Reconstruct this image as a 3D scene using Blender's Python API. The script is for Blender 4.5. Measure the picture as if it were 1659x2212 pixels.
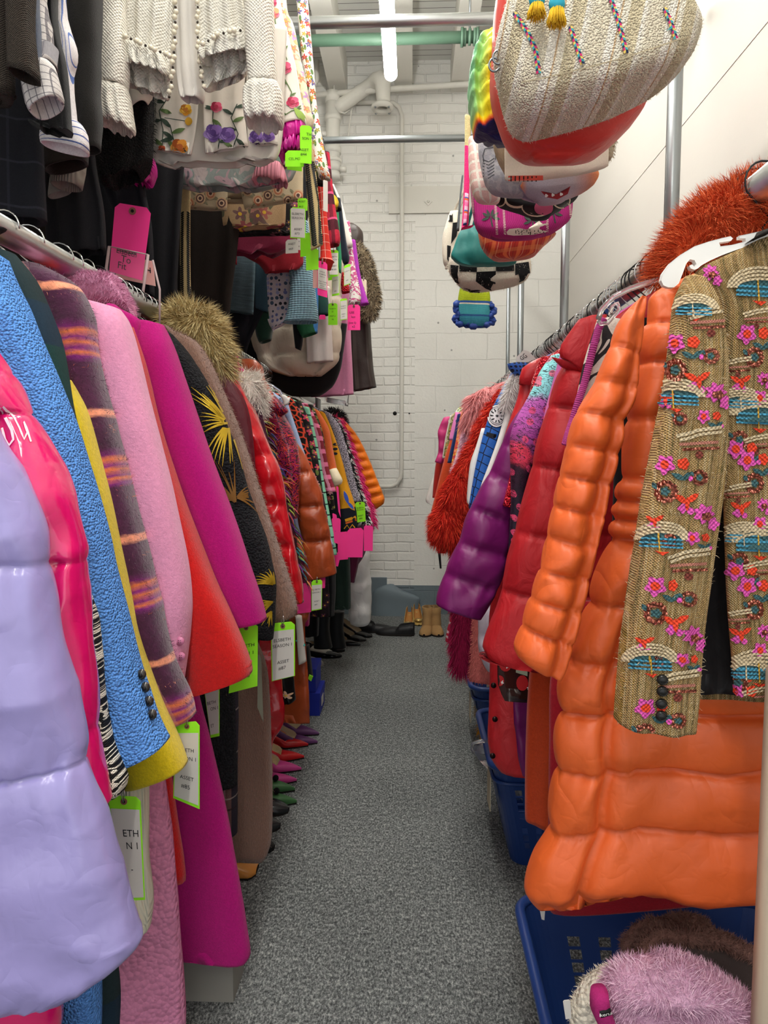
import bpy, math, random
from mathutils import Vector, noise
from mathutils.bvhtree import BVHTree
from mathutils.geometry import tessellate_polygon
PI = math.pi
S = bpy.context.scene
for o in list(bpy.data.objects): bpy.data.objects.remove(o)
COL = S.collection
# ---------------------------------------------------------------- camera
F = 1550.0; CX = 829.5; CY = 1106.0; HC = 1.30
pitch = math.atan(126 / F); yaw = math.atan(60.5 / F * math.cos(pitch))
fw = Vector((-math.sin(yaw) * math.cos(pitch), math.cos(yaw) * math.cos(pitch), -math.sin(pitch)))
rt = Vector((math.cos(yaw), math.sin(yaw), 0))
up = rt.cross(fw)
CAM = Vector((0, 0, HC))
cd = bpy.data.cameras.new('camera'); cam = bpy.data.objects.new('camera', cd); COL.objects.link(cam)
cam.location = CAM; cam.rotation_euler = fw.to_track_quat('-Z', 'Y').to_euler()
cd.sensor_fit = 'VERTICAL'; cd.sensor_height = 36; cd.sensor_width = 27; cd.lens = 36 * F / 2212
cd.clip_start = .05
S.camera = cam
# ---------------------------------------------------------------- world, exposure
S.view_settings.view_transform = 'Standard'; S.view_settings.look = 'None'
S.view_settings.gamma = 1; S.view_settings.use_curve_mapping = False
S.view_settings.exposure = 0.12
wd = bpy.data.worlds.new('world'); S.world = wd; wd.use_nodes = True
wd.node_tree.nodes['Background'].inputs[0].default_value = (.95, .97, 1, 1)
wd.node_tree.nodes['Background'].inputs[1].default_value = 1.1  # added fill light, entering where the room is left open behind the camera
TUBE_E = 92.0
# tube lamps: (x, y) of the near end, z ; all run along the aisle
TUBES = [(-.13, 3.17, 3.50), (-.13, 1.45, 3.50), (-.13, -.35, 3.50), (-.13, -2.1, 3.50)]
# ---------------------------------------------------------------- helpers
def ray(px, py): return fw + rt * ((px - CX) / F) + up * ((CY - py) / F)
def P(px, py, Y):
    d = ray(px, py); return CAM + d * (Y / d.y)
def PZ(px, py, z=0.0):
    d = ray(px, py); return CAM + d * ((z - HC) / d.z)
def hx(h, k=1.0):
    h = h.lstrip('#'); r = []
    for i in (0, 2, 4):
        c = int(h[i:i+2], 16) / 255
        r.append(min(1, (c / 12.92 if c <= .04045 else ((c + .055) / 1.055) ** 2.4) * k))
    return (*r, 1)
def tag(o, label=None, cat=None, group=None, kind=None):
    if label: o['label'] = label
    if cat: o['category'] = cat
    if group: o['group'] = group
    if kind: o['kind'] = kind
    return o
def thing(name, label, cat, loc, group=None):
    o = bpy.data.objects.new(name, None); COL.objects.link(o)
    o.location = loc; o.empty_display_size = .02; o['org'] = list(loc)
    return tag(o, label, cat, group)
class MB:
    def __init__(s): s.subs = []; s.V = []; s.F = []; s.I = []; s.U = []; s.M = []; s.sm = True
    def mi(s, m):
        if m not in s.M: s.M.append(m)
        return s.M.index(m)
    def add(s, V, Fc, m, U=None):
        b = len(s.V); s.V += [Vector(v) for v in V]
        s.U += U if U else [(v[0], v[2]) for v in V]
        i = s.mi(m)
        for f in Fc: s.F.append(tuple(b + k for k in f)); s.I.append(i)
        return s
    def box(s, a, b, m):
        x0, y0, z0 = a; x1, y1, z1 = b
        V = [(x, y, z) for z in (z0, z1) for y in (y0, y1) for x in (x0, x1)]
        return s.add(V, [(0, 2, 3, 1), (4, 5, 7, 6), (0, 1, 5, 4), (2, 6, 7, 3), (0, 4, 6, 2), (1, 3, 7, 5)], m)
    def tube(s, pts, r, m, n=8, closed=False):
        pts = [Vector(p) for p in pts]; k = len(pts); V = []; U = []; nrm = None
        for i, p in enumerate(pts):
            if closed: t = pts[(i + 1) % k] - pts[i - 1]
            else: t = pts[min(i + 1, k - 1)] - pts[max(i - 1, 0)]
            if t.length < 1e-9: t = Vector((0, 0, 1))
            t.normalize()
            if nrm is None: nrm = t.orthogonal().normalized()
            nrm = (nrm - t * nrm.dot(t)); nrm = nrm.normalized() if nrm.length > 1e-6 else t.orthogonal().normalized()
            bn = t.cross(nrm); rr = r[i] if isinstance(r, (list, tuple)) else r
            for j in range(n):
                a = 2 * PI * j / n; V.append(p + nrm * math.cos(a) * rr + bn * math.sin(a) * rr); U.append((j / n, i * .02))
        Fc = [(i * n + j, i * n + (j + 1) % n, (i + 1) * n + (j + 1) % n, (i + 1) * n + j) for i in range(k - 1) for j in range(n)]
        if closed: Fc += [((k - 1) * n + j, (k - 1) * n + (j + 1) % n, (j + 1) % n, j) for j in range(n)]
        else: Fc += [tuple(range(n))[::-1], tuple(range((k - 1) * n, k * n))]
        return s.add(V, Fc, m, U)
    def ball(s, c, r, m, n=12, q=None):
        if not isinstance(r, (tuple, list)): r = (r, r, r)
        V = []; k = n // 2
        for i in range(k + 1):
            th = PI * i / k
            for j in range(n):
                a = 2 * PI * j / n
                V.append((c[0] + r[0] * math.sin(th) * math.cos(a), c[1] + r[1] * math.sin(th) * math.sin(a), c[2] + r[2] * math.cos(th)))
        Fc = [(i * n + j, (i + 1) * n + j, (i + 1) * n + (j + 1) % n, i * n + (j + 1) % n) for i in range(k) for j in range(n)]
        return s.add(V, Fc, m)
    def prism(s, pts3, dirv, m):
        pts3 = [Vector(p) for p in pts3]; n = len(pts3); d = Vector(dirv)
        V = pts3 + [p + d for p in pts3]
        tr = tessellate_polygon([pts3])
        Fc = [tuple(t) for t in tr] + [tuple(n + k for k in reversed(t)) for t in tr] + [(i, (i + 1) % n, n + (i + 1) % n, n + i) for i in range(n)]
        s.sm = False
        return s.add(V, Fc, m)
    def loft(s, st, Y, th, m, step=.014, n=28, e=.75, puff=None, pinch=.4, fold=0.0, fk=2.5, seed=0, wr=0.0, wf=18.0, vs=None, hem=0.0, rib=0, open_end=True, lip=None, plan=False):
        if puff and len(st) > 6: step = min(step, .0045 * max(1, Y))
        c = []
        for q in st:
            dy = q[5] if len(q) > 5 else 0
            L = P(q[0], q[1], Y + dy); R = P(q[2], q[3], Y + dy); t = q[4] if len(q) > 4 and q[4] else 1.0
            c.append([*L, *R, t, (q[1] + q[3]) / 2])
        if len(c) == 1: c.append(c[0])
        out = []
        def seg(i):
            a = Vector(c[i][:3]) + Vector(c[i][3:6]); b = Vector(c[i+1][:3]) + Vector(c[i+1][3:6]); return (b - a).length / 2
        for i in range(len(c) - 1):
            p0 = c[max(i-1, 0)]; p1 = c[i]; p2 = c[i+1]; p3 = c[min(i+2, len(c)-1)]
            k = max(2, int(seg(i) / step))
            for j in range(k):
                t = j / k
                out.append([.5 * (2*b + (-a + cc)*t + (2*a - 5*b + 4*cc - d)*t*t + (-a + 3*b - 3*cc + d)*t*t*t) for a, b, cc, d in zip(p0, p1, p2, p3)])
        out.append(c[-1])
        V = []; U = []; N = len(out); ln = 0; prev = None
        for i, q in enumerate(out):
            L = Vector(q[:3]); R = Vector(q[3:6]); C = (L + R) / 2; h = (R - L) / 2; W = max(h.length, 1e-4)
            if prev is not None: ln += (C - prev).length
            prev = C; vf = i / (N - 1)
            t = min(th, W * 1.1 + .004) * q[6]; g = 1; sd = 1
            if puff:
                pp = sorted(puff); py = q[7]; lo = max([x for x in pp if x <= py], default=pp[0] - 80); hi = min([x for x in pp if x > py], default=pp[-1] + 80)
                fr = (py - lo) / max(hi - lo, 1e-3); g = max(0, math.sin(PI * min(max(fr, 0), 1))) ** .42
                sd = 1 - math.sin(PI * min(max(fr, 0), 1))
            gv = 0
            if puff: gv = .16 * math.exp(-(min(py - lo, hi - py) / 3.5) ** 2)
            tt = t * (1 - pinch * (1 - g) - gv); ww = 1 - .06 * (1 - g) * (1 if puff else 0)
            hd = h / W
            for j in range(n):
                a = 2 * PI * j / n; ca = math.cos(a); sa = -math.sin(a)
                x = math.copysign(abs(ca) ** e, ca); y = math.copysign(abs(sa) ** e, sa)
                T = tt
                if vs:
                    for v0 in vs:
                        T *= 1 - .55 * math.exp(-((x - v0) * W / .012) ** 2)
                dx = 0; dyv = 0
                if wr:
                    nz = noise.noise(Vector((x * W * wf, ln * wf, seed + (3 if y > 0 else 0))))
                    nz2 = 1 - 2 * abs(noise.noise(Vector((x * W * wf * .8 + ln * wf * .5, ln * wf * .45 - x * W * wf * .3, seed + 7.7))))
                    am = wr * (.6 * nz + .7 * (nz2 - .5))
                    if puff: am += wr * 1.1 * sd * noise.noise(Vector((x * W * wf * 4.5, ln * 8, seed + 9)))
                    dyv += am * (1 if y > 0 else -1) * min(1, abs(y) * 2); dx += am * x * .22
                if fold:
                    dyv += fold * min(1, vf * 1.6 + .15) * math.sin(fk * PI * x + seed * 1.7 + .8 * noise.noise(Vector((x, ln * 2, seed))))
                if rib: dyv += .0015 * math.sin(x * rib) * (1 if y > 0 else -1)
                z = 0
                if hem: z = -hem * math.sin(fk * PI * x + seed) * vf ** 4
                V.append(C + hd * (W * ww * x + dx) + Vector((0, 1, 0)) * (T * y + dyv) + Vector((0, 0, z)))
                U.append((V[-1].x, V[-1].z) if plan else (x * W, -ln))
        Fc = [(i*n + j, i*n + (j+1) % n, (i+1)*n + (j+1) % n, (i+1)*n + j) for i in range(N-1) for j in range(n)]
        # top cap
        tc = sum((V[j] for j in range(n)), Vector()) / n; V.append(tc + Vector((0, 0, .004))); U.append((0, 0))
        Fc += [(len(V)-1, (j+1) % n, j) for j in range(n)]
        # bottom: turned-in hem, then closed inside
        b0 = (N-1) * n; bc = sum((V[b0+j] for j in range(n)), Vector()) / n
        upv = (Vector(out[-2][:3]) + Vector(out[-2][3:6])) / 2 - (Vector(out[-1][:3]) + Vector(out[-1][3:6])) / 2
        upv = upv.normalized() if upv.length > 0 else Vector((0, 0, 1))
        k0 = len(V)
        lst = [(.9, 0), (.86, .03)] if open_end else [(.94, -.004), (.8, -.009), (.6, -.012), (.35, -.014), (.12, -.015)]
        for sc, lift in lst:
            for j in range(n):
                V.append(bc + (V[b0+j] - bc) * sc + upv * lift); U.append((V[-1].x, V[-1].z) if plan else U[b0+j])
        rr = [b0] + [k0 + n*i for i in range(len(lst))]
        for r0, r1 in zip(rr, rr[1:]):
            Fc += [(r0+j, r0+(j+1) % n, r1+(j+1) % n, r1+j) for j in range(n)]
        Fc.append(tuple(rr[-1] + j for j in range(n)))
        s.add(V, Fc, m, U)
        return s
    def bvh(s): s._b = BVHTree.FromPolygons([tuple(v) for v in s.V], s.F); s._n = len(s.F); return s
    def hit(s, px, py, off):
        if not hasattr(s, '_b'): s.bvh()
        d = ray(px, py).normalized(); loc, nrm, i, dist = s._b.ray_cast(CAM, d)
        if loc is None: return None
        if nrm.dot(d) > 0: nrm = -nrm
        return loc + nrm * off
    def decal(s, poly, m, off=.0015, rings=None):
        if not hasattr(s, '_b'): s.bvh()
        n = len(poly); cx = sum(p[0] for p in poly) / n; cy = sum(p[1] for p in poly) / n
        R = max(math.hypot(p[0]-cx, p[1]-cy) for p in poly); k = rings or max(1, min(5, int(R / 6)))
        pts = [s.hit(cx, cy, off)]
        for r in range(1, k+1): pts += [s.hit(cx + (p[0]-cx)*r/k, cy + (p[1]-cy)*r/k, off) for p in poly]
        Fc = [(0, 1+j, 1+(j+1) % n) for j in range(n)]
        for r in range(k-1): Fc += [(1+r*n+j, 1+(r+1)*n+j, 1+(r+1)*n+(j+1) % n, 1+r*n+(j+1) % n) for j in range(n)]
        good = []
        for f in Fc:
            if all(pts[i] is not None for i in f):
                ys = [pts[i].y for i in f]
                if max(ys) - min(ys) < .06: good.append(f)
        idx = {}; V = []
        for f in good:
            for i in f:
                if i not in idx: idx[i] = len(V); V.append(pts[i])
        s.add(V, [tuple(idx[i] for i in f) for f in good], m)
    def line(s, pts, w, m, off=.0018, sub=10):
        P2 = []
        for (x0, y0), (x1, y1) in zip(pts, pts[1:]):
            k = max(1, int(math.hypot(x1-x0, y1-y0) / sub)); P2 += [(x0+(x1-x0)*i/k, y0+(y1-y0)*i/k) for i in range(k)]
        P2.append(pts[-1]); V = []; Q = []
        if not hasattr(s, '_b'): s.bvh()
        for i, (x, y) in enumerate(P2):
            a = P2[max(0, i-1)]; b = P2[min(len(P2)-1, i+1)]; dx, dy = b[0]-a[0], b[1]-a[1]; l = math.hypot(dx, dy) or 1
            wi = w if not isinstance(w, tuple) else w[0] + (w[1]-w[0]) * i / max(1, len(P2)-1)
            Q.append((s.hit(x - dy/l*wi/2, y + dx/l*wi/2, off), s.hit(x + dy/l*wi/2, y - dx/l*wi/2, off)))
        for a, b in zip(Q, Q[1:]):
            if None in a or None in b: continue
            if (a[0]-b[0]).length > .08: continue
            s.add([a[0], a[1], b[1], b[0]], [(0, 1, 2, 3)], m)
    def fur(s, n, ln, w, m, grav=.6, seed=1, src=None, rnd=.5, alt=None, lift=1.0):
        rg = random.Random(seed)
        V, Fc = (s.V, s.F) if src is None else src
        V = list(V); Fc = list(Fc); ar = []; tot = 0
        for f in Fc:
            if len(f) > 4: ar.append(tot); continue
            a = (V[f[1]] - V[f[0]]).cross(V[f[2]] - V[f[0]]).length / 2
            if len(f) == 4: a += (V[f[2]] - V[f[0]]).cross(V[f[3]] - V[f[0]]).length / 2
            tot += a; ar.append(tot)
        import bisect
        vol = sum(V[f[0]].dot(V[f[1]].cross(V[f[2]])) + (V[f[0]].dot(V[f[2]].cross(V[f[3]])) if len(f) == 4 else 0) for f in Fc if len(f) < 5)
        flip = vol < 0
        cols = [m] + (alt or []); NV = {k: ([], []) for k in range(len(cols))}
        for _ in range(n):
            i = min(bisect.bisect(ar, rg.random() * tot), len(Fc)-1); f = Fc[i]
            if len(f) > 4: continue
            a, b = rg.random(), rg.random()
            if len(f) == 4:
                p = V[f[0]]*(1-a)*(1-b) + V[f[1]]*a*(1-b) + V[f[2]]*a*b + V[f[3]]*(1-a)*b
                nr = (V[f[2]] - V[f[0]]).cross(V[f[3]] - V[f[1]])
            else:
                if a+b > 1: a, b = 1-a, 1-b
                p = V[f[0]]*(1-a-b) + V[f[1]]*a + V[f[2]]*b; nr = (V[f[1]] - V[f[0]]).cross(V[f[2]] - V[f[0]])
            if nr.length < 1e-12: continue
            nr.normalize()
            if flip: nr = -nr
            rv = Vector((rg.uniform(-1, 1), rg.uniform(-1, 1), rg.uniform(-1, 1)))
            cl = Vector((noise.noise(p*25), noise.noise(p*25+Vector((9, 0, 0))), noise.noise(p*25+Vector((0, 9, 0)))))
            d = (nr*lift + Vector((0, 0, -grav)) + rv*rnd*.5 + cl*rnd*1.4).normalized()
            l = ln * rg.uniform(.6, 1.15); d2 = (d + Vector((0, 0, -grav*.7)) + rv*rnd*.5).normalized()
            sd = d.cross(rv).normalized() * w
            q = p + d*l*.5; e = q + d2*l*.5
            k = rg.randrange(len(cols)); A, B = NV[k]; o = len(A)
            A += [p - sd, p + sd, q + sd*.7, q - sd*.7, e]; B += [(o, o+1, o+2, o+3), (o+3, o+2, o+4)]
        for k, (A, B) in NV.items():
            if A: s.add(A, B, cols[k])
        return s
    def build(s, name, parent=None, label=None, smooth=None):
        me = bpy.data.meshes.new(name)
        org = Vector(parent['org']) if parent is not None and 'org' in parent else (Vector((0, 0, 0)) if parent is None else Vector(ROOT(parent)))
        if parent is None:
            z = min(v.z for v in s.V); cx = sum(v.x for v in s.V)/len(s.V); cy = sum(v.y for v in s.V)/len(s.V); org = Vector((cx, cy, z))
        me.from_pydata([v - org for v in s.V], [], s.F)
        for m in s.M: me.materials.append(m)
        me.polygons.foreach_set('material_index', s.I)
        sm = s.sm if smooth is None else smooth
        me.polygons.foreach_set('use_smooth', [sm] * len(s.F))
        uv = me.uv_layers.new(name='UVMap'); li = [0] * len(me.loops); me.loops.foreach_get('vertex_index', li)
        fl = []
        for i in li: fl += [s.U[i][0], s.U[i][1]]
        uv.data.foreach_set('uv', fl); me.validate(); me.update()
        o = bpy.data.objects.new(name, me); COL.objects.link(o)
        if parent is not None: o.parent = parent
        else: o.location = org
        if label: o['label'] = label
        for nm_, mb_ in getattr(s, 'subs', []): mb_.build(nm_, o)
        return o
def ROOT(o):
    while o.parent is not None: o = o.parent
    return o.get('org', list(o.location))
def single(name, label, cat, mb, group=None, smooth=None):
    o = mb.build(name, None, smooth=smooth); return tag(o, label, cat, group)
def struct(name, mb, smooth=False):
    o = mb.build(name, None, smooth=smooth); o['kind'] = 'structure'; return o
_tx = {}
def text2d(t):
    if t not in _tx:
        cu = bpy.data.curves.new('t', 'FONT'); cu.body = t; cu.size = 1; cu.resolution_u = 3
        ob = bpy.data.objects.new('t', cu); COL.objects.link(ob); dg = bpy.context.evaluated_depsgraph_get()
        me = bpy.data.meshes.new_from_object(ob.evaluated_get(dg))
        V = [(v.co.x, v.co.y) for v in me.vertices]; Fc = [tuple(p.vertices) for p in me.polygons]
        bpy.data.objects.remove(ob); bpy.data.curves.remove(cu); bpy.data.meshes.remove(me)
        x0 = min((v[0] for v in V), default=0); x1 = max((v[0] for v in V), default=1)
        _tx[t] = ([(v[0]-x0, v[1]) for v in V], Fc, x1-x0)
    return _tx[t]
def circ(cx, cy, rx, ry=None, n=14, rot=0, pet=0, pa=.3, k=1):
    ry = ry or rx; o = []
    for i in range(n*(2 if pet else 1)):
        a = 2*PI*i/(n*(2 if pet else 1)); r = 1 - pa*(.5 - .5*math.cos(pet*a)) if pet else 1
        x, y = rx*r*math.cos(a), ry*r*math.sin(a); o.append((cx + x*math.cos(rot) - y*math.sin(rot), cy + x*math.sin(rot) + y*math.cos(rot)))
    return o
def leaf(cx, cy, l, w, rot):
    o = []
    for t in (-1, -.6, -.2, .2, .6, 1): o.append((t*l, -w*(1-t*t)))
    for t in (.6, .2, -.2, -.6): o.append((t*l, w*(1-t*t)))
    return [(cx + x*math.cos(rot) - y*math.sin(rot), cy + x*math.sin(rot) + y*math.cos(rot)) for x, y in o]
# ---------------------------------------------------------------- materials
class NT:
    def __init__(s, nt): s.nt = nt; s.L = nt.links
    def n(s, t, **k):
        nd = s.nt.nodes.new('ShaderNode' + t)
        for a, b in k.items(): setattr(nd, a, b)
        return nd
    def put(s, sock, v):
        if isinstance(v, bpy.types.NodeSocket): s.L.new(v, sock)
        elif isinstance(v, tuple) and sock.type == 'VECTOR': sock.default_value = v[:3]
        else: sock.default_value = v
    def m(s, op, a, b=None, c=None):
        nd = s.n('Math', operation=op); s.put(nd.inputs[0], a)
        if b is not None: s.put(nd.inputs[1], b)
        if c is not None: s.put(nd.inputs[2], c)
        return nd.outputs[0]
    def mix(s, f, a, b):
        nd = s.n('Mix', data_type='RGBA'); s.put(nd.inputs[0], f); s.put(nd.inputs[6], a); s.put(nd.inputs[7], b); return nd.outputs[2]
    def uv(s, obj=False):
        if obj: return s.n('TexCoord').outputs['Object']
        return s.n('TexCoord').outputs['UV']
    def sep(s, v): nd = s.n('SeparateXYZ'); s.L.new(v, nd.inputs[0]); return nd.outputs
    def comb(s, x, y, z=0): nd = s.n('CombineXYZ'); s.put(nd.inputs[0], x); s.put(nd.inputs[1], y); s.put(nd.inputs[2], z); return nd.outputs[0]
    def sc(s, v, k):
        nd = s.n('VectorMath', operation='MULTIPLY'); s.put(nd.inputs[0], v); nd.inputs[1].default_value = k if isinstance(k, tuple) else (k, k, k); return nd.outputs[0]
    def noise(s, v, scale, det=3, rough=.5, dist=0):
        nd = s.n('TexNoise'); s.put(nd.inputs['Vector'], v); nd.inputs['Scale'].default_value = scale; nd.inputs['Detail'].default_value = det
        nd.inputs['Roughness'].default_value = rough; nd.inputs['Distortion'].default_value = dist; return nd.outputs[0]
    def vor(s, v, scale, rnd=1, feat='F1', dim='2D', sm=None):
        nd = s.n('TexVoronoi', feature=feat, voronoi_dimensions=dim); s.put(nd.inputs['Vector'], v); nd.inputs['Scale'].default_value = scale
        nd.inputs['Randomness'].default_value = rnd; return nd
    def ramp(s, f, stops, interp='LINEAR'):
        nd = s.n('ValToRGB'); r = nd.color_ramp; r.interpolation = interp; s.put(nd.inputs[0], f)
        while len(r.elements) < len(stops): r.elements.new(.5)
        for e, (p, c) in zip(r.elements, stops): e.position = p; e.color = hx(c) if isinstance(c, str) else c
        return nd.outputs[0]
_mc = {}
def M(key, col='888888', rough=.85, tex='wool', bs=1.0, bump=.3, sheen=0.0, coat=0.0, metal=0.0, var=.12, pat=None, trans=0.0, alpha=1.0, spec=.3, k=1.0, emit=0):
    if key in _mc: return _mc[key]
    m = bpy.data.materials.new(key); m.use_nodes = True; t = NT(m.node_tree); b = m.node_tree.nodes['Principled BSDF']
    uv = t.uv(); base = hx(col, k) if pat is None else pat(t, uv)
    ob = t.uv(True)
    if tex in ('wool', 'knit', 'boucle', 'fur', 'tweed'):
        f = t.noise(ob, 260*bs if tex != 'boucle' else 120*bs, 3, .7)
        f2 = t.noise(ob, 9, 2)
        v = t.m('ADD', t.m('MULTIPLY', t.m('SUBTRACT', f, .5), var*5), t.m('ADD', t.m('MULTIPLY', t.m('SUBTRACT', f2, .5), var*.8), 1.0))
        nd = t.n('VectorMath', operation='SCALE'); t.put(nd.inputs[0], base); t.put(nd.inputs['Scale'], v); base = nd.outputs[0]
    t.put(b.inputs['Base Color'], base)
    h = None
    if tex == 'wool': h = t.noise(ob, 420*bs, 4, .7); d = .0022
    elif tex == 'fur': h = t.noise(t.sc(ob, (1, 1, .3)), 300*bs, 3, .6); d = .006
    elif tex == 'boucle':
        vn = t.vor(t.sc(ob, 1.0), 210*bs, 1, dim='3D'); h = t.m('SUBTRACT', 1.0, vn.outputs['Distance']); d = .006
    elif tex == 'knit':
        o = t.sep(uv); h = t.m('ADD', t.m('SINE', t.m('MULTIPLY', o[1], 1300*bs)), t.m('SINE', t.m('MULTIPLY', o[0], 900*bs))); d = .0012
    elif tex == 'tweed':
        o = t.sep(uv); a = t.m('SINE', t.m('MULTIPLY', o[0], 1900*bs)); c = t.m('SINE', t.m('MULTIPLY', o[1], 1900*bs))
        h = t.m('ADD', t.m('MULTIPLY', a, c), t.m('MULTIPLY', t.noise(ob, 300, 3), 2.5)); d = .0012
    elif tex == 'nylon': h = t.noise(t.sc(ob, (1, 1, .6)), 22*bs, 4, .55, .8); d = .007
    elif tex == 'crinkle':
        h = t.m('ADD', t.m('ABSOLUTE', t.m('SUBTRACT', t.noise(t.sc(ob, (1, 1, .7)), 9*bs, 2, .4, .8), .5)), t.m('MULTIPLY', t.m('ABSOLUTE', t.m('SUBTRACT', t.noise(ob, 28*bs, 2, .4, .6), .5)), .22)); d = .012
    elif tex == 'leather': h = t.noise(ob, 160*bs, 3, .6); d = .001
    elif tex == 'brushed': h = t.noise(t.sc(ob, (1, 1, .05)), 90, 3, .6); d = .0006
    elif tex == 'rib': o = t.sep(uv); h = t.m('SINE', t.m('MULTIPLY', o[0], 1100*bs)); d = .002
    if h is not None:
        bn = t.n('Bump'); t.put(bn.inputs['Height'], h); bn.inputs['Distance'].default_value = d; bn.inputs['Strength'].default_value = min(1, bump*2.2)
        t.L.new(bn.outputs[0], b.inputs['Normal'])
    b.inputs['Roughness'].default_value = rough; b.inputs['Metallic'].default_value = metal
    b.inputs['Specular IOR Level'].default_value = spec
    b.inputs['Sheen Weight'].default_value = sheen; b.inputs['Coat Weight'].default_value = coat; b.inputs['Coat Roughness'].default_value = .08
    b.inputs['Transmission Weight'].default_value = trans; b.inputs['Alpha'].default_value = alpha
    if emit: b.inputs['Emission Color'].default_value = hx(col); b.inputs['Emission Strength'].default_value = emit
    _mc[key] = m; return m
def wool(key, c="808080", **k): return M(key, c, **{**dict(rough=.95, tex='wool', sheen=.15, spec=.15), **k})
def nylon(key, c="808080", **k): return M(key, c, **{**dict(rough=.42, tex='nylon', bump=.35, spec=.5), **k})
def satin(key, c="808080", **k): return M(key, c, **{**dict(rough=.5, tex='nylon', bs=.6, bump=.2, spec=.4), **k})
def fabric(key, c="808080", **k): return M(key, c, **{**dict(rough=.85, tex='tweed', bump=.15, var=.05, spec=.2), **k})
def plain(key, c, **k): return M(key, c, **{**dict(rough=.5, tex='none'), **k})
def metalm(key, c, **k): return M(key, c, **{**dict(rough=.32, tex='brushed', metal=1, bump=.2), **k})
# patterns
def p_floral(base, cols, leafc='3f6b3a', s=22, R=.42, ls=None, petals=5, core='e8c040', leafR=.5):
    def f(t, uv):
        c = hx(base)
        wv = t.n('TexNoise'); t.put(wv.inputs['Vector'], uv); wv.inputs['Scale'].default_value = 30
        # leaves: stretched cells
        lv = t.vor(t.sc(uv, (1.0, .45, 1)), (ls or s*1.7), 1)
        lm = t.m('LESS_THAN', lv.outputs['Distance'], leafR*.5)
        lr = t.m('GREATER_THAN', t.sep(lv.outputs['Color'])[0], .35)
        c = t.mix(t.m('MULTIPLY', lm, lr), c, hx(leafc))
        v = t.vor(uv, s, 1); pos = v.outputs['Position']
        sb = t.n('VectorMath', operation='SUBTRACT'); t.L.new(t.sc(uv, s), sb.inputs[0]); t.L.new(t.sc(pos, s), sb.inputs[1])
        o = t.sep(sb.outputs[0]); ang = t.m('ARCTAN2', o[1], o[0])
        cr = t.sep(v.outputs['Color'])
        rad = t.m('MULTIPLY', t.m('ADD', .72, t.m('MULTIPLY', .28, t.m('COSINE', t.m('ADD', t.m('MULTIPLY', ang, float(petals)), t.m('MULTIPLY', cr[2], 6.28))))), t.m('MULTIPLY', R, t.m('ADD', .6, t.m('MULTIPLY', cr[1], .6))))
        mask = t.m('LESS_THAN', v.outputs['Distance'], rad)
        n = len(cols); fc = t.ramp(cr[0], [(i/n, cols[i]) for i in range(n)], 'CONSTANT')
        sh = t.m('MULTIPLY', v.outputs['Distance'], 1/R)
        fc = t.mix(t.m('MULTIPLY', t.m('SUBTRACT', 1.0, sh), .45), fc, (.25, .05, .12, 1))
        c = t.mix(mask, c, fc)
        c = t.mix(t.m('LESS_THAN', v.outputs['Distance'], R*.17), c, hx(core))
        return c
    return f
def p_dots(base, cols, s=40, R=.3, rnd=.6):
    def f(t, uv):
        v = t.vor(uv, s, rnd); cr = t.sep(v.outputs['Color']); n = len(cols)
        return t.mix(t.m('LESS_THAN', v.outputs['Distance'], t.m('MULTIPLY', R, t.m('ADD', .55, t.m('MULTIPLY', cr[1], .6)))), hx(base), t.ramp(cr[0], [(i/n, cols[i]) for i in range(n)], 'CONSTANT'))
    return f
def p_stripes(period, stops, axis=0, wob=0.0, interp='CONSTANT', skew=0.0):
    def f(t, uv):
        o = t.sep(uv); c = o[axis]
        if skew: c = t.m('ADD', c, t.m('MULTIPLY', o[1-axis], skew))
        if wob: c = t.m('ADD', c, t.m('MULTIPLY', t.noise(uv, 8, 2), wob))
        return t.ramp(t.m('FRACT', t.m('ADD', t.m('DIVIDE', c, period), 10.0)), stops, interp)
    return f
def p_plaid(base, lines, soft=0.0):
    # lines: (axis, period, offset, width, colour, opacity)
    def f(t, uv):
        u = uv
        if soft:
            nd = t.n('TexNoise'); t.put(nd.inputs['Vector'], uv); nd.inputs['Scale'].default_value = 60; nd.inputs['Detail'].default_value = 4
            vm = t.n('VectorMath', operation='MULTIPLY_ADD'); t.L.new(nd.outputs[1], vm.inputs[0]); vm.inputs[1].default_value = (soft, soft, 0); t.L.new(uv, vm.inputs[2]); u = vm.outputs[0]
        o = t.sep(u); c = hx(base)
        for ax, per, off, w, cl, op in lines:
            fr = t.m('FRACT', t.m('ADD', t.m('DIVIDE', t.m('ADD', o[ax], off), per), 20.0))
            c = t.mix(t.m('MULTIPLY', t.m('LESS_THAN', fr, w/per), op), c, hx(cl))
        return c
    return f
def p_cells(base, edge, s=30, w=.08, feat='DISTANCE_TO_EDGE', cols=None):
    def f(t, uv):
        v = t.vor(uv, s, .9, feat); c = hx(base)
        if cols:
            v2 = t.vor(uv, s, .9); c = t.ramp(t.sep(v2.outputs['Color'])[0], [(i/len(cols), q) for i, q in enumerate(cols)], 'CONSTANT')
        return t.mix(t.m('LESS_THAN', v.outputs['Distance'], w), c, hx(edge))
    return f
def p_swirl(cols, s=14, dist=2.5, stretch=(1, 1, 1)):
    def f(t, uv):
        n = len(cols); return t.ramp(t.noise(t.sc(uv, stretch), s, 2, .5, dist), [(.25 + .5*i/n, c) for i, c in enumerate(cols)], 'CONSTANT')
    return f
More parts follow.
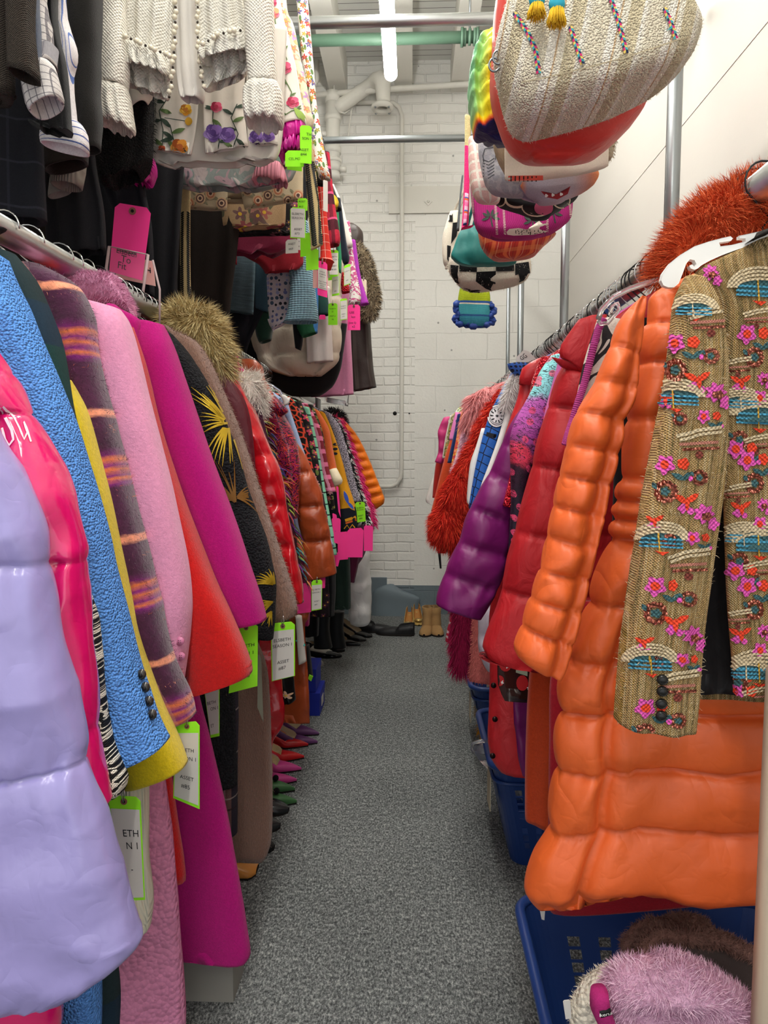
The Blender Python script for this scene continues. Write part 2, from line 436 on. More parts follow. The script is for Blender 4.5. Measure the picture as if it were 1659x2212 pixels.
# ---------------------------------------------------------------- setting materials
def pat_carpet(t, uv):
    ob = t.uv(True); a = t.noise(t.sc(ob, (1, .5, 1)), 190, 3, .8); b = t.noise(ob, 60, 3, .8); c = t.noise(ob, 1.6, 3)
    f = t.m('ADD', t.m('MULTIPLY', t.m('SUBTRACT', a, .5), 2.4), t.m('ADD', t.m('MULTIPLY', t.m('SUBTRACT', b, .5), 1.1), t.m('ADD', t.m('MULTIPLY', c, .3), .36)))
    return t.ramp(f, [(0, '343636'), (.35, '636666'), (.62, '8f9291'), (1, 'd2d3d0')])
CARPET = M('carpet', rough=.97, tex='boucle', bs=2.2, bump=.35, var=.05, pat=pat_carpet, spec=.1)
def wallmat(key, base, brick):
    if key in _mc: return _mc[key]
    m = bpy.data.materials.new(key); m.use_nodes = True; t = NT(m.node_tree); b = m.node_tree.nodes['Principled BSDF']
    ob = t.uv(True); o = t.sep(ob)
    h = None
    n1 = t.noise(ob, 3.2, 5, .6); n2 = t.noise(ob, 45, 4, .7)
    col = t.mix(t.m('MULTIPLY', n1, .5), hx(base), hx('cac9c2'))
    h = t.m('MULTIPLY', n2, .35)
    if brick:
        x = t.m('ADD', o[0], t.m('MULTIPLY', t.noise(ob, 6, 3), .03)); z = t.m('ADD', o[2], t.m('MULTIPLY', t.noise(ob, 5, 3), .025))
        def bk(bw, bh, mo):
            q = t.n('TexBrick'); t.put(q.inputs['Vector'], t.comb(x, z)); q.inputs['Scale'].default_value = 1
            q.inputs['Brick Width'].default_value = bw; q.inputs['Row Height'].default_value = bh; q.inputs['Mortar Size'].default_value = mo
            q.inputs['Mortar Smooth'].default_value = .6; return q.outputs['Fac']
        f1 = bk(.215, .074, .009); f2 = bk(.40, .205, .004)
        # big blocks low on the right, bricks elsewhere (object origin: x = 0 aisle centre)
        msk = t.m('MULTIPLY', t.m('GREATER_THAN', o[0], .02), t.m('LESS_THAN', o[2], 3.15))
        mor = t.m('ADD', t.m('MULTIPLY', f1, t.m('SUBTRACT', 1.0, msk)), t.m('MULTIPLY', t.m('MULTIPLY', f2, .6), msk))
        mor = t.m('MULTIPLY', mor, t.m('ADD', -.15, t.m('MULTIPLY', t.noise(ob, 4, 4), 1.3)))
        h = t.m('SUBTRACT', h, mor)
        col = t.mix(t.m('MULTIPLY', mor, .10), col, hx('8f8a80'))
        sp = t.vor(ob, 5.5, 1, dim='3D'); spm = t.m('LESS_THAN', sp.outputs['Distance'], .045)
        col = t.mix(t.m('MULTIPLY', spm, .6), col, hx('4a4845'))
        bl = t.m('LESS_THAN', o[2], .235); col = t.mix(bl, col, t.mix(n1, hx('5d6a72'), hx('79868c')))
    t.put(b.inputs['Base Color'], col); b.inputs['Roughness'].default_value = .6; b.inputs['Specular IOR Level'].default_value = .35
    bn = t.n('Bump'); t.put(bn.inputs['Height'], h); bn.inputs['Distance'].default_value = .007; bn.inputs['Strength'].default_value = 1 if brick else .12
    t.L.new(bn.outputs[0], b.inputs['Normal']); _mc[key] = m; return m
BRICK = wallmat('painted_brick', 'eae9e4', True); PLASTER = wallmat('plaster', 'c6c0b9', False)
def pat_planks(t, uv):
    o = t.sep(t.uv(True)); fr = t.m('FRACT', t.m('ADD', t.m('DIVIDE', o[1], .072), 50.0))
    return t.mix(t.m('LESS_THAN', fr, .07), t.mix(t.noise(t.uv(True), 3, 4), hx('c9c9c3'), hx('dededa')), hx('55534f'))
PLANK = M('deck_planks', rough=.7, tex='leather', bump=.3, pat=pat_planks)
WPAINT = M('old_white_paint', 'd6d4cc', rough=.6, tex='leather', bump=.6, bs=.3)
STEEL = metalm('galvanized_steel', 'b9bcbc', rough=.34); STEELD = metalm('dull_steel', '8f9496', rough=.4)
CHROME = metalm('bright_wire', 'd8d8d6', rough=.2); GREENP = M('green_paint', '46604f', rough=.5, tex='leather')
BLK = plain('black_plastic', '141414', rough=.35); WHT = plain('white_plastic', 'efeeea', rough=.35)
INK = plain('marker_ink', '15151a', rough=.7)
LX, RX, BY, CZ = -1.85, 1.17, 5.76, 4.30
def bxo(a, b, m): return MB().box(a, b, m)
def plane_struct(name, a, b, m):
    mb = MB().box(a, b, m); mb.sm = False; me = mb.build(name, None, smooth=False)
    # keep object origin at world zero so the wall pattern is laid out in metres of the room
    org = me.location.copy(); me.data.transform(__import__('mathutils').Matrix.Translation(org)); me.location = (0, 0, 0)
    me['kind'] = 'structure'; return me
plane_struct('floor', (LX, -3, -.1), (RX, BY, 0), CARPET)
plane_struct('wall_back', (LX, BY, -.1), (RX, BY + .2, CZ + .1), BRICK)
plane_struct('wall_left', (LX - .1, -.9, -.1), (LX, BY, CZ + .1), PLASTER)
plane_struct('wall_right', (RX, -.9, -.1), (RX + .1, BY, CZ + .1), PLASTER)  # side walls stop short so the world fill reaches the aisle
plane_struct('ceiling', (LX, -3, CZ), (RX, BY, CZ + .1), PLANK)
# drywall sheet above the seam on the right wall
plane_struct('trim_1', (RX - .003, -.9, 2.72), (RX, BY, 2.723), M('seam', 'dad2ca', tex='none'))
plane_struct('trim_2', (LX, BY - .035, 0), (-.2, BY, .30), M('blue_gray_paint', '6d7a82', rough=.55, tex='leather', bump=.6, bs=.2))
# sloping painted mound at the foot of the wall
mb = MB(); mm = M('blue_gray_paint')
mb.loft([(838, 1262, 850, 1262, .3), (820, 1268, 868, 1275, .8), (806, 1280, 905, 1290, 1), (800, 1305, 905, 1305, 1), (798, 1332, 903, 1332, 1.1)], 5.72, .05, mm, step=.02, open_end=False)
struct('trim_3', mb, True)
for i, x in enumerate((-1.72, -1.34, -.96, -.575, -.075, .35, .80)):
    mb = MB().box((x - .065, -3, 4.06), (x + .07, BY, CZ), WPAINT); o = struct('trim_%d' % (i + 4), mb)
# rails and posts of the racks
ZB = 1.705; XL = -.745; XR = .52; ZU = 2.95
def pole(a, b, r, m, name, label, cat, n=20):
    mb = MB().tube([a, b], r, m, n); return single(name, label, cat, mb)
pole((XL, .2, ZB), (XL, 5.7, ZB), .0255, STEEL, 'rack_rail', 'lower left galvanized hanging rail packed with wire hangers', 'rail')
pole((XR, .2, ZB - .01), (XR, 5.7, ZB - .01), .0245, STEEL, 'rack_rail', 'lower right galvanized hanging rail above the orange puffer coat', 'rail')
pole((-.55, .2, ZU), (-.55, 4.75, ZU), .021, STEEL, 'rack_rail', 'upper left hanging rail holding floral gowns and dark suits', 'rail')
pole((.42, .2, ZU), (.42, 4.6, ZU), .021, STEEL, 'rack_rail', 'upper right hanging rail carrying the row of bags', 'rail')
for y, lb in ((1.80, 'right rack post nearest the camera, rising behind the striped bag'), (3.02, 'second right rack post, seen below the pink tote bag'), (4.22, 'third right rack post, seen beside the furry checked bag')):
    pole((.62, y, 0), (.62, y, 3.07), .0172, STEELD, 'rack_post', 'steel ' + lb, 'post')
pole((.56, 4.3, 0), (.56, 4.3, 2.9), .011, STEELD, 'rack_post', 'thin steel upright beside the third right rack post', 'post')
for y, x, r, lb in ((3.0, -1.22, .0175, 'bright steel left post above the hot pink rack sign'), (4.2, -1.04, .012, 'slim steel left post between dark clothes and cream quilted coat'), (4.75, -.62, .018, 'steel left rack post hidden at the end of the upper clothes')):
    pole((x, y, 0), (x, y, 3.07), r, STEELD, 'rack_post', lb, 'post')
pole((-1.3, 3.07, 3.054), (1.1, 3.07, 3.054), .0235, STEEL, 'cross_bar', 'bright galvanized cross bar passing in front of the lamp', 'bar')
pole((-1.3, 4.17, 3.054), (.7, 4.17, 3.054), .0185, STEELD, 'cross_bar', 'darker steel cross bar in front of the white wall pipe', 'bar')
# green sprinkler pipe
t = thing('ceiling_pipe', 'green painted ceiling pipe with a ribbed coupling', 'pipe', (0, 4.5, 3.9))
MB().tube([(LX, 4.5, 3.77), (RX, 4.5, 3.77)], .033, GREENP, 20).build('pipe', t)
mb = MB()
for dx, r in ((-.045, .052), (-.03, .047), (0, .044), (.03, .047), (.045, .052)): mb.tube([(.335 + dx - .008, 4.5, 3.77), (.335 + dx + .008, 4.5, 3.77)], r, GREENP, 20)
mb.build('coupling', t)
MB().tube([(.335, 4.5, 3.8), (.335, 4.5, 4.27)], .007, STEELD, 8).build('hanger_rod', t)
# white plumbing on the back wall
Yp = 5.62
t = thing('drain_pipe', 'thick white cast iron pipe with diagonal branch and round flange', 'pipe', tuple(P(718, 390, Yp)))
def tp(pts, r, n=20): return MB().tube([P(x, y, Yp + (q[0] if q else 0)) for x, y, *q in pts], r, WPAINT, n)
tp([(719, 205), (719, 382)], .052).build('pipe', t)
mb = MB()
for y0, y1, r in ((250, 262, .06), (318, 332, .062), (345, 352, .066), (353, 372, .063), (373, 388, .055), (200, 222, .056)): MB().tube([P(719, y0, Yp), P(719, y1, Yp)], r, WPAINT, 22).build('joint', t)
for a_, b_, r_ in ((P(735, 366, Yp - .02), P(748, 366, Yp - .02), .022), (P(690, 325, Yp), P(715, 322, Yp), .028), (P(682, 285, Yp), P(712, 292, Yp), .02)): MB().tube([a_, b_], r_, WPAINT, 14).build('side_branch', t)
tp([(724, 236), (740, 226), (770, 205), (800, 184), (812, 174, -.06), (822, 172, -.1), (827, 182, -.12), (828, 215, -.12), (828, 226, -.12)], [.05, .05, .05, .05, .056, .062, .058, .05, .05]).build('branch', t)
c = P(826, 232, Yp - .12); mb = MB()
ring = []
for i in range(33):
    a = 2*PI*i/32; ring.append((c.x + .062*math.cos(a), c.y + .062*math.sin(a), c.z))
mb.tube(ring, .021, WPAINT, 10)
for i in range(4):
    a = PI/4 + PI/2*i; mb.ball((c.x + .07*math.cos(a), c.y + .07*math.sin(a), c.z - .02), .009, STEELD, 8)
mb.build('flange', t)
def conduit(pts, r, label, Yw=5.71):
    mb = MB().tube([P(x, y, Yw) for x, y in pts], r, WPAINT, 12); single('conduit', label, 'pipe', mb)
conduit([(770, 222), (830, 220), (850, 222), (862, 232), (868, 250), (868, 600), (867, 1010), (866, 1030), (858, 1045), (845, 1051), (800, 1051), (730, 1051)], .0165, 'thin white conduit running down the brick wall and curving left near the bottom')
conduit([(660, 207), (850, 192), (1010, 182), (1090, 178)], .021, 'thin white pipe running level under the joists', 5.60)
conduit([(684, 130), (684, 172), (680, 182), (664, 182)], .02, 'short white elbow pipe high on the brick wall', 5.6)
# bolted beam plate
t = thing('wall_plate', 'white painted steel plate with a diamond bolt washer on the brick wall', 'plate', tuple(P(925, 460, 5.75)))
a = P(840, 405, BY); b = P(1130, 459, BY); MB().box((a.x, BY - .02, b.z), (b.x, BY, a.z), WPAINT).build('plate', t, smooth=False)
mb = MB(); c = P(925, 436, BY - .02); r = .03; mb.prism([(c.x - r, c.y, c.z), (c.x, c.y, c.z + r), (c.x + r, c.y, c.z), (c.x, c.y, c.z - r)], (0, -.008, 0), WPAINT); mb.ball((c.x, c.y - .01, c.z), .012, WPAINT, 8); mb.build('bolt', t)
for px, py, r, lb in ((853, 893, .016, 'small round black hole in the white brick wall'), (884, 893, .006, 'tiny dark anchor hole beside the conduit')):
    c = P(px, py, BY); mb = MB().tube([(c.x, BY - .004, c.z), (c.x, BY + .002, c.z)], r, BLK, 12); single('wall_hole', lb, 'hole', mb)
# perforated strap dangling
mb = MB().tube([P(x, y, 5.6) for x, y in ((722, 185), (722, 215), (728, 240), (745, 245), (760, 235), (756, 262), (752, 296))], .006, WPAINT, 6); single('hanging_strap', 'thin white strap looped over the diagonal pipe', 'strap', mb)
# ---------------------------------------------------------------- lamps
TUBEM = M('lamp_tube_glow', 'fffdf6', emit=TUBE_E, tex='none')
for i, (x, y, z) in enumerate(TUBES):
    t = thing('tube_lamp', ['glowing white tube lamp hanging over the far end of the aisle', 'tube lamp over the middle of the aisle above the frame', 'tube lamp directly overhead above the frame', 'tube lamp behind the camera'][i], 'lamp', (x, y + .6, z))
    mb = MB(); L = 1.22
    mb.tube([(x, y + .002, z), (x, y + .02, z), (x, y + L - .02, z), (x, y + L - .002, z), (x, y + L, z)], [.03, .037, .037, .028, .012], TUBEM, 20); mb.build('tube', t)
    mb = MB().box((x - .02, y + .1, z + .038), (x + .02, y + 1.1, z + .07), WHT)
    mb.tube([(x, y + .2, z + .07), (x, y + .2, 4.05)], .003, CHROME, 6); mb.tube([(x, y + 1.0, z + .07), (x, y + 1.0, 4.05)], .003, CHROME, 6)
    mb.build('housing', t, smooth=False)
# ---------------------------------------------------------------- garment builders
def E(edge, w, dy=0, side='L'):
    n = len(edge); o = []
    for i, (x, y) in enumerate(edge):
        ww = w if not isinstance(w, tuple) else w[0] + (w[1]-w[0])*i/(n-1)
        o.append((x - ww, y + dy, x, y) if side == 'L' else (x, y, x + ww, y + dy))
    return o
rng = random.Random(5)
HANGS = {'L': [], 'R': []}
def coat(name, label, cat, Y, side, sleeve, th, m, edge=None, neck=True, body=True, bm=None, hemx=None, sd=None, post=None, bpuff=None, bth=.032, group=None, cuffm=None, fur=None, bdy=.012, **k):
    """one garment on a low rail: traced sleeve on the aisle side, body behind it up to the hanger"""
    xb, far = (XL, -1.02) if side == 'L' else (XR, .80)
    t = thing(name, label, cat, (xb, Y, ZB - .12), group)
    mb = MB(); sd = rng.random()*50 if sd is None else sd
    mb.loft(sleeve, Y, th, m, seed=sd, **k)
    if fur: mb.fur(**fur)
    if post: post(mb)
    sl = mb.build('sleeve', t)
    if body:
        bb = MB(); rows = []
        pts = edge if edge else [((q[0] + .35*(q[2]-q[0])) if side == 'L' else (q[2] - .35*(q[2]-q[0])), (q[1]+q[3])/2) for q in sleeve]
        e0 = P(pts[0][0], pts[0][1], Y)
        def px_of(X, Z):
            v = Vector((X, Y, Z)) - CAM; d = v.dot(fw); return CX + v.dot(rt)/d*F, CY - v.dot(up)/d*F
        s = -1 if side == 'L' else 1
        zn = max(e0.z + .05, ZB - .10) if neck else e0.z
        a = px_of(xb - .07, zn); b = px_of(xb + .07, zn)
        rows.append((a[0], a[1], b[0], b[1], .6))
        for i, (x, y) in enumerate(pts):
            q = P(x, y, Y); f = px_of(far, q.z)
            rows.append((f[0], f[1], x, y, 1) if side == 'L' else (x, y, f[0], f[1], 1))
        kk = {q: k[q] for q in ('wr', 'wf', 'pinch') if q in k}
        bb.loft(rows, Y + bdy, bth, bm or m, puff=bpuff or (k.get('puff')), seed=sd + 3, n=30, e=.6, step=.02, fold=.012, **kk)
        if fur:
            f2 = dict(fur); f2['n'] = int(fur['n'] * .5); bb.fur(**f2)
        bb.build('body', t)
    HANGS[side].append(Y)
    return t, sl
def hang(name, label, cat, Y, parts, loc=None, group=None):
    """a thing made of traced parts on planes close to depth Y"""
    q = parts[0][1][0]; one = len(parts) == 1
    t = None if one else thing(name, label, cat, loc or tuple(P((q[0]+q[2])/2, q[1], Y)), group)
    for p in parts:
        nm, st, th, m = p[:4]; o = dict(p[4]) if len(p) > 4 else {}
        post = o.pop('post', None); fur = o.pop('fur', None); dy = o.pop('dy', 0)
        mb = MB().loft(st, Y + dy, th, m, seed=o.pop('seed', rng.random()*50), **o)
        if fur: mb.fur(**fur)
        if post: post(mb)
        if one: return single(name, label, cat, mb, group)
        mb.build(nm, t)
    return t
GREENC = M('tag_green', '9bf32a', rough=.8, tex='none'); PINKC = M('tag_pink', 'ff3d96', rough=.8, tex='none'); WHITEC = M('tag_sticker', 'd3cfc8', rough=.7, tex='none')
CREAMC = M('tag_manila', 'e6d8bd', rough=.8, tex='none'); EYE = M('eyelet_brown', '8a5a4c', rough=.7, tex='none')
def ptag(label, Y, TL, TR, BR, BL, colm, sticker=None, lines=(), pin=True, cut=.16, group=None, eye=True, name='paper_tag'):
    c = [P(x, y, Y) for x, y in (TL, TR, BR, BL)]
    Z = Vector((0, -1, 0))
    def q(s, v, off=0.0): return (c[0]*(1-s) + c[1]*s)*(1-v) + (c[3]*(1-s) + c[2]*s)*v + Z*off
    t = thing(name, label, 'tag', tuple(q(.5, 0)), group)
    asp = (c[3]-c[0]).length / max((c[1]-c[0]).length, 1e-4); cv = cut/asp
    mb = MB().prism([q(0, cv), q(cut, 0), q(1-cut, 0), q(1, cv), q(1, 1), q(0, 1)], (0, .0012, 0), colm); mb.build('card', t, smooth=False)
    if eye:
        w = (c[1]-c[0]).length; e = q(.5, .11/asp*1.4, .0012); mb = MB()
        mb.tube([e, e + Z*.0012], w*.10, EYE, 14); mb.tube([e, e + Z*.0018], w*.045, BLK, 10); mb.build('eyelet', t, smooth=False)
        if pin:
            mb = MB().tube([e + Z*.003, e + Vector((w*.06, -.004, w*.25)), e + Vector((w*.02, -.002, w*.5)), e + Vector((-w*.04, -.004, w*.25)), e + Z*.003], .0007 + .0003*Y*.5, CHROME, 6); mb.build('safety_pin', t)
    y0 = 0
    if sticker:
        a, b = sticker; ms = .04; sm = MB(); sm.prism([q(ms, a, .0008), q(1-ms, a, .0008), q(1-ms, b, .0008), q(ms, b, .0008)], (0, -.0004, 0), WHITEC); so = sm.build('sticker', t, smooth=False)
    if lines:
        tm = MB(); W = (c[1]-c[0]).length; H = (c[3]-c[0]).length
        for tx, v, hgt, sx, *st in lines:   # text, v of baseline, height fraction of tag width, left start s
            V, Fc, wd_ = text2d(tx); hh = hgt; pts = []
            for x, y in V: pts.append(q(sx + x*hh, v - y*hh*W/H, .0016))
            tm.add(pts, Fc, INK)
            if st and st[0] == 'strike':
                for z_ in (.25, .45): 
                    tm.add([q(sx, v - z_*hh*W/H, .0018), q(sx + wd_*hh, v - (z_+.05)*hh*W/H, .0018), q(sx + wd_*hh, v - (z_+.13)*hh*W/H, .0018), q(sx, v - (z_+.1)*hh*W/H, .0018)], [(0, 1, 2, 3)], INK)
        tm.build('writing', so if sticker else t, smooth=False)
    return t
ELS = lambda n: [('ELSBETH', .33, .19, .12), ('SEASON 1', .43, .19, .07), ('ASSET', .72, .19, .25), ('#' + n, .83, .2, .3)]
# hanger
def hanger_mb(m, r=.0016, kind='wire'):
    mb = MB(); p = []
    for i in range(13):
        a = -.5 + (PI + .6)*i/12; p.append((.031*math.cos(a), 0, .0255 + .004 + .031*math.sin(a) - .024))
    p = p[::-1]; p = [(-q[0], q[1], q[2]) for q in p]
    # hook from free tip over the rail, down to the twisted neck, then shoulders and bottom bar
    p += [(.012, 0, -.045), (0, 0, -.06), (0, 0, -.10)]
    mb.tube(p, r, m, 6)
    mb.tube([(0, 0, -.10), (-.04, 0, -.118), (-.13, 0, -.185), (-.135, 0, -.195), (-.12, 0, -.205), (.12, 0, -.205), (.135, 0, -.195), (.13, 0, -.185), (.04, 0, -.118), (0, 0, -.10)], r, m, 6)
    return mb
# ================================================================ lower left rail, near to far
LAV = M('lavender_gloss', 'a097d0', rough=.26, tex='crinkle', bump=.28, coat=.25, spec=.6)
coat('puffer_jacket', 'glossy lavender puffer jacket at the near left edge', 'jacket', .92, 'L',
     [(-330, 760, -40, 800, .8), (-330, 900, -6, 940), (-320, 1010, 55, 1050), (-300, 1130, 97, 1160), (-290, 1270, 118, 1300), (-270, 1420, 150, 1450), (-250, 1570, 186, 1590), (-245, 1700, 195, 1640), (-235, 1780, 222, 1730), (-225, 1880, 258, 1870), (-190, 2010, 295, 2000), (-110, 2140, 300, 2045), (-40, 2155, 200, 2115)],
     .062, LAV, n=72, step=.007, puff=[830, 1205, 1672, 2160], pinch=.38, wr=.011, wf=13, e=.8, open_end=False, edge=[(-330, 800), (-330, 1200), (-300, 1600), (-240, 1900), (-200, 2100)])
PNK = M('hot_pink_patent', 'e8156f', rough=.14, tex='crinkle', bump=.28, coat=.8, spec=.6)
def pk(mb):
    w = M('white_print', 'f6dfe6', tex='none', rough=.4)
    mb.line([(0, 880), (14, 905), (26, 930), (30, 950), (22, 962), (12, 950), (4, 925)], 5, w); mb.line([(6, 878), (30, 902), (42, 925), (52, 950), (58, 935), (50, 912), (56, 925), (66, 955)], 4, w); mb.line([(0, 935), (14, 955), (22, 978)], 3, w)
coat('puffer_jacket', 'shiny hot pink patent puffer jacket behind the lavender one', 'jacket', 1.0, 'L',
     [(-150, 700, -30, 720, .8), (-150, 770, 4, 765), (-140, 860, 52, 868), (-120, 940, 104, 950), (-100, 1060, 152, 1070), (-90, 1170, 182, 1190), (-90, 1260, 186, 1260), (-60, 1400, 198, 1400), (-50, 1560, 212, 1560), (-40, 1640, 222, 1650), (-20, 1760, 234, 1735)],
     .055, PNK, n=60, step=.007, puff=[890, 1205, 1572, 1900], pinch=.32, wr=.010, wf=15, post=pk, edge=[(-150, 740), (-100, 1100), (-40, 1560), (40, 1800), (100, 2000), (112, 2110), (138, 2240), (150, 2400)], bpuff=[740, 1200, 1600, 2000, 2105, 2230], bth=.05)
def p_bw(t, uv):
    n = t.noise(uv, 26, 2, .5, 3.5); c = t.ramp(n, [(0, '101010'), (.46, 'e6e2d2'), (.57, '141414')], 'CONSTANT'); return c
BW = M('black_cream_print', pat=p_bw, tex='tweed', rough=.7, bump=.3)
coat('printed_coat', 'black and cream graphic print coat peeking out beside the blue coat', 'coat', 1.06, 'L',
     [(80, 1180, 165, 1200), (100, 1290, 200, 1300), (130, 1400, 215, 1405), (150, 1500, 224, 1500), (165, 1600, 240, 1600), (185, 1680, 272, 1685), (200, 1710, 262, 1712)], .03, BW, wr=.006, edge=[(0, 800), (60, 1200), (130, 1500), (130, 1900), (130, 2100), (132, 2230)])
BLU = M('sky_blue_boucle', '659fee', rough=.95, tex='boucle', bump=.9, var=.16, bs=1.15, spec=.1)
def blb(mb):
    g = M('smoky_button', '35332f', rough=.12, tex='none', coat=.6)
    for x, y in ((302, 1458), (310, 1486), (318, 1516), (325, 1545)):
        c = mb.hit(x, y, .003)
        if c: mb.subs.append(('button', MB().ball(c, (.008, .007, .009), g, 12).ball(c + Vector((0, -.006, 0)), (.004, .002, .004), BLK, 8)))
coat('boucle_coat', 'sky blue boucle coat with dark cuff buttons', 'coat', 1.13, 'L',
     [(-60, 520, 10, 560, .7), (-80, 600, 32, 625), (-75, 690, 72, 710), (-50, 790, 110, 795), (-30, 870, 140, 875), (0, 950, 168, 955), (30, 1050, 198, 1055), (55, 1140, 224, 1145), (80, 1235, 246, 1240), (105, 1320, 267, 1325), (125, 1400, 287, 1405), (150, 1470, 305, 1470), (185, 1550, 332, 1545), (210, 1625, 352, 1590), (245, 1652, 358, 1604)],
     .055, BLU, n=48, step=.009, wr=.007, wf=9, post=blb, edge=[(-60, 560), (-30, 900), (50, 1200), (140, 1500), (200, 1700), (215, 1900), (220, 2100), (222, 2240)], bth=.045)
TART = M('navy_green_tartan', pat=p_plaid('222c50', [(1, .34, .09, .17, '2c2c2e', 1), (1, .34, .27, .10, '1d4a3e', 1), (0, .11, 0, .045, '1d3a3e', .6), (1, .34, .0, .01, '55606a', .4)]), tex='wool', rough=.95, bump=.5)
coat('tartan_coat', 'dark navy and green tartan coat between the blue and yellow coats', 'coat', 1.20, 'L',
     [(-30, 535, 30, 548, .7), (-10, 590, 70, 600), (20, 650, 100, 665), (40, 740, 125, 740), (60, 800, 140, 805), (75, 860, 152, 860), (90, 950, 172, 950), (120, 1050, 200, 1050), (150, 1150, 225, 1150), (180, 1300, 260, 1300), (200, 1500, 290, 1500)],
     .04, TART, wr=.005, wf=9, edge=[(-20, 560), (40, 900), (120, 1300), (180, 1700), (250, 2060), (255, 2230)])
YEL = wool('mustard_wool', 'e0c414', bump=.8, bs=.6, sheen=.25)
coat('wool_coat', 'bright mustard yellow wool coat under the blue sleeve', 'coat', 1.255, 'L',
     [(90, 800, 152, 822, .6), (100, 850, 166, 850), (110, 900, 184, 890), (125, 980, 208, 975), (140, 1060, 231, 1060), (165, 1180, 256, 1180), (185, 1290, 280, 1290), (205, 1400, 304, 1400), (225, 1480, 330, 1480), (245, 1560, 358, 1550), (258, 1640, 390, 1620), (275, 1692, 402, 1652)],
     .05, YEL, n=44, step=.009, wr=.005, wf=8, edge=[(100, 850), (140, 1200), (200, 1500), (230, 1600), (240, 1640)])
def p_moh(t, uv):
    o = t.sep(uv); n = t.noise(t.sc(uv, (.35, 1, 1)), 55, 4, .65); n2 = t.noise(uv, 12, 3)
    u2 = t.m('ADD', o[1], t.m('MULTIPLY', t.m('SUBTRACT', n, .5), .02))
    fr = t.m('FRACT', t.m('ADD', t.m('DIVIDE', u2, .235), 10.17))
    c = t.ramp(fr, [(0, '4a1c3c'), (.30, '4a1c3c'), (.34, '7d1c72'), (.37, 'd8713c'), (.40, '7d1c72'), (.45, 'cf6a3c'), (.48, '7d1c72'), (.53, 'd8713c'), (.57, '6d1a5e'), (.63, '431a36'), (.86, '4a1c3c'), (.885, 'f09a78'), (.915, 'f09a78'), (.94, '4a1c3c'), (1, '4a1c3c')])
    c2 = t.m('LESS_THAN', t.m('ABSOLUTE', t.m('ADD', o[0], t.m('MULTIPLY', n, .012))), .011)
    return t.mix(t.m('MULTIPLY', t.m('MULTIPLY', c2, n2), .75), c, hx('c98a86'))
MOH = M('mohair_plaid', pat=p_moh, tex='wool', rough=1, bump=1, bs=.35, sheen=.4, var=.25)
def mohf(mb): mb.fur(2600, .010, .0004, MOH, .2, 3, rnd=1.6)
coat('mohair_coat', 'purple and orange plaid mohair coat with fuzzy salmon lines', 'coat', 1.315, 'L',
     [(30, 570, 90, 572, .6), (40, 620, 160, 612), (60, 700, 193, 672), (70, 770, 204, 745), (90, 850, 222, 830), (120, 930, 243, 910), (150, 1010, 264, 990), (178, 1090, 283, 1070), (200, 1170, 305, 1155), (225, 1240, 325, 1225), (245, 1310, 343, 1295), (270, 1385, 360, 1370), (300, 1450, 380, 1440), (340, 1515, 408, 1505), (368, 1566, 418, 1546)],
     .05, MOH, n=44, step=.009, wr=.007, wf=9, post=mohf, edge=[(60, 700), (110, 1000), (200, 1300), (300, 1560), (310, 1700)])
ROSE = M('rose_melton', 'e89cc0', rough=.95, tex='wool', bump=.7, bs=.5, sheen=.3, var=.08, spec=.1)
ROSEB = M('rose_boucle', 'e592b6', rough=.95, tex='boucle', bump=.8, bs=.45, var=.1, spec=.1)
def rsb(mb):
    g = M('pink_button', 'd683a8', rough=.3, tex='none')
    for x, y in ((389, 1384), (391, 1416)):
        c = mb.hit(x, y, .001)
        if c:
            b_ = MB().tube([c, c + Vector((0, -.0055, 0))], .0085, g, 16); mb.subs.append(('button', b_))
            for dx in (-.002, .002):
                for dz in (-.002, .002): b_.ball(c + Vector((dx, -.0055, dz)), .0009, BLK, 6)
coat('pink_overcoat', 'long pale pink wool overcoat reaching the bottom of the frame', 'coat', 1.40, 'L',
     [(140, 640, 258, 668, .7), (170, 720, 277, 700), (190, 800, 300, 780), (210, 880, 322, 870), (230, 970, 345, 960), (255, 1060, 368, 1050), (285, 1150, 388, 1140), (300, 1230, 404, 1220), (310, 1300, 411, 1295), (312, 1370, 408, 1370), (315, 1440, 400, 1430), (330, 1500, 392, 1490)],
     .05, ROSE, n=44, step=.009, wr=.004, wf=8, post=rsb, bm=ROSEB, edge=[(190, 690), (230, 900), (280, 1200), (300, 1400), (335, 1560), (352, 1700), (372, 1850), (384, 2000), (393, 2120), (398, 2200), (396, 2260)], bth=.04)
RED = wool('scarlet_wool', 'cc1a18', bump=.8, bs=.6, sheen=.25)
coat('red_coat', 'scarlet wool coat with wide cuff between pink and magenta coats', 'coat', 1.475, 'L',
     [(215, 690, 285, 706, .6), (225, 780, 308, 780), (250, 860, 328, 860), (270, 950, 350, 940), (290, 1030, 374, 1020), (320, 1110, 402, 1100), (345, 1190, 432, 1180), (370, 1270, 465, 1262), (395, 1350, 502, 1338), (403, 1430, 530, 1405), (400, 1490, 543, 1448), (402, 1500, 540, 1456)],
     .05, RED, n=44, step=.01, wr=.006, wf=7, edge=[(225, 720), (270, 1000), (330, 1300), (350, 1500), (370, 1640), (385, 1750), (400, 1850), (404, 1896)], bth=.03)
MAG = wool('magenta_wool', 'b81478', bump=.6, bs=.8, sheen=.1)
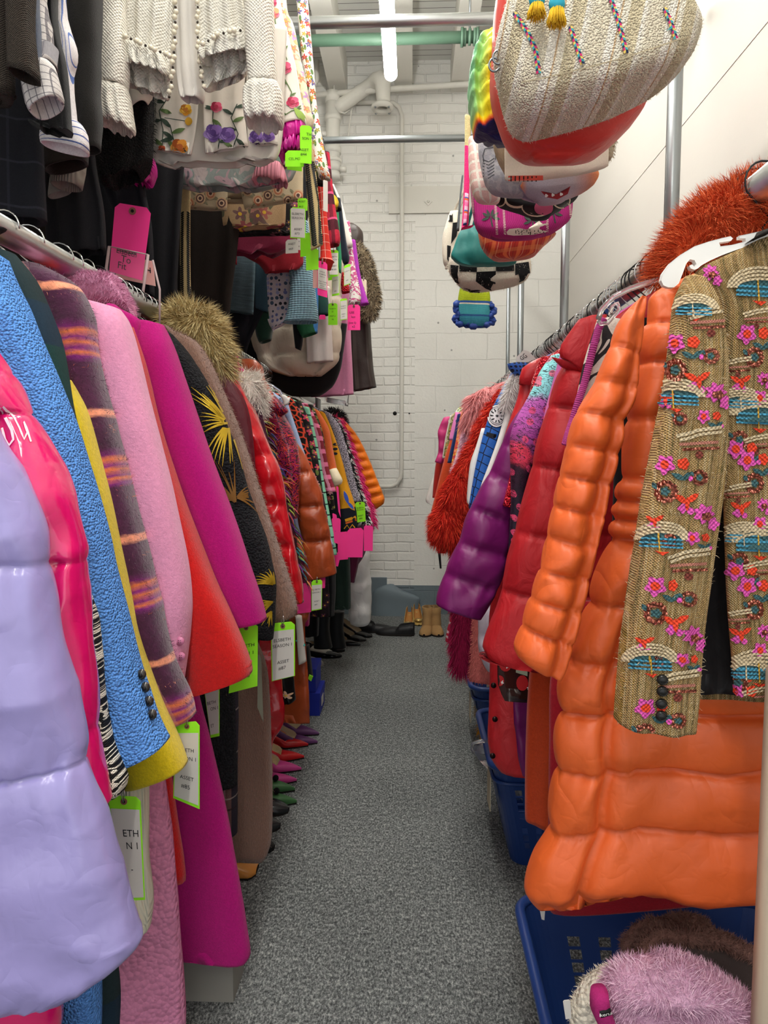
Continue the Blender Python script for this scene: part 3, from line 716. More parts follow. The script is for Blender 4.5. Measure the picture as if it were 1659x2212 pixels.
t, _ = coat('magenta_coat', 'long magenta wool coat with collar, hanging above a shoe box', 'coat', 1.548, 'L',
     [(285, 690, 352, 702, .6), (300, 760, 372, 745), (320, 830, 398, 820), (345, 920, 428, 910), (370, 1000, 456, 990), (400, 1080, 486, 1070), (430, 1160, 515, 1150), (460, 1240, 543, 1235), (490, 1310, 565, 1300), (510, 1352, 575, 1338)],
     .05, MAG, n=44, step=.01, wr=.005, wf=7, edge=[(310, 745), (350, 950), (400, 1200), (415, 1400), (432, 1500), (458, 1600), (482, 1700), (503, 1800), (521, 1900), (535, 1990), (544, 2050), (535, 2068)], bth=.035)
MB().loft([(235, 655, 262, 668, .5), (225, 668, 302, 690), (262, 700, 302, 720), (290, 745, 304, 758, .6)], 1.52, .02, MAG).build('collar', t)
PF = M('pink_fur', 'e5a2c4', rough=1, tex='fur', bump=.8); 
t = thing('fur_collar_coat', 'coat with a fluffy pale pink fur collar lying over the rail', 'coat', tuple(P(210, 640, 1.58)))
mb = MB().loft([(140, 640, 128, 608, .5), (160, 655, 165, 592), (200, 660, 215, 592), (250, 662, 245, 598), (285, 668, 262, 620), (292, 690, 275, 650, .6)], 1.585, .035, PF, open_end=False); mb.fur(6000, .012, .0006, PF, .3, 4); mb.build('collar', t)
MB().loft([(120, 640, 290, 660, .6), (100, 720, 300, 720), (100, 1100, 330, 1100), (110, 1500, 350, 1500)], 1.59, .02, M('dusty_pink_cloth', 'b9738f')).build('body', t)
BLKF = M('black_astrakhan', '1c1c20', rough=.95, tex='boucle', bump=1, bs=.9, var=.5)
def gold(mb):
    g = M('gold_thread', 'c8a92c', rough=.45, metal=.4, tex='leather'); g2 = M('bronze_thread', '7a5420', rough=.5, metal=.3, tex='leather')
    r = random.Random(3)
    def frond(cx, cy, a0, a1, n, l, m, w=4.5, drop=18):
        for i in range(n):
            a = a0 + (a1-a0)*i/(n-1) + r.uniform(-.05, .05); L = l*r.uniform(.75, 1.1); pts = []
            for k in range(7): s = k/6; pts.append((cx + math.cos(a)*L*s, cy + math.sin(a)*L*s + drop*s*s))
            mb.line(pts, (w, .8), m, .003 + .0004*i, sub=8)
    frond(489, 915, -2.35, -1.9, 9, 118, g, 6); frond(489, 915, -3.3, -2.5, 7, 62, g, 5); frond(489, 915, 1.0, 2.3, 9, 75, g, 5, 25); frond(492, 905, .6, 1.1, 4, 60, g)
    frond(508, 1085, -2.5, -1.6, 8, 105, g2, 5); frond(512, 1075, -1.1, .4, 7, 62, g2, 5); frond(510, 1080, -3.0, -2.5, 3, 45, g2, 4)
    frond(588, 1262, -2.9, -1.6, 8, 52, g, 5); frond(586, 1300, 2.2, 3.4, 6, 40, g, 4, 4); frond(584, 1320, 1.5, 2.6, 6, 30, g, 4, 4)
coat('embroidered_coat', 'black curly coat with gold palm leaf embroidery', 'coat', 1.76, 'L',
     [(350, 715, 372, 722, .6), (350, 760, 408, 765), (365, 820, 440, 815), (390, 890, 472, 880), (415, 960, 502, 950), (440, 1040, 530, 1035), (470, 1110, 555, 1110), (495, 1180, 578, 1180), (520, 1250, 593, 1250), (535, 1310, 594, 1310), (545, 1372, 590, 1380)],
     .045, BLKF, n=44, step=.009, wr=.008, wf=14, post=gold, edge=[(365, 760), (420, 1000), (480, 1200), (500, 1380), (505, 1500), (510, 1700)])
BRF = M('taupe_shearling', '8d6a5a', rough=1, tex='fur', bump=.8, sheen=.3)
coat('shearling_coat', 'long taupe brown shearling coat', 'coat', 1.93, 'L',
     [(352, 700, 375, 715, .6), (375, 735, 420, 735), (395, 790, 452, 780), (425, 850, 482, 845), (455, 920, 512, 915), (480, 990, 537, 985), (505, 1060, 560, 1055), (530, 1130, 583, 1125), (548, 1200, 606, 1195), (565, 1260, 626, 1255), (580, 1310, 640, 1308), (588, 1346, 638, 1328)],
     .045, BRF, n=40, step=.01, fur=dict(n=5000, ln=.010, w=.0006, m=BRF, grav=.5, seed=6), edge=[(395, 760), (440, 900), (520, 1200), (545, 1350), (575, 1430), (584, 1500), (588, 1620), (590, 1740), (586, 1820), (572, 1855)], bth=.04)
TAN = M('tan_fox_fur', 'c2aa72', rough=1, tex='fur', bump=.7)
t = thing('fur_hood_parka', 'parka with a big tan fox fur hood standing over the rail', 'coat', tuple(P(420, 760, 2.08)))
mb = MB().loft([(365, 672, 430, 668, .5), (352, 700, 462, 690), (372, 730, 480, 730), (400, 770, 490, 775), (440, 805, 492, 812, .6)], 2.08, .06, TAN, open_end=False)
mb.fur(9000, .05, .0009, TAN, .5, 8, rnd=.7, alt=[M('tan_fur_dark', '8a7040', tex='none', rough=.9), M('tan_fur_pale', 'e6d6a4', tex='none', rough=.9), M('tan_fur_pale2', 'd4be88', tex='none', rough=.9)]); mb.build('hood_trim', t)
MB().loft([(380, 760, 480, 800, .5), (330, 900, 540, 900), (330, 1200, 560, 1200), (330, 1500, 560, 1500)], 2.06, .02, M('maroon_shell', '5a1420', tex='nylon', rough=.4)).build('body', t)
RPV = M('red_vinyl', 'c41420', rough=.22, tex='crinkle', bump=.5, coat=.6)
coat('puffer_jacket', 'shiny red vinyl puffer coat next to the brown shearling', 'jacket', 2.15, 'L',
     [(470, 790, 500, 800, .6), (480, 850, 530, 850), (505, 910, 558, 905), (525, 970, 582, 965), (545, 1020, 606, 1015), (560, 1080, 618, 1080), (575, 1140, 628, 1140), (590, 1200, 640, 1200), (605, 1260, 652, 1260), (625, 1306, 656, 1300)],
     .05, RPV, n=36, step=.01, puff=[860, 985, 1090, 1180, 1320], wr=.012, wf=22, edge=[(490, 830), (540, 1000), (580, 1250), (585, 1350), (612, 1400), (620, 1480), (626, 1560), (600, 1610), (600, 1690)])
WCF = M('white_curly_fur', 'fff8ee', rough=1, tex='fur')
t = thing('curly_collar_coat', 'coat with a white curly fur collar beside the red vinyl coat', 'coat', tuple(P(535, 840, 2.28)))
mb = MB().loft([(520, 812, 545, 818, .5), (510, 830, 560, 828), (525, 860, 565, 862), (545, 890, 562, 895, .6)], 2.28, .045, WCF, open_end=False); mb.fur(3500, .05, .0012, WCF, .5, 9, rnd=1.8); mb.build('collar', t)
MB().loft([(480, 850, 560, 870, .6), (400, 1000, 585, 1000), (400, 1300, 600, 1300)], 2.26, .02, M('plum_cloth', '4a2038')).build('body', t)
FE = [M('feather_%d' % i, c, tex='none', rough=.5) for i, c in enumerate(('6d2a7a', '8fa83a', '1f6a70', 'a8343c', 'c07838', '2e3a80', '3a1c28'))]
def fth(mb): mb.fur(420, .06, .003, FE[0], .9, 5, rnd=.5, alt=FE[1:])
coat('feather_jacket', 'jacket fringed with multicolour feathers in purple, green and orange', 'jacket', 2.38, 'L',
     E([(556, 880), (575, 930), (592, 990), (612, 1050), (628, 1110), (640, 1160), (648, 1210), (655, 1250)], 22), .03, FE[6], post=fth)
MET = M('metallic_swirl', pat=p_swirl(['120c10', '120c10', 'a01c60', '120c10', 'd8402c', '8c1c5c', '120c10', '3c1020'], 30, 3), rough=.3, tex='crinkle', coat=.4)
t, _ = coat('jacquard_jacket', 'black jacket with metallic magenta and red swirls', 'jacket', 2.5, 'L',
     [(560, 850, 590, 860, .6), (562, 880, 612, 895), (575, 930, 632, 930), (590, 980, 645, 975), (600, 1030, 648, 1025), (612, 1080, 645, 1080), (622, 1120, 642, 1120)], .05, MET, wr=.01, wf=25)
MB().loft([(572, 842, 584, 846, .5), (565, 858, 618, 880), (575, 880, 622, 890), (590, 892, 612, 898, .5)], 2.46, .03, MET, wr=.008).build('collar', t)
RUST = M('rust_puffer', 'a4461f', rough=.38, tex='crinkle', bump=.4, spec=.5)
t, _ = coat('puffer_jacket', 'rust brown satin puffer jacket with square quilting', 'jacket', 2.62, 'L',
     [(628, 935, 640, 955, .6), (632, 985, 664, 990), (636, 1022, 677, 1020), (636, 1060, 692, 1055), (640, 1095, 700, 1090), (645, 1130, 708, 1130), (652, 1170, 716, 1165), (655, 1210, 722, 1205), (657, 1254, 727, 1238)],
     .05, RUST, n=40, step=.008, puff=[1020, 1093, 1168, 1262], pinch=.5, wr=.009, wf=20, edge=[(600, 900), (615, 1100), (630, 1240), (665, 1290), (672, 1380), (678, 1470), (682, 1560)])
MB().loft([(522, 776, 552, 778, .5), (524, 800, 566, 792), (540, 830, 572, 820), (560, 850, 590, 850), (585, 880, 612, 890, .5)], 2.56, .04, RUST, wr=.008).build('collar', t)
LB = M('pale_blue_cloth', 'a9bfe4', rough=.7)
coat('pale_blue_coat', 'narrow pale blue coat edge behind the rust puffer', 'coat', 2.80, 'L', E([(618, 860), (640, 925), (660, 985), (676, 1030), (690, 1080), (704, 1130), (714, 1160), (721, 1180)], 14), .02, LB)
ANI = M('orange_black_animal', pat=p_cells('15100e', 'd8492c', 46, .13), rough=.9, tex='wool')
coat('animal_knit', 'orange and black animal spot knit cardigan', 'cardigan', 2.92, 'L', E([(630, 858), (645, 885), (655, 915), (662, 945), (668, 975), (676, 1010), (684, 1040)], (30, 26)), .03, ANI)
def p_bf(t, uv): return p_floral('121212', ['e88aa0', 'f0c0c8', '121212', 'd84868', '121212'], '6a7a3a', 30, .5, 40)(t, uv)
BF1 = M('black_floral', pat=p_bf, rough=.8, tex='wool')
coat('floral_coat', 'black coat scattered with small pink blossoms on the left rail', 'coat', 3.05, 'L', E([(650, 868), (668, 910), (680, 960), (690, 1010), (697, 1060), (706, 1110), (712, 1160)], 26), .03, BF1)
MINT = M('mint_scallop', pat=p_stripes(.05, [(0, '8fd8b4'), (.5, '18382c'), (.62, '8fd8b4')], 1, .02), rough=.8)
coat('mint_cardigan', 'mint green cardigan with dark scalloped edge', 'cardigan', 3.17, 'L', E([(668, 880), (686, 960), (700, 1040), (712, 1110), (722, 1160), (728, 1198)], 14), .02, MINT)
PR = M('red_pink_check', pat=p_plaid('8a2436', [(1, .06, 0, .02, 'e878a0', 1), (0, .05, 0, .015, 'f09cbc', .7)], .01), tex='wool')
coat('checked_coat', 'fuzzy dark red coat with pink check and pink cuff', 'coat', 3.30, 'L', E([(664, 872), (690, 920), (702, 970), (712, 1020), (722, 1050), (726, 1062)], 22), .03, PR)
BF2 = M('black_rose', pat=p_floral('15120f', ['e0a8b0', '15120f', '7a8a3a', 'c86070'], '5a6a38', 34, .45), rough=.8)
coat('dark_floral_dress', 'dark dress printed with roses between the checked and coral coats', 'dress', 3.40, 'L', E([(676, 875), (696, 930), (706, 990), (716, 1040), (724, 1100)], 16), .02, BF2)
COR = wool('coral_wool', 'e8703c', bump=.4)
def crm(mb): pass
t, _ = coat('coral_coat', 'coral orange coat with a padded cream cuff', 'coat', 3.52, 'L', [(676, 882, 690, 890, .6), (690, 930, 710, 925), (698, 970, 718, 965), (704, 1000, 724, 995), (710, 1020, 728, 1016)], .03, COR)
MB().loft([(711, 1015, 727, 1011, .7), (714, 1030, 735, 1026), (718, 1042, 740, 1038), (722, 1052, 737, 1046, .7)], 3.5, .035, M('cream_satin', 'efe2c0', rough=.4, tex='crinkle')).build('cuff', t)
def vars_(mb):
    g = M('gold_felt', 'e0a020', rough=.9); b = M('blue_felt', '3c5cc0', rough=.9); o = M('orange_felt', 'd86a28', rough=.9); n = M('navy_felt', '181c28')
    mb.decal(leaf(748, 1075, 20, 7, 1.2), g, .002); mb.decal(leaf(748, 1075, 16, 4, 1.25), b, .003); mb.decal(leaf(738, 1070, 10, 4, 1.9), g, .002); mb.decal(leaf(757, 1092, 14, 5, .9), g, .002); mb.decal(leaf(757, 1092, 11, 3, .9), b, .003)
    mb.line([(735, 1128), (768, 1117)], 6, g, .003); mb.line([(736, 1134), (769, 1123)], 4, o, .003); mb.line([(744, 1142), (750, 1134), (755, 1142), (761, 1133), (766, 1140)], 2, g, .003)
    for y in (960, 970, 980): mb.decal(circ(724, y, 5, 3), n, .002)
GN = M('gold_navy', pat=lambda t, uv: t.mix(t.m('LESS_THAN', t.sep(uv)[1], -.505), hx('dc9a1c'), hx('181c26')), rough=.9, tex='wool')
coat('varsity_cardigan', 'mustard and navy jacket with blue animal patch and striped cuff', 'jacket', 3.68, 'L', [(690, 888, 702, 893, .6), (702, 930, 716, 925), (712, 970, 730, 965), (722, 1010, 742, 1005), (730, 1050, 752, 1045), (733, 1080, 762, 1075), (735, 1110, 770, 1105), (740, 1148, 772, 1138)], .04, GN, post=vars_)
SPK = M('speckled_tweed', pat=p_dots('b8b2c0', ['26242c', '4a4652'], 190, .42, 1), rough=.9, tex='tweed')
coat('speckled_coat', 'grey speckled tweed coat tagged with a green card', 'coat', 3.84, 'L', [(696, 887, 712, 892, .6), (712, 920, 735, 922), (724, 960, 747, 962), (735, 1000, 758, 1002), (745, 1040, 768, 1042), (755, 1085, 779, 1082)], .035, SPK)
BWF = M('black_fur', '18161a', rough=1, tex='fur'); WF = M('white_fur_strand', 'ece8e4', rough=1, tex='none')
mbf = dict(n=1800, ln=.03, w=.0018, m=BWF, grav=.8, seed=4, alt=[WF])
coat('two_tone_fur', 'black and white fur coat behind the speckled tweed', 'coat', 4.02, 'L', E([(722, 900), (742, 930), (756, 975), (768, 1020), (780, 1060), (792, 1100), (802, 1130)], (16, 24)), .04, BWF, fur=mbf)
HPF = M('hot_pink_fur', 'ee3c86', rough=1, tex='fur')
coat('pink_shag_coat', 'shaggy hot pink coat edge beside the far orange puffer', 'coat', 4.2, 'L', E([(735, 905), (750, 940), (765, 985), (778, 1030), (792, 1070), (804, 1105), (809, 1135)], 16), .03, HPF, fur=dict(n=1800, ln=.05, w=.002, m=HPF, grav=.9, seed=5))
OP = M('tangerine_puffer', 'ee7a12', rough=.5, tex='nylon', bump=.5)
coat('puffer_jacket', 'tangerine puffer jacket last on the left rail by the brick wall', 'jacket', 4.45, 'L', [(728, 902, 742, 906, .6), (742, 925, 764, 930), (752, 955, 780, 955), (763, 985, 793, 982), (774, 1015, 805, 1010), (783, 1045, 816, 1038), (792, 1070, 826, 1062), (802, 1092, 831, 1078), (812, 1100, 829, 1088)], .06, OP, n=36, step=.01, puff=[918, 938, 958, 977, 996, 1015, 1034, 1052, 1070, 1100], pinch=.4, edge=[(730, 925), (745, 1000), (770, 1090), (775, 1150)])
t = thing('dark_fur_coat', 'black fur shoulder rising behind the speckled and pink coats', 'coat', tuple(P(735, 890, 4.6)))
mb = MB().loft([(700, 888, 728, 884, .5), (700, 905, 745, 900), (710, 930, 752, 935)], 4.6, .05, BWF); mb.fur(1200, .03, .002, BWF, .3, 2); mb.build('shoulder', t)
# hidden lower garments and shorter clothes between the racks
def low(name, label, cat, Y, st, m, th=.03, group=None, **k): return hang(name, label, cat, Y, [('body', st, th, m, {**dict(fold=.008, wr=.003), **k})], group=group)
PLA = M('brown_link_plaid', pat=p_plaid('6a4c48', [(0, .06, 0, .012, '2a2430', 1), (0, .06, .02, .006, '9a8480', .9), (0, .06, .035, .003, '1a1416', 1), (1, .11, 0, .004, 'a89890', .7), (1, .11, .03, .005, '2a1c1e', .8)]), tex='wool', rough=.9)
low('plaid_coat', 'dark brown plaid coat hem seen between magenta and shearling coats', 'coat', 1.80, [(330, 900, 420, 900), (380, 1300, 480, 1300), (400, 1500, 512, 1480), (400, 1700, 512, 1700), (400, 1800, 512, 1800)], PLA)
low('floral_satin_dress', 'black satin dress with peach blossoms under asset tag', 'dress', 2.42, [(500, 1300, 620, 1290), (500, 1450, 632, 1440), (585, 1525, 638, 1512)], M('black_satin_floral', pat=p_floral('100e0e', ['e8a070', '100e0e', 'f0c8a0', '3a5a30'], '3a4a28', 16, .4), rough=.3, tex='crinkle'))
low('orange_shell_coat', 'orange red shell coat hem beside the shearling', 'coat', 2.2, [(500, 1300, 590, 1320), (520, 1400, 602, 1400), (520, 1480, 610, 1480), (530, 1558, 612, 1558)], nylon('orange_shell', 'd0421a'))
low('forest_coat', 'dark forest green coat hem near the white plastic bag', 'coat', 3.9, [(690, 1120, 745, 1120), (700, 1200, 755, 1200), (712, 1300, 758, 1300), (722, 1316, 757, 1314)], wool('forest_wool', '1c2e26'))
low('maroon_dress', 'maroon dress hem beneath the pink cards', 'dress', 4.1, [(740, 1120, 775, 1120), (745, 1180, 780, 1180), (752, 1255, 766, 1258)], wool('maroon_wool', '5e1e3a'))
low('mauve_coat', 'mauve pointed coat flap beneath the pink cards', 'coat', 4.2, [(745, 1120, 790, 1120), (750, 1185, 790, 1190), (756, 1236, 764, 1232)], wool('mauve_wool', '7a5068'))
low('dark_lace_dress', 'dark plum lace dress hanging low behind white asset tag', 'dress', 3.3, [(620, 1150, 700, 1150), (640, 1250, 710, 1250), (650, 1330, 712, 1330)], M('plum_lace', pat=p_floral('1c1218', ['5a2a44', '1c1218'], '241820', 30, .5), rough=.8))
low('black_trousers', 'black trousers hanging low beside the shoes', 'trousers', 3.6, [(690, 1150, 720, 1150), (690, 1250, 725, 1250), (695, 1330, 722, 1330)], wool('black_wool', '131316'))
low('fuchsia_dress', 'fuchsia dress hem over the black boots', 'dress', 3.0, [(600, 1150, 670, 1150), (640, 1260, 672, 1260), (650, 1352, 668, 1350)], wool('fuchsia_wool', 'b01c64'))
low('black_dress', 'plain black dress hem behind the fuchsia one', 'dress', 3.5, [(600, 1150, 690, 1150), (640, 1300, 690, 1300), (650, 1375, 688, 1372)], wool('black_wool'))
# white laundry tags, ivory slim sleeves under lavender
low('ivory_sweater', 'ivory knit sleeve with ribbed cuff behind the nearest asset tag', 'sweater', 1.30, [(225, 1560, 300, 1560), (232, 1700, 318, 1690), (240, 1850, 318, 1850), (250, 1960, 328, 1940), (285, 2010, 322, 1995)], M('ivory_rib', 'e8e2cc', tex='rib', rough=.9), open_end=False)
# ================================================================ lower right rail, near to far
def p_boucle_tweed(t, uv):
    o = t.sep(uv); n = t.noise(t.sc(uv, (1, .14, 1)), 620, 3, .7)
    n2 = t.noise(t.sc(uv, (1, .02, 1)), 240, 2, .5); st = t.ramp(n2, [(.36, '5c5a34'), (.44, 'b08c58'), (.52, 'c8a468'), (.58, 'e4d0a4'), (.66, 'b89038')])
    c = t.ramp(n, [(0, '4e4a30'), (.38, '7a6a3c'), (.47, 'b8955c'), (.52, 'd8bc86'), (.57, 'b07f6a'), (.63, 'c9a03c'), (.75, 'efdcb4')])
    c = t.mix(.5, c, st)
    w = t.m('SINE', t.m('MULTIPLY', o[1], 2600.0)); return t.mix(t.m('MULTIPLY', t.m('GREATER_THAN', w, .3), .3), c, hx('4a3c2c'))
TW = M('tan_boucle_tweed', pat=p_boucle_tweed, rough=.9, tex='tweed', bump=.6, var=.12)
YP = [M('yarn_' + n, c, rough=.9, tex='tweed', bump=.8, bs=.6) for n, c in (('cream', 'd8c4a0'), ('teal', '3f6468'), ('blue', '4fa0c0'), ('orange', 'f0492c'), ('pink', 'e85cb8'), ('brown', '7a3a30'), ('gold', 'd8a840'))]
cream, teal, blue_, oran, pink_, brwn, gld = YP
GLIT = M('copper_glitter', 'a86050', rough=.25, metal=.7, tex='boucle', bump=1)
def yarn(mb, kind, x, y, s=1.0):
    if kind == 'mush':
        for k in range(4):
            pts = [(x + s*(60 - 5*k)*math.cos(a), y - s*(38 - 7*k)*math.sin(a)) for a in [PI*i/10 for i in range(11)]]
            mb.line(pts, 5*s, cream, .0022 + .0003*k, sub=6)
        mb.decal([(x - 44*s, y + 2*s)] + [(x + 42*s*math.cos(a), y - 16*s*math.sin(a)) for a in [PI - PI*i/8 for i in range(9)]] + [(x + 44*s, y + 14*s), (x - 40*s, y + 12*s)], teal, .002)
        for dy in (-4, 5, 13): mb.line([(x - 45*s, y + dy*s), (x + 46*s, y + (dy+4)*s)], 4*s, blue_, .003, sub=8)
        mb.decal([(x - 14*s, y + 24*s), (x + 14*s, y + 26*s), (x + 2*s, y + 34*s)], oran, .002); mb.line([(x - 4*s, y - 14*s), (x - 2*s, y + 26*s)], 3*s, cream if s < 1 else gld, .0038, sub=6)
    elif kind == 'fl':
        mb.decal(circ(x, y, 22*s, 24*s, n=12, pet=5, pa=.35, rot=.4), pink_, .0024); mb.decal(circ(x, y, 9*s, 10*s, n=8), oran, .003)
        mb.decal(circ(x + 36*s, y - 2*s, 13*s, 14*s, n=10, pet=5, pa=.2), oran, .0024); mb.decal(leaf(x + 26*s, y + 26*s, 16*s, 6*s, .5), teal, .002); mb.decal(leaf(x + 44*s, y + 24*s, 14*s, 6*s, 2.5), teal, .002); mb.decal(circ(x + 52*s, y + 30*s, 6*s), pink_, .0026)
    elif kind == 'bf':
        mb.decal(leaf(x - 14*s, y - 12*s, 17*s, 7*s, .6), oran, .0024); mb.decal(leaf(x + 12*s, y - 14*s, 17*s, 7*s, -.6), oran, .0024); mb.decal(circ(x - 10*s, y + 8*s, 14*s, 12*s, n=10, pet=4), pink_, .0022); mb.decal(leaf(x, y - 2*s, 16*s, 6*s, 1.5), oran, .003); mb.decal(circ(x + 8*s, y + 14*s, 8*s), pink_, .0022)
    elif kind == 'ring':
        for i in range(11):
            a = 2*PI*i/11; mb.decal(circ(x + 18*s*math.cos(a), y + 19*s*math.sin(a), 7*s, n=7), GLIT, .0022)
        mb.decal(circ(x, y, 11*s, 11*s, n=9, pet=5), teal, .0026); mb.decal(leaf(x - 22*s, y - 12*s, 9*s, 5*s, 1), teal, .0026)
    elif kind == 'pk':
        mb.decal(circ(x, y, 26*s, 26*s, n=14, pet=7, pa=.4), pink_, .0022); mb.decal(circ(x + 20*s, y + 24*s, 16*s, 18*s, n=12, pet=5), pink_, .0022); mb.decal(circ(x + 4*s, y + 6*s, 14*s, 12*s, n=8, pet=5), GLIT, .0028)
    elif kind == 'br':
        mb.line([(x - 30*s, y), (x + 34*s, y - 4*s)], 5*s, M('yarn_rose', 'b87868', rough=.9, tex='tweed'), .0022); mb.line([(x - 26*s, y + 9*s), (x + 36*s, y + 6*s)], 5*s, GLIT, .0022)
        mb.line([(x - 34*s, y - 14*s), (x, y - 24*s), (x + 40*s, y - 30*s)], 6*s, cream, .0026); mb.line([(x - 30*s, y - 7*s), (x + 4*s, y - 17*s), (x + 40*s, y - 22*s)], 5*s, cream, .0028); mb.decal(circ(x + 4*s, y + 18*s, 7*s), brwn, .002)
def tws(mb):
    for k in range(5):
        y = 640 + 262*k; dx = -k*24
        if k == 0: yarn(mb, 'mush', 1500, 668, .8)
        else: yarn(mb, 'mush', 1478 + dx + (8 if k == 1 else 0), 660 + 263*k - 45*(k == 1) - 20, 1)
        yarn(mb, 'br', 1530 + dx*1.0, 698 + 262*k, 1.25); yarn(mb, 'ring', 1535 + dx, 770 + 262*k, .7); yarn(mb, 'fl', 1520 + dx*1.0, 900 + 262*k, .7); yarn(mb, 'ring', 1470 + dx, 905 + 262*k, .6); yarn(mb, 'fl', 1462 + dx*.95, 742 + 262*k, 1)
        yarn(mb, 'ring', 1462 + dx*.95, 800 + 262*k); yarn(mb, 'bf', 1508 + dx, 828 + 262*k); yarn(mb, 'pk', 1545 + dx*1.05, 848 + 262*k, .9); yarn(mb, 'bf', 1442 + dx, 868 + 262*k, .7)
    g = plain('black_dome_button', '161514', rough=.35, coat=.3)
    for x, y in ((1432, 1467), (1432, 1492), (1430, 1519), (1430, 1545)):
        c = mb.hit(x, y, .003)
        if c:
            b_ = MB().ball(c, (.0075, .005, .0068), g, 16); mb.subs.append(('button', b_)); b_.tube([c + Vector((.0052*math.cos(a), -.0035, .0048*math.sin(a))) for a in [2*PI*i/14 for i in range(15)]], .0008, g, 6)
    mb.fur(1500, .007, .0004, cream, .3, 4, rnd=2)
def twb(mb):
    for k in range(4):
        yarn(mb, 'mush', 1640, 622 + 275*k, 1.15); yarn(mb, 'mush', 1600 + 6*k, 880 + 290*k - 12, .8) if k < 3 else None
        yarn(mb, 'fl', 1612, 722 + 272*k, 1.0); yarn(mb, 'br', 1590, 795 + 272*k, .8); yarn(mb, 'fl', 1640, 860 + 272*k, .8); yarn(mb, 'ring', 1628, 772 + 272*k, .9); yarn(mb, 'bf', 1600, 830 + 272*k, .8); yarn(mb, 'pk', 1648, 818 + 272*k, .6); yarn(mb, 'br', 1630, 690 + 272*k, .8); yarn(mb, 'ring', 1596, 950 + 262*k, .8); yarn(mb, 'fl', 1588, 980 + 262*k - 10, .95)
    yarn(mb, 'pk', 1535, 590, .7)
    for x in (1745, 1830, 1910):
        for k in range(4):
            y = 620 + 265*k + (x - 1745)*.6; yarn(mb, 'mush', x, y, .9); yarn(mb, 'fl', x - 20, y + 90, .9); yarn(mb, 'ring', x + 15, y + 150, .8); yarn(mb, 'bf', x - 15, y + 195, .8)
t = thing('tweed_jacket', 'tan boucle tweed jacket woven with pink, orange and teal flowers', 'jacket', tuple(P(1700, 500, .97)))
mb = MB().loft([(1480, 598, 1520, 600, .5), (1462, 650, 1545, 655), (1450, 740, 1560, 745), (1436, 850, 1561, 855), (1420, 930, 1559, 940), (1404, 1020, 1553, 1030), (1388, 1110, 1541, 1120), (1373, 1210, 1528, 1220), (1358, 1310, 1514, 1320), (1345, 1400, 1506, 1410), (1338, 1480, 1500, 1488), (1332, 1558, 1494, 1568)], .93, .042, TW, n=64, step=.007, wr=.006, wf=9, seed=2, fold=.004)
tws(mb); mb.build('sleeve', t)
mb = MB().loft([(1640, 512, 1800, 500, .5), (1580, 545, 1880, 520, .8), (1500, 592, 1960, 560), (1545, 660, 1980, 650), (1560, 760, 1960, 760), (1560, 900, 1950, 900), (1560, 1000, 1950, 1000), (1563, 1150, 1950, 1150), (1568, 1300, 1955, 1300), (1578, 1420, 1960, 1420), (1586, 1498, 1960, 1502)], .965, .022, TW, n=64, step=.008, wr=.005, wf=8, seed=4, fold=.006); twb(mb); mb.build('front_panel', t)
MB().loft([(1500, 800, 1800, 800), (1490, 1100, 1800, 1100), (1490, 1300, 1800, 1300), (1492, 1496, 1800, 1498)], 1.015, .012, M('black_lining', '1c1a1c', rough=.55, tex='nylon', bump=.2), fold=.006).build('lining', t)
MB().loft([(1490, 1380, 1850, 1380), (1498, 1506, 1850, 1520)], 1.035, .010, TW, fold=.004).build('back_panel', t)
MB().loft([(1628, 520, 1640, 500, .5), (1640, 512, 1680, 488), (1660, 505, 1700, 478)], .94, .02, M('dark_braid', '2c2826', tex='tweed')).build('collar', t)
# white plastic hanger holding it
hp = [(1428, 606), (1432, 590), (1448, 568), (1470, 550), (1500, 532), (1530, 522), (1560, 514), (1578, 511), (1583, 515), (1579, 520), (1553, 524), (1556, 532), (1580, 529), (1612, 522), (1610, 515), (1598, 514), (1598, 509), (1640, 500), (1700, 486), (1760, 478), (1760, 500), (1700, 508), (1659, 517), (1620, 530), (1590, 540), (1560, 551), (1535, 562), (1515, 573), (1507, 580), (1500, 582), (1492, 580), (1490, 574), (1495, 572), (1499, 575), (1504, 570), (1500, 562), (1490, 560), (1482, 570), (1474, 592), (1466, 612), (1456, 620), (1444, 620), (1434, 616)]
mb = MB().prism([P(x, y, .955) for x, y in hp], (0, .009, 0), WHT)
a = P(1432, 590, .955); mb.sm = False
t = thing('plastic_hanger', 'white plastic hanger with notched shoulders under the tweed jacket', 'hanger', tuple(P(1600, 520, .955)))
ho = mb.build('frame', t, smooth=False); bm_ = ho.modifiers.new('bevel', 'BEVEL'); bm_.width = .0018; bm_.segments = 3
MB().tube([P(1730, 490, .96), P(1730, 450, .96)] + [Vector((XR + .03*math.cos(a), .96, ZB - .008 + .03*math.sin(a))) for a in (-1.4, -.9, -.4, .1, .6, 1.1, 1.57, 2.1, 2.6, 3.1, 3.5)], .0022, WHT, 8).build('hook', t)
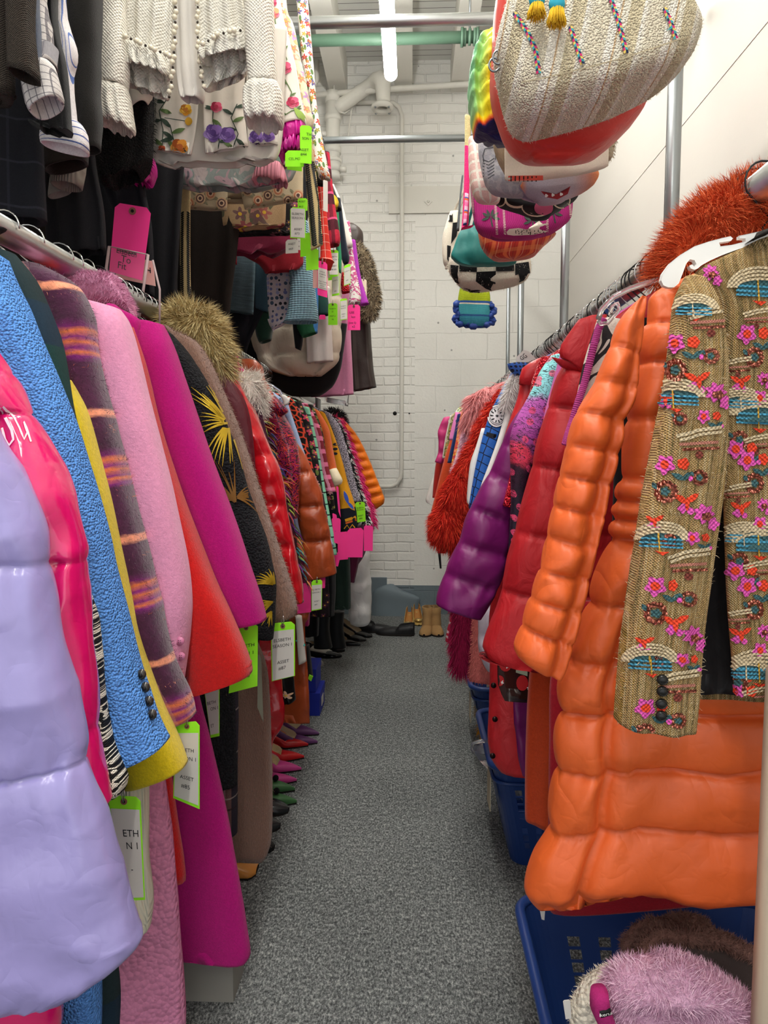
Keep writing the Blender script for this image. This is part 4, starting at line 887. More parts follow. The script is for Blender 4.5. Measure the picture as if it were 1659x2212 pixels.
# orange long puffer
ORG = M('orange_down_nylon', 'de6228', rough=.46, tex='crinkle', bump=.30, bs=1.3, spec=.5)
t = thing('long_puffer_coat', 'long bright orange quilted down coat, largest garment on the right', 'coat', tuple(P(1562, 590, 1.1)))
slv = [(1378, 648, 1398, 640, .5), (1350, 675, 1392, 690, .8), (1325, 725, 1385, 745), (1302, 785, 1380, 800), (1276, 845, 1372, 860), (1245, 897, 1348, 915), (1226, 955, 1338, 975), (1211, 1020, 1322, 1040), (1196, 1085, 1305, 1108), (1182, 1150, 1288, 1175), (1168, 1222, 1277, 1245), (1148, 1285, 1258, 1312), (1128, 1342, 1238, 1382), (1111, 1395, 1222, 1438), (1116, 1415, 1210, 1466)]
mb = MB().loft(slv, 1.03, .055, ORG, n=72, step=.0055, puff=[757, 833, 901, 970, 1038, 1105, 1172, 1240, 1304, 1370, 1462], pinch=.36, wr=.0075, wf=22, seed=11, vs=[.55], e=.78, open_end=True); mb.build('sleeve', t)
bod = [(1500, 590, 1640, 590, .5), (1400, 630, 1900, 640, .8), (1378, 680, 1950, 690), (1372, 780, 1940, 780), (1350, 900, 1930, 900), (1340, 1000, 1925, 1000), (1325, 1080, 1920, 1080), (1310, 1160, 1925, 1160), (1280, 1260, 1935, 1255), (1245, 1360, 1945, 1345), (1212, 1440, 1955, 1420), (1200, 1520, 1965, 1500), (1194, 1640, 1975, 1610), (1178, 1770, 1985, 1740), (1152, 1840, 1990, 1820), (1130, 1900, 1995, 1885), (1128, 1915, 1995, 1905, .8), (1140, 1942, 1990, 1925, .35)]
mb = MB().loft(bod, 1.10, .06, ORG, n=110, step=.007, puff=[785, 905, 1035, 1083, 1120, 1162, 1297, 1413, 1522, 1640, 1766, 1938], pinch=.42, wr=.012, wf=13, seed=21, vs=[-.74], e=.6, fold=.008, fk=2.2, hem=.008); mb.build('body', t)
CF = M('coral_fox_fur', 'd2572c', rough=1, tex='fur', bump=.7)
t = thing('fur_collar_coat', 'coat with a huge coral orange fox fur collar at top right', 'coat', tuple(P(1560, 560, 1.2)))
mb = MB().loft([(1416, 608, 1470, 612, .5), (1425, 575, 1520, 600), (1450, 520, 1560, 590), (1490, 470, 1600, 560), (1540, 430, 1640, 545), (1600, 405, 1690, 530), (1660, 398, 1760, 520), (1740, 405, 1840, 520)], 1.19, .07, CF, n=36, open_end=False)
mb.fur(17000, .034, .0006, CF, .25, 8, rnd=.5, alt=[M('coral_fur_light', 'ec7a48', rough=1, tex='none'), M('coral_fur_deep', 'b84420', rough=1, tex='none')]); mb.build('collar', t)
MB().loft([(1440, 620, 1700, 620, .6), (1400, 700, 1850, 700), (1390, 1200, 1850, 1200), (1300, 1600, 1850, 1600), (1250, 1700, 1850, 1700)], 1.21, .02, wool('coral_melton', 'b8401c')).build('body', t)
# clear hanger + pink cord jacket
CLR = M('clear_plastic', 'ffffff', rough=.05, tex='none', trans=.92, spec=.6)
t = thing('clear_hanger', 'clear plastic hanger with curved arm beside the orange shoulder', 'hanger', tuple(P(1330, 640, 1.17)))
MB().tube([P(x, y, 1.17) for x, y in ((1292, 690), (1300, 668), (1325, 642), (1360, 624), (1395, 612), (1440, 600))], .0045, CLR, 10).build('arm', t)
MB().tube([P(x, y, 1.17) for x, y in ((1318, 680), (1322, 660), (1334, 655), (1338, 668), (1328, 680), (1312, 698), (1298, 700), (1292, 692))], .0035, CLR, 10).build('hook', t)
PCD = M('pink_ribbed_cord', 'e050a8', rough=.6, tex='rib')
t = thing('cord_trim_jacket', 'dark jacket with ivory front and a pink ribbed cord edge', 'jacket', tuple(P(1320, 680, 1.21)))
MB().loft([(1290, 690, 1345, 690, .5), (1262, 780, 1335, 770), (1245, 860, 1320, 850), (1225, 960, 1300, 950)], 1.23, .012, M('ivory_black_print', pat=p_swirl(['d8ccc0', 'd8ccc0', '2a2628', 'd8ccc0'], 12, 1), rough=.7)).build('front_panel', t)
mb = MB(); pts = [P(x, y, 1.205) for x, y in ((1303, 690), (1293, 710), (1283, 745), (1272, 790), (1262, 830), (1250, 865), (1238, 905), (1228, 935), (1220, 962))]
mb.tube(pts, .0052, PCD, 10)
for i in range(len(pts)-1):
    for k in range(9):
        c = pts[i].lerp(pts[i+1], k/9); d = (pts[i+1]-pts[i]).normalized()*.0014; mb.tube([c - d, c + d], .0064, PCD, 10)
mb.build('cord', t)
MB().loft([(1340, 690, 1500, 690), (1330, 900, 1500, 900), (1320, 1200, 1600, 1200)], 1.26, .015, M('black_wool')).build('body', t)
RDP = M('red_matte_puffer', 'a8161e', rough=.55, tex='nylon', bump=.35, spec=.35)
t, _ = coat('puffer_jacket', 'matte red puffer jacket with collar, left of the orange coat', 'jacket', 1.34, 'R',
     [(1288, 692, 1330, 690, .5), (1248, 735, 1325, 735), (1212, 795, 1305, 805), (1188, 865, 1285, 880), (1162, 950, 1268, 965), (1140, 1040, 1252, 1060), (1115, 1140, 1236, 1160), (1092, 1230, 1222, 1255), (1070, 1320, 1208, 1345), (1042, 1398, 1190, 1440), (1060, 1420, 1180, 1442)],
     .055, RDP, n=48, step=.009, puff=[885, 1015, 1155, 1283, 1460], pinch=.30, wr=.007, wf=16, edge=[(1250, 740), (1230, 900), (1210, 1100), (1200, 1300), (1192, 1450), (1188, 1600), (1195, 1640)])
MB().loft([(1250, 690, 1310, 680, .5), (1212, 745, 1300, 740), (1210, 770, 1262, 800), (1225, 778, 1255, 806, .6)], 1.31, .018, RDP, wr=.004).build('collar', t)
PW = wool('orchid_wool', 'd05ca8', bump=.4)
coat('wool_coat', 'orchid pink wool coat sloping up to the right rail', 'coat', 1.45, 'R', [(1282, 692, 1315, 690, .5), (1222, 732, 1290, 742), (1212, 760, 1260, 790), (1196, 820, 1235, 840), (1180, 880, 1220, 900), (1168, 940, 1205, 960), (1150, 1020, 1190, 1030)], .045, PW, wr=.003, edge=[(1240, 745), (1210, 850), (1190, 1000), (1180, 1200)])
def p_aq(t, uv):
    o = t.sep(uv); n = t.noise(uv, 16, 3); v = t.m('ADD', t.m('MULTIPLY', o[1], -3.0), t.m('MULTIPLY', t.m('SUBTRACT', n, .5), .5))
    c = t.ramp(v, [(0, '8fdfe0'), (.22, '8fd8dc'), (.30, 'c868c0'), (.5, 'b04ca0'), (.62, '8a4078'), (.68, 'e03c58'), (.76, '3a1c30'), (1, '241a2c')])
    ink = t.m('LESS_THAN', t.m('ABSOLUTE', t.m('SUBTRACT', t.noise(t.sc(uv, (1, 2.2, 1)), 38, 3, .6, 1.5), .5)), .022)
    dots = t.m('LESS_THAN', t.vor(uv, 30, 1).outputs['Distance'], .22)
    return t.mix(t.m('MULTIPLY', ink, .9), t.mix(t.m('MULTIPLY', dots, .8), c, hx('e84c78')), hx('14121a'))
AQ = M('aqua_pink_print', pat=p_aq, rough=.55, tex='tweed', bump=.1)
t, _ = coat('printed_jacket', 'aqua to pink printed jacket with black scribbles and pointed collar', 'jacket', 1.54, 'R', [(1190, 768, 1222, 768, .5), (1168, 800, 1205, 810), (1150, 840, 1192, 862), (1122, 890, 1178, 915), (1106, 925, 1165, 950), (1102, 960, 1155, 990), (1104, 1010, 1140, 1030), (1104, 1090, 1130, 1100), (1098, 1200, 1120, 1210), (1090, 1290, 1112, 1300)], .03, AQ, wr=.006)
SEQ = M('red_sequins', 'd02030', rough=.2, tex='boucle', bump=1, metal=.5)
coat('sequin_jacket', 'red sequin fringed sleeve edge between purple puffer and printed jacket', 'jacket', 1.60, 'R', [(1168, 772, 1185, 775, .6), (1150, 820, 1172, 825), (1140, 870, 1160, 880), (1108, 1000, 1122, 1005), (1096, 1050, 1112, 1055), (1086, 1092, 1106, 1098)], .02, SEQ)
PUP = M('purple_puffer_nylon', '74125f', rough=.45, tex='crinkle', bump=.3, spec=.45)
coat('puffer_coat', 'dark purple puffer coat with wide quilted sleeve', 'coat', 1.66, 'R',
     [(1130, 875, 1165, 890, .5), (1108, 905, 1152, 925, .8), (1085, 955, 1135, 985), (1062, 1008, 1120, 1040), (1036, 1060, 1112, 1090), (1010, 1108, 1106, 1140), (992, 1165, 1098, 1195), (965, 1225, 1080, 1262), (945, 1280, 1055, 1310), (942, 1302, 1040, 1334)],
     .06, PUP, n=48, step=.008, puff=[972, 1036, 1112, 1184, 1254, 1335], pinch=.42, wr=.008, wf=20, edge=[(1150, 900), (1130, 1100), (1100, 1400), (1092, 1500), (1094, 1560), (1105, 1640), (1112, 1672)])
RSH = nylon('red_shell', 'c8262c')
t, _ = coat('shell_jacket', 'red shell coat with snap placket hanging left of the purple coat', 'coat', 1.80, 'R', [(1160, 775, 1190, 775, .5), (1130, 800, 1170, 810), (1118, 860, 1150, 870), (1104, 900, 1135, 915), (1090, 945, 1120, 960), (1078, 990, 1105, 1000)], .035, RSH, edge=[(1150, 800), (1120, 950), (1060, 1300), (1058, 1430), (1056, 1520), (1053, 1600), (1062, 1640), (1078, 1662)], bth=.045, wr=.005)
mb = MB()
for x, y in ((1069, 1553), (1064, 1632), (1066, 1480)): c = P(x, y, 1.765); MB().tube([c, c + Vector((0, -.004, 0))], .007, M('snap_dark', '2a1c1c', rough=.3, tex='none', metal=.6), 12).build('snap', t)
MB().loft([(1160, 775, 1195, 770, .5), (1128, 795, 1170, 800), (1120, 830, 1150, 835, .7)], 1.77, .03, RSH, wr=.004).build('collar', t)
GEO = M('blue_geometric', pat=lambda t, uv: t.mix(t.m('LESS_THAN', t.vor(uv, 42, .15, 'DISTANCE_TO_EDGE').outputs['Distance'], .05), hx('2c68c0'), hx('10182c')), rough=.5, tex='nylon')
def badge(mb):
    x, y = 1074, 899; w = M('badge_white', 'ece8ea', rough=.6, tex='none'); k = M('badge_black', '15151c', rough=.6, tex='none'); r = .72
    for s, m, o in ((1, k, .003), (.95, w, .0036), (.80, k, .0042), (.75, w, .0048), (.66, k, .0054), (.62, w, .006)): mb.decal(circ(x, y, 19*s, 25*s, n=22, rot=.2), m, o, rings=2)
    for i in range(10):
        a = 2*PI*i/10; mb.decal(leaf(x + 9*math.cos(a), y + 12*math.sin(a), 3.5, 1.3, a), k, .0068, rings=1)
    mb.decal(circ(x, y, 2.5), k, .0068, rings=1)
    mb.line([(1052, 938), (1080, 945)], 9, k, .003)
t, _ = coat('parka', 'blue geometric print parka with round white badge and white fur', 'coat', 2.0, 'R', [(1108, 798, 1130, 800, .5), (1085, 840, 1112, 850), (1062, 885, 1096, 900), (1048, 925, 1082, 942), (1036, 970, 1068, 985), (1026, 1015, 1052, 1030), (1018, 1060, 1040, 1072), (1012, 1098, 1026, 1108)], .035, GEO, post=badge, edge=[(1110, 820), (1060, 1000), (1030, 1200)])
MB().tube([P(x, y, 1.95) for x, y in ((1122, 800), (1108, 850), (1095, 905), (1080, 955), (1064, 1000), (1048, 1042), (1036, 1080))], .0085, WHT, 10).build('piping', t)
mb = MB().loft([(1118, 800, 1126, 803), (1098, 842, 1108, 848), (1090, 868, 1098, 872)], 1.94, .02, WF, open_end=False); mb.fur(1500, .03, .0008, WF, .5, 2); mb.build('fur_trim', t)
MB().loft([(1040, 925, 1052, 930, .5), (1028, 965, 1040, 970), (1016, 1000, 1034, 1010), (1010, 1050, 1024, 1060), (1008, 1085, 1018, 1095)], 2.06, .02, WHT).build('side_panel', t)
MB().loft([(1096, 786, 1140, 784), (1100, 798, 1146, 800), (1112, 812, 1140, 812, .7)], 1.93, .02, M('navy_dotted', pat=p_dots('2c58a8', ['101830'], 90, .38, 0), rough=.6)).build('collar', t)
RF = M('scarlet_fur', 'd8281c', rough=1, tex='fur', bump=.7)
coat('fur_coat', 'tiered scarlet red fur coat on the right rail', 'coat', 2.25, 'R',
     [(1092, 826, 1112, 832, .5), (1072, 858, 1100, 868), (1046, 900, 1078, 912), (1030, 935, 1060, 955), (1016, 965, 1044, 985), (1002, 992, 1034, 1015), (982, 1020, 1024, 1045), (964, 1055, 1018, 1078), (950, 1092, 1010, 1115), (936, 1130, 1000, 1150), (936, 1158, 988, 1178)],
     .06, RF, n=36, step=.01, puff=[890, 962, 1030, 1100, 1185], pinch=.35, fur=dict(n=12000, ln=.035, w=.0009, m=RF, grav=.7, seed=7, rnd=.4, alt=[M('scarlet_fur_deep', 'b01c14', rough=1, tex='none'), M('scarlet_fur_light', 'f04a30', rough=1, tex='none')]), open_end=False)
PKF = M('blush_fur', 'f0a0a0', rough=1, tex='fur'); PKF2 = M('pale_pink_fur', 'f4c4d8', rough=1, tex='fur')
coat('fur_coat', 'long haired blush pink fur coat left of the scarlet fur', 'coat', 2.5, 'R', [(1046, 838, 1062, 842, .6), (1020, 862, 1058, 872), (1012, 890, 1052, 905), (1008, 918, 1036, 932)], .06, PKF, fur=dict(n=5000, ln=.05, w=.0012, m=PKF, grav=.9, seed=8, rnd=.4))
coat('fur_coat', 'matted pale pink fur sleeve with white cuff left of the scarlet fur', 'coat', 2.62, 'R', [(1012, 905, 1035, 915, .7), (1002, 945, 1024, 955), (994, 985, 1014, 990), (980, 1020, 1004, 1030)], .04, PKF2, fur=dict(n=2500, ln=.025, w=.0012, m=PKF2, grav=.7, seed=9))
def rs(name, label, Y, st, m, th=.025, **k): return coat(name, label, k.pop('cat', 'coat'), Y, 'R', st, th, m, **k)
rs('sheer_blouse', 'white sheer blouse strip among the far right coats', 2.78, [(1006, 898, 1014, 905, .7), (993, 950, 1004, 955), (980, 1000, 992, 1005), (972, 1018, 984, 1026)], satin('white_sheer', 'e8dfe0'), cat='blouse')
rs('magenta_dress', 'shimmering magenta long dress below the pale pink fur', 2.95, [(990, 990, 1004, 1000, .8), (965, 1040, 990, 1050), (950, 1090, 980, 1100), (938, 1130, 970, 1140)], satin('magenta_shimmer', 'a82878'), cat='dress')
rs('flecked_coat', 'orange and yellow flecked coat among the far right clothes', 3.08, E([(996, 890), (990, 920), (984, 955), (978, 985), (972, 1020), (968, 1050)], 10, side='R'), M('orange_fleck', pat=p_dots('e86a40', ['f0c040', 'f8a070', 'd84850'], 80, .5, 1), rough=.9))
rs('navy_coat', 'thin navy coat edge among the far right clothes', 3.2, E([(988, 895), (982, 930), (974, 965), (966, 1000)], 9, side='R'), wool('navy_wool', '24366a'))
rs('pink_blouse', 'light pink blouse with straight hem among far right clothes', 3.33, [(984, 890, 996, 895, .7), (976, 920, 990, 925), (969, 950, 984, 952)], fabric('bubble_pink', 'f48ccc'), cat='blouse')
rs('orange_coat', 'long flat orange coat among the far right clothes', 3.46, [(975, 940, 990, 942, .7), (966, 970, 984, 975), (952, 1020, 972, 1025), (940, 1070, 962, 1075), (931, 1104, 950, 1110)], wool('burnt_orange', 'd8502a'))
rs('olive_print_dress', 'olive and cream patterned dress strip among far right clothes', 3.6, E([(976, 895), (968, 930), (962, 960), (958, 985)], 10, side='R'), M('olive_print', pat=p_floral('8a8650', ['e8e0c0', 'c8a848'], '3a4428', 60, .5)), cat='dress')
rs('white_cardigan', 'cream cardigan edge near the end of the right rail', 3.75, E([(972, 898), (966, 925), (960, 955), (955, 990)], 8, side='R'), fabric('cream_cloth', 'e0d8c8'), cat='cardigan')
rs('ruffled_blouse', 'fuchsia ruffled blouse near the end of the right rail', 3.9, [(958, 902, 976, 900, .7), (946, 930, 968, 932), (947, 955, 962, 955), (946, 978, 960, 978), (939, 998, 954, 1003)], satin('fuchsia_satin', 'c83478'), puff=[900, 925, 952, 978, 1004], cat='blouse')
rs('brick_red_coat', 'dark red coat edge last on the right rail', 4.1, E([(944, 985), (940, 1010), (936, 1045), (934, 1075)], 14, side='R'), wool('brick_red', 'b02820'))
rs('green_floral_blouse', 'lime and white floral blouse shoulder at the end of right rail', 4.3, [(990, 880, 1006, 880, .7), (982, 892, 1002, 895), (976, 905, 996, 908)], M('lime_floral', pat=p_floral('e8ecd8', ['7cc030', 'f0a030'], '5a9a28', 50, .45)), cat='blouse')
mb = MB().loft([(940, 1015, 948, 1015), (928, 1050, 946, 1055), (919, 1078, 945, 1090), (922, 1086, 940, 1094)], 4.4, .03, M('white_vinyl', 'e4e0da', rough=.3, tex='crinkle')); single('tote_bag', 'small white bag at the far end of the right rail', 'bag', mb)
# lower bodies on the right
MGF = M('magenta_fur', 'a01848', rough=1, tex='fur')
hang('fur_coat', 'shaggy magenta fur coat hem above the laundry bins', 'coat', 2.42, [('body', [(980, 1100, 1020, 1100), (980, 1200, 1030, 1200), (982, 1300, 1020, 1300), (978, 1400, 1015, 1400), (978, 1440, 1012, 1448)], .04, MGF, dict(fur=dict(n=6000, ln=.04, w=.001, m=MGF, grav=1.0, seed=12), open_end=False))])
CPF = M('coral_pink_shag', 'd0706a', rough=1, tex='fur', bump=.8)
hang('shaggy_coat', 'coral pink teddy coat hem above the second bin', 'coat', 2.2, [('body', [(1030, 1150, 1090, 1150), (1024, 1300, 1090, 1300), (1018, 1400, 1090, 1400), (1013, 1468, 1090, 1476)], .03, CPF, dict(fur=dict(n=5000, ln=.010, w=.0008, m=CPF, grav=.6, seed=13)))])
hang('puffer_jacket', 'white puffer hem between the coral teddy and red coats', 'jacket', 2.02, [('body', [(1060, 1150, 1120, 1150), (1050, 1230, 1120, 1230), (1036, 1300, 1120, 1300), (1032, 1370, 1120, 1380), (1036, 1415, 1120, 1440), (1050, 1445, 1110, 1456)], .05, nylon('white_puff', 'cfc8d4'), dict(puff=[1230, 1300, 1372, 1460], wr=.006))])
hang('heart_print_dress', 'red dress with pale hearts low at the far right', 'dress', 3.4, [('body', [(975, 1180, 1000, 1180), (976, 1310, 1000, 1310), (966, 1360, 985, 1362), (962, 1384, 980, 1392)], .03, M('red_hearts', pat=p_dots('b81c30', ['e8c8cc'], 40, .35, .8)))])
hang('striped_cards', 'dark strap and coloured card hanging under the scarlet fur', 'tag', 3.6, [('card', [(945, 1165, 962, 1165), (945, 1195, 962, 1195)], .004, M('card_stripe', pat=p_stripes(.05, [(0, '4a8a3c'), (.5, 'b03030')], 1))), ('strap', [(946, 1195, 952, 1195), (950, 1228, 954, 1228)], .004, BLK)])
hang('rust_coat', 'long dark orange wool coat between purple coat and orange puffer', 'coat', 1.40, [('body', [(1180, 1000, 1260, 1000), (1160, 1300, 1260, 1300), (1142, 1480, 1260, 1480), (1136, 1600, 1260, 1600), (1134, 1700, 1260, 1700), (1134, 1768, 1260, 1800)], .03, wool('burnt_rust', 'b8401a'), dict(fold=.005))])
hang('crimson_coat', 'crimson coat sliver along the orange puffer hem', 'coat', 1.24, [('body', [(1240, 1300, 1700, 1300), (1192, 1440, 1700, 1440), (1186, 1600, 1700, 1600), (1184, 1800, 1700, 1800), (1180, 1950, 1700, 1900), (1200, 1972, 1640, 1930)], .02, wool('crimson_wool', '9c1424'))])
GB = M('smoked_vinyl', '2c1a18', rough=.12, tex='crinkle', alpha=.82, coat=.6, bump=.3)
t = thing('garment_bag', 'smoked clear garment bag with red round stickers over the purple coat', 'bag', tuple(P(1130, 1430, 1.6)))
mb = MB().loft([(1072, 1380, 1195, 1380), (1074, 1430, 1195, 1430), (1076, 1480, 1196, 1490), (1090, 1514, 1190, 1518)], 1.58, .006, GB, wr=.003); mb.bvh()
for x, y, r in ((1092, 1432, 14), (1080, 1470, 9), (1128, 1475, 13), (1165, 1480, 10)): mb.decal(circ(x, y, r, r*1.3), M('sticker_red', 'b01c20', rough=.4, tex='none'), .002)
for i, (x, y) in enumerate(((1086, 1428), (1092, 1438), (1096, 1430), (1082, 1472), (1138, 1484))): mb.line([(x, y), (x + 6, y + 3)], 2, WHT, .003); mb.line([(x + 4, y - 3), (x + 2, y + 5)], 2, WHT, .003)
mb.decal([(1115, 1432), (1140, 1436), (1139, 1460), (1114, 1452)], M('bag_label', '9aa08a', rough=.5, tex='none'), .0025); mb.build('vinyl', t)
# asset tags near bins, price cards
ptag('white card hanging below the orange puffer hem', 1.28, (1158, 1925), (1180, 1930), (1176, 1988), (1170, 1986), WHITEC, lines=[('A', .5, .5, .3)], eye=False)
ptag('clear window card with barcode above the blue parka', 1.95, (1112, 775), (1135, 752), (1158, 775), (1120, 790), WHITEC, eye=False, lines=[('GG', .6, .3, .3)])
ptag('small printed card high behind the pink fur', 3.0, (1024, 838), (1044, 842), (1040, 862), (1020, 860), WHITEC, eye=False, lines=[('EL SBE', .6, .18, .1)])
ptag('small printed card second behind the pink fur', 3.3, (1009, 852), (1024, 852), (1022, 880), (1008, 880), WHITEC, eye=False, lines=[('ELSBE', .3, .24, .1), ('SEAS', .5, .24, .1)])
# ================================================================ upper right: bags on the rail
def p_stripe_bag(t, uv):
    o = t.sep(uv); n = t.noise(uv, 6, 2)
    u = t.m('ADD', t.m('ADD', o[0], t.m('MULTIPLY', o[1], -.20)), t.m('MULTIPLY', n, .006))
    fr = t.m('FRACT', t.m('ADD', t.m('DIVIDE', u, .098), 20.0))
    return t.ramp(fr, [(0, 'e4dac2'), (.30, 'e4dac2'), (.32, 'f8f2e4'), (.45, 'f8f2e4'), (.47, 'c8a06c'), (.50, 'f4ecd8'), (.60, 'f4ecd8'), (.62, 'cfc2a2'), (.84, 'dccfae'), (.87, 'f8f2e4'), (1, 'e4dac2')])
BAGM = M('cream_striped_canvas', pat=p_stripe_bag, rough=.95, tex='boucle', bump=.7, bs=1.4, var=.1)
t = thing('duffel_bag', 'big cream striped woven duffel bag with braided trims and tassels', 'bag', tuple(P(1270, 100, 1.42)))
bagst = [(1180, -190, 1400, -200, .5), (1140, -130, 1440, -140, .8), (1110, -40, 1462, -20), (1085, 40, 1482, 40), (1072, 90, 1500, 75), (1070, 130, 1496, 105), (1078, 170, 1480, 140), (1090, 220, 1440, 175), (1105, 262, 1375, 205, .9), (1120, 279, 1340, 220, .7)]
mb = MB().loft(bagst, 1.42, .11, BAGM, n=90, step=.007, wr=.008, wf=7, seed=3, e=.62, open_end=False, plan=True)
mb.fur(4000, .006, .0005, M('canvas_fuzz', 'e0d8c4', rough=1, tex='none'), .3, 2, rnd=2)
def braid(pts):
    ms = [M('braid_navy', '28345c', tex='none', rough=.8), M('braid_pink', 'c82a68', tex='none', rough=.8), M('braid_gold', 'e0c060', tex='none', rough=.8), M('braid_teal', '3aa0a8', tex='none', rough=.8)]
    L = []
    for (x0, y0), (x1, y1) in zip(pts, pts[1:]):
        k = int(math.hypot(x1-x0, y1-y0)/5.2); L += [(x0+(x1-x0)*i/k, y0+(y1-y0)*i/k, math.atan2(y1-y0, x1-x0)) for i in range(k)]
    for i, (x, y, a) in enumerate(L):
        for s in (-1, 1):
            mb.decal(leaf(x - s*2.4*math.sin(a), y + s*2.4*math.cos(a), 4.6, 2.4, a + s*.6), ms[(i + (0 if s > 0 else 2)) % 4], .0035 + .0005*(i % 2), rings=1)
mb.bvh()
braid([(1114, 32), (1140, 70), (1158, 110), (1165, 162)]); braid([(1232, 62), (1244, 100), (1258, 142)]); braid([(1318, 0), (1334, 45), (1352, 118)]); braid([(1434, 22), (1446, 50), (1458, 88)])
sb = M('seam_thread', 'b4a88c', rough=.9, tex='none')
mb.line([(1128, 178), (1180, 168), (1260, 148), (1350, 125), (1440, 95), (1490, 78)], 2.5, sb, .003)
mb.build('body', t)
mb = MB(); c = P(1068, 140, 1.40)
for k in range(2): mb.tube([c + Vector((.006*k + .010*math.cos(a), -.01*k, .012*math.sin(a) + .008*k)) for a in [2*PI*i/16 for i in range(17)]], .002, STEELD, 8)
c = P(1462, 30, 1.42); mb.tube([c + Vector((.006*math.cos(a), 0, .010*math.sin(a))) for a in [2*PI*i/12 for i in range(13)]], .002, STEELD, 8)
mb.build('ring', t)
TY = M('tassel_yellow', 'f2c230', rough=.8, tex='none'); TB = M('tassel_blue', '35a8c0', rough=.8, tex='none'); TP = M('tassel_pink', 'c8287c', rough=.8, tex='none')
for x, y, n_, in ((1160, -6, 0), (1203, 4, 1)):
    mb = MB(); r = random.Random(n_)
    top = P(x, y, 1.285)
    for i in range(330):
        a = r.uniform(0, 2*PI); q = r.random()**.5; l = r.uniform(.030, .040) if n_ else r.uniform(.026, .036)
        e = top + Vector((.017*q*math.cos(a), .014*q*math.sin(a), -l)); m0 = top + Vector((.010*q*math.cos(a), .010*q*math.sin(a), -.012))
        mb.tube([m0 + Vector((0, 0, .004)), (m0+e)/2, e], .0007, TY, 3)
    mb.ball(top + Vector((0, 0, -.004)), (.014, .013, .014), TB, 12); mb.ball(top + Vector((0, 0, .014)), (.011, .011, .01), TP, 10); mb.tube([top, top + Vector((.01, .03, .09))], .002, TP, 6); mb.build('tassel', t)
MB().tube([P(1180, -150, 1.42), P(1215, -300, 1.42), Vector((.42, 1.42, ZU + .02)), P(1400, -260, 1.42), P(1400, -150, 1.42)], .008, BAGM, 10).build('strap', t)
def bag(name, label, Y, st, th, m, strap=True, **k):
    post = k.pop('post', None); fur = k.pop('fur', None)
    t = thing(name, label, 'bag', tuple(P((st[0][0]+st[0][2])/2, st[0][1], Y)))
    mb = MB().loft(st, Y, th, m, seed=rng.random()*40, open_end=False, **{**dict(n=44, e=.6, wr=.006, wf=9), **k})
    if fur: mb.fur(**fur)
    if post: post(mb)
    mb.build('body', t)
    if strap:
        a = P(st[0][0]*.7+st[0][2]*.3, st[0][1]+4, Y); b = P(st[0][0]*.3+st[0][2]*.7, st[0][1]+4, Y)
        if a.z < ZU - .1: MB().tube([a, a.lerp(Vector((.41, Y, ZU + .022)), .6), Vector((.41, Y, ZU + .026)), Vector((.43, Y, ZU + .026)), b.lerp(Vector((.43, Y, ZU + .022)), .6), b], .006, m, 8).build('strap', t)
    return t
bag('puffy_bag', 'coral red padded bag just behind the striped duffel', 1.66, [(1120, -120, 1360, -120, .5), (1075, -20, 1400, -20), (1062, 120, 1400, 120), (1062, 200, 1396, 180), (1075, 250, 1392, 220), (1095, 300, 1370, 262), (1125, 332, 1300, 325, .8), (1150, 340, 1260, 340, .5)], .10, nylon('coral_padded', 'd43a30', bs=.7), wf=12)
def p_rain(t, uv):
    o = t.sep(uv); s = t.m('ADD', t.m('MULTIPLY', o[0], 8.0), t.m('MULTIPLY', o[1], -.9)); s = t.m('ADD', s, .80); s = t.m('MAXIMUM', s, t.m('MULTIPLY', t.m('ADD', t.m('MULTIPLY', o[1], -1.0), -.215), 22.0))
    return t.ramp(s, [(0, '58b89a'), (.22, '9cd070'), (.40, 'f0dc20'), (.55, 'f4c41c'), (.68, 'ee8a1c'), (.8, 'e2502a'), (.92, '30306a'), (1, '28285c')])
def quilt(mb):
    sm = M('quilt_seam', 'a8a020', rough=.6, tex='none')
RBW = M('rainbow_quilted', pat=p_rain, rough=.45, tex='nylon', bump=.5)
bag('quilted_bag', 'rainbow quilted puffy bag in yellow, teal, orange and navy', 1.86, [(1060, 60, 1120, 70, .5), (1038, 85, 1180, 90, .8), (1022, 120, 1200, 120), (1013, 170, 1200, 170), (1013, 215, 1200, 215), (1020, 262, 1200, 262), (1030, 292, 1180, 300), (1050, 298, 1160, 305, .7)], .12, RBW, puff=[60, 110, 140, 172, 203, 235, 268, 305], pinch=.3, vs=[-.8, -.45, -.1], wr=.010, wf=16)
CRT = fabric('cream_canvas', 'd8ccbc'); 
def tot(mb): 
    mb.line([(1098, 385), (1205, 383)], 9, M('coral_label', 'e05a48', tex='none', rough=.7), .002)
    for i in range(12): mb.line([(1104 + i*9, 381), (1104 + i*9, 390)], 2.5, BLK, .003)
bag('tote_bag', 'flat cream canvas tote with coral and black edge', 2.06, [(1095, 120, 1320, 110), (1092, 200, 1318, 190), (1090, 300, 1316, 270), (1090, 388, 1314, 358)], .012, CRT, post=tot, wr=.004)
bag('furry_bag', 'beige fur bag corner behind the cream tote', 2.14, [(1150, 180, 1330, 200), (1150, 260, 1330, 260), (1150, 330, 1326, 320), (1160, 345, 1320, 344)], .03, M('beige_fur', 'b8a890', rough=1, tex='fur'), fur=dict(n=3000, ln=.012, w=.0009, m=M('beige_fur', 'b8a890'), grav=.6, seed=3))
bag('tote_bag', 'taupe folded canvas bag edge beside the cream tote', 2.12, [(1062, 280, 1110, 290), (1068, 320, 1110, 320), (1078, 350, 1110, 350), (1088, 370, 1108, 372)], .03, fabric('taupe_canvas', 'a8957e'), strap=False)
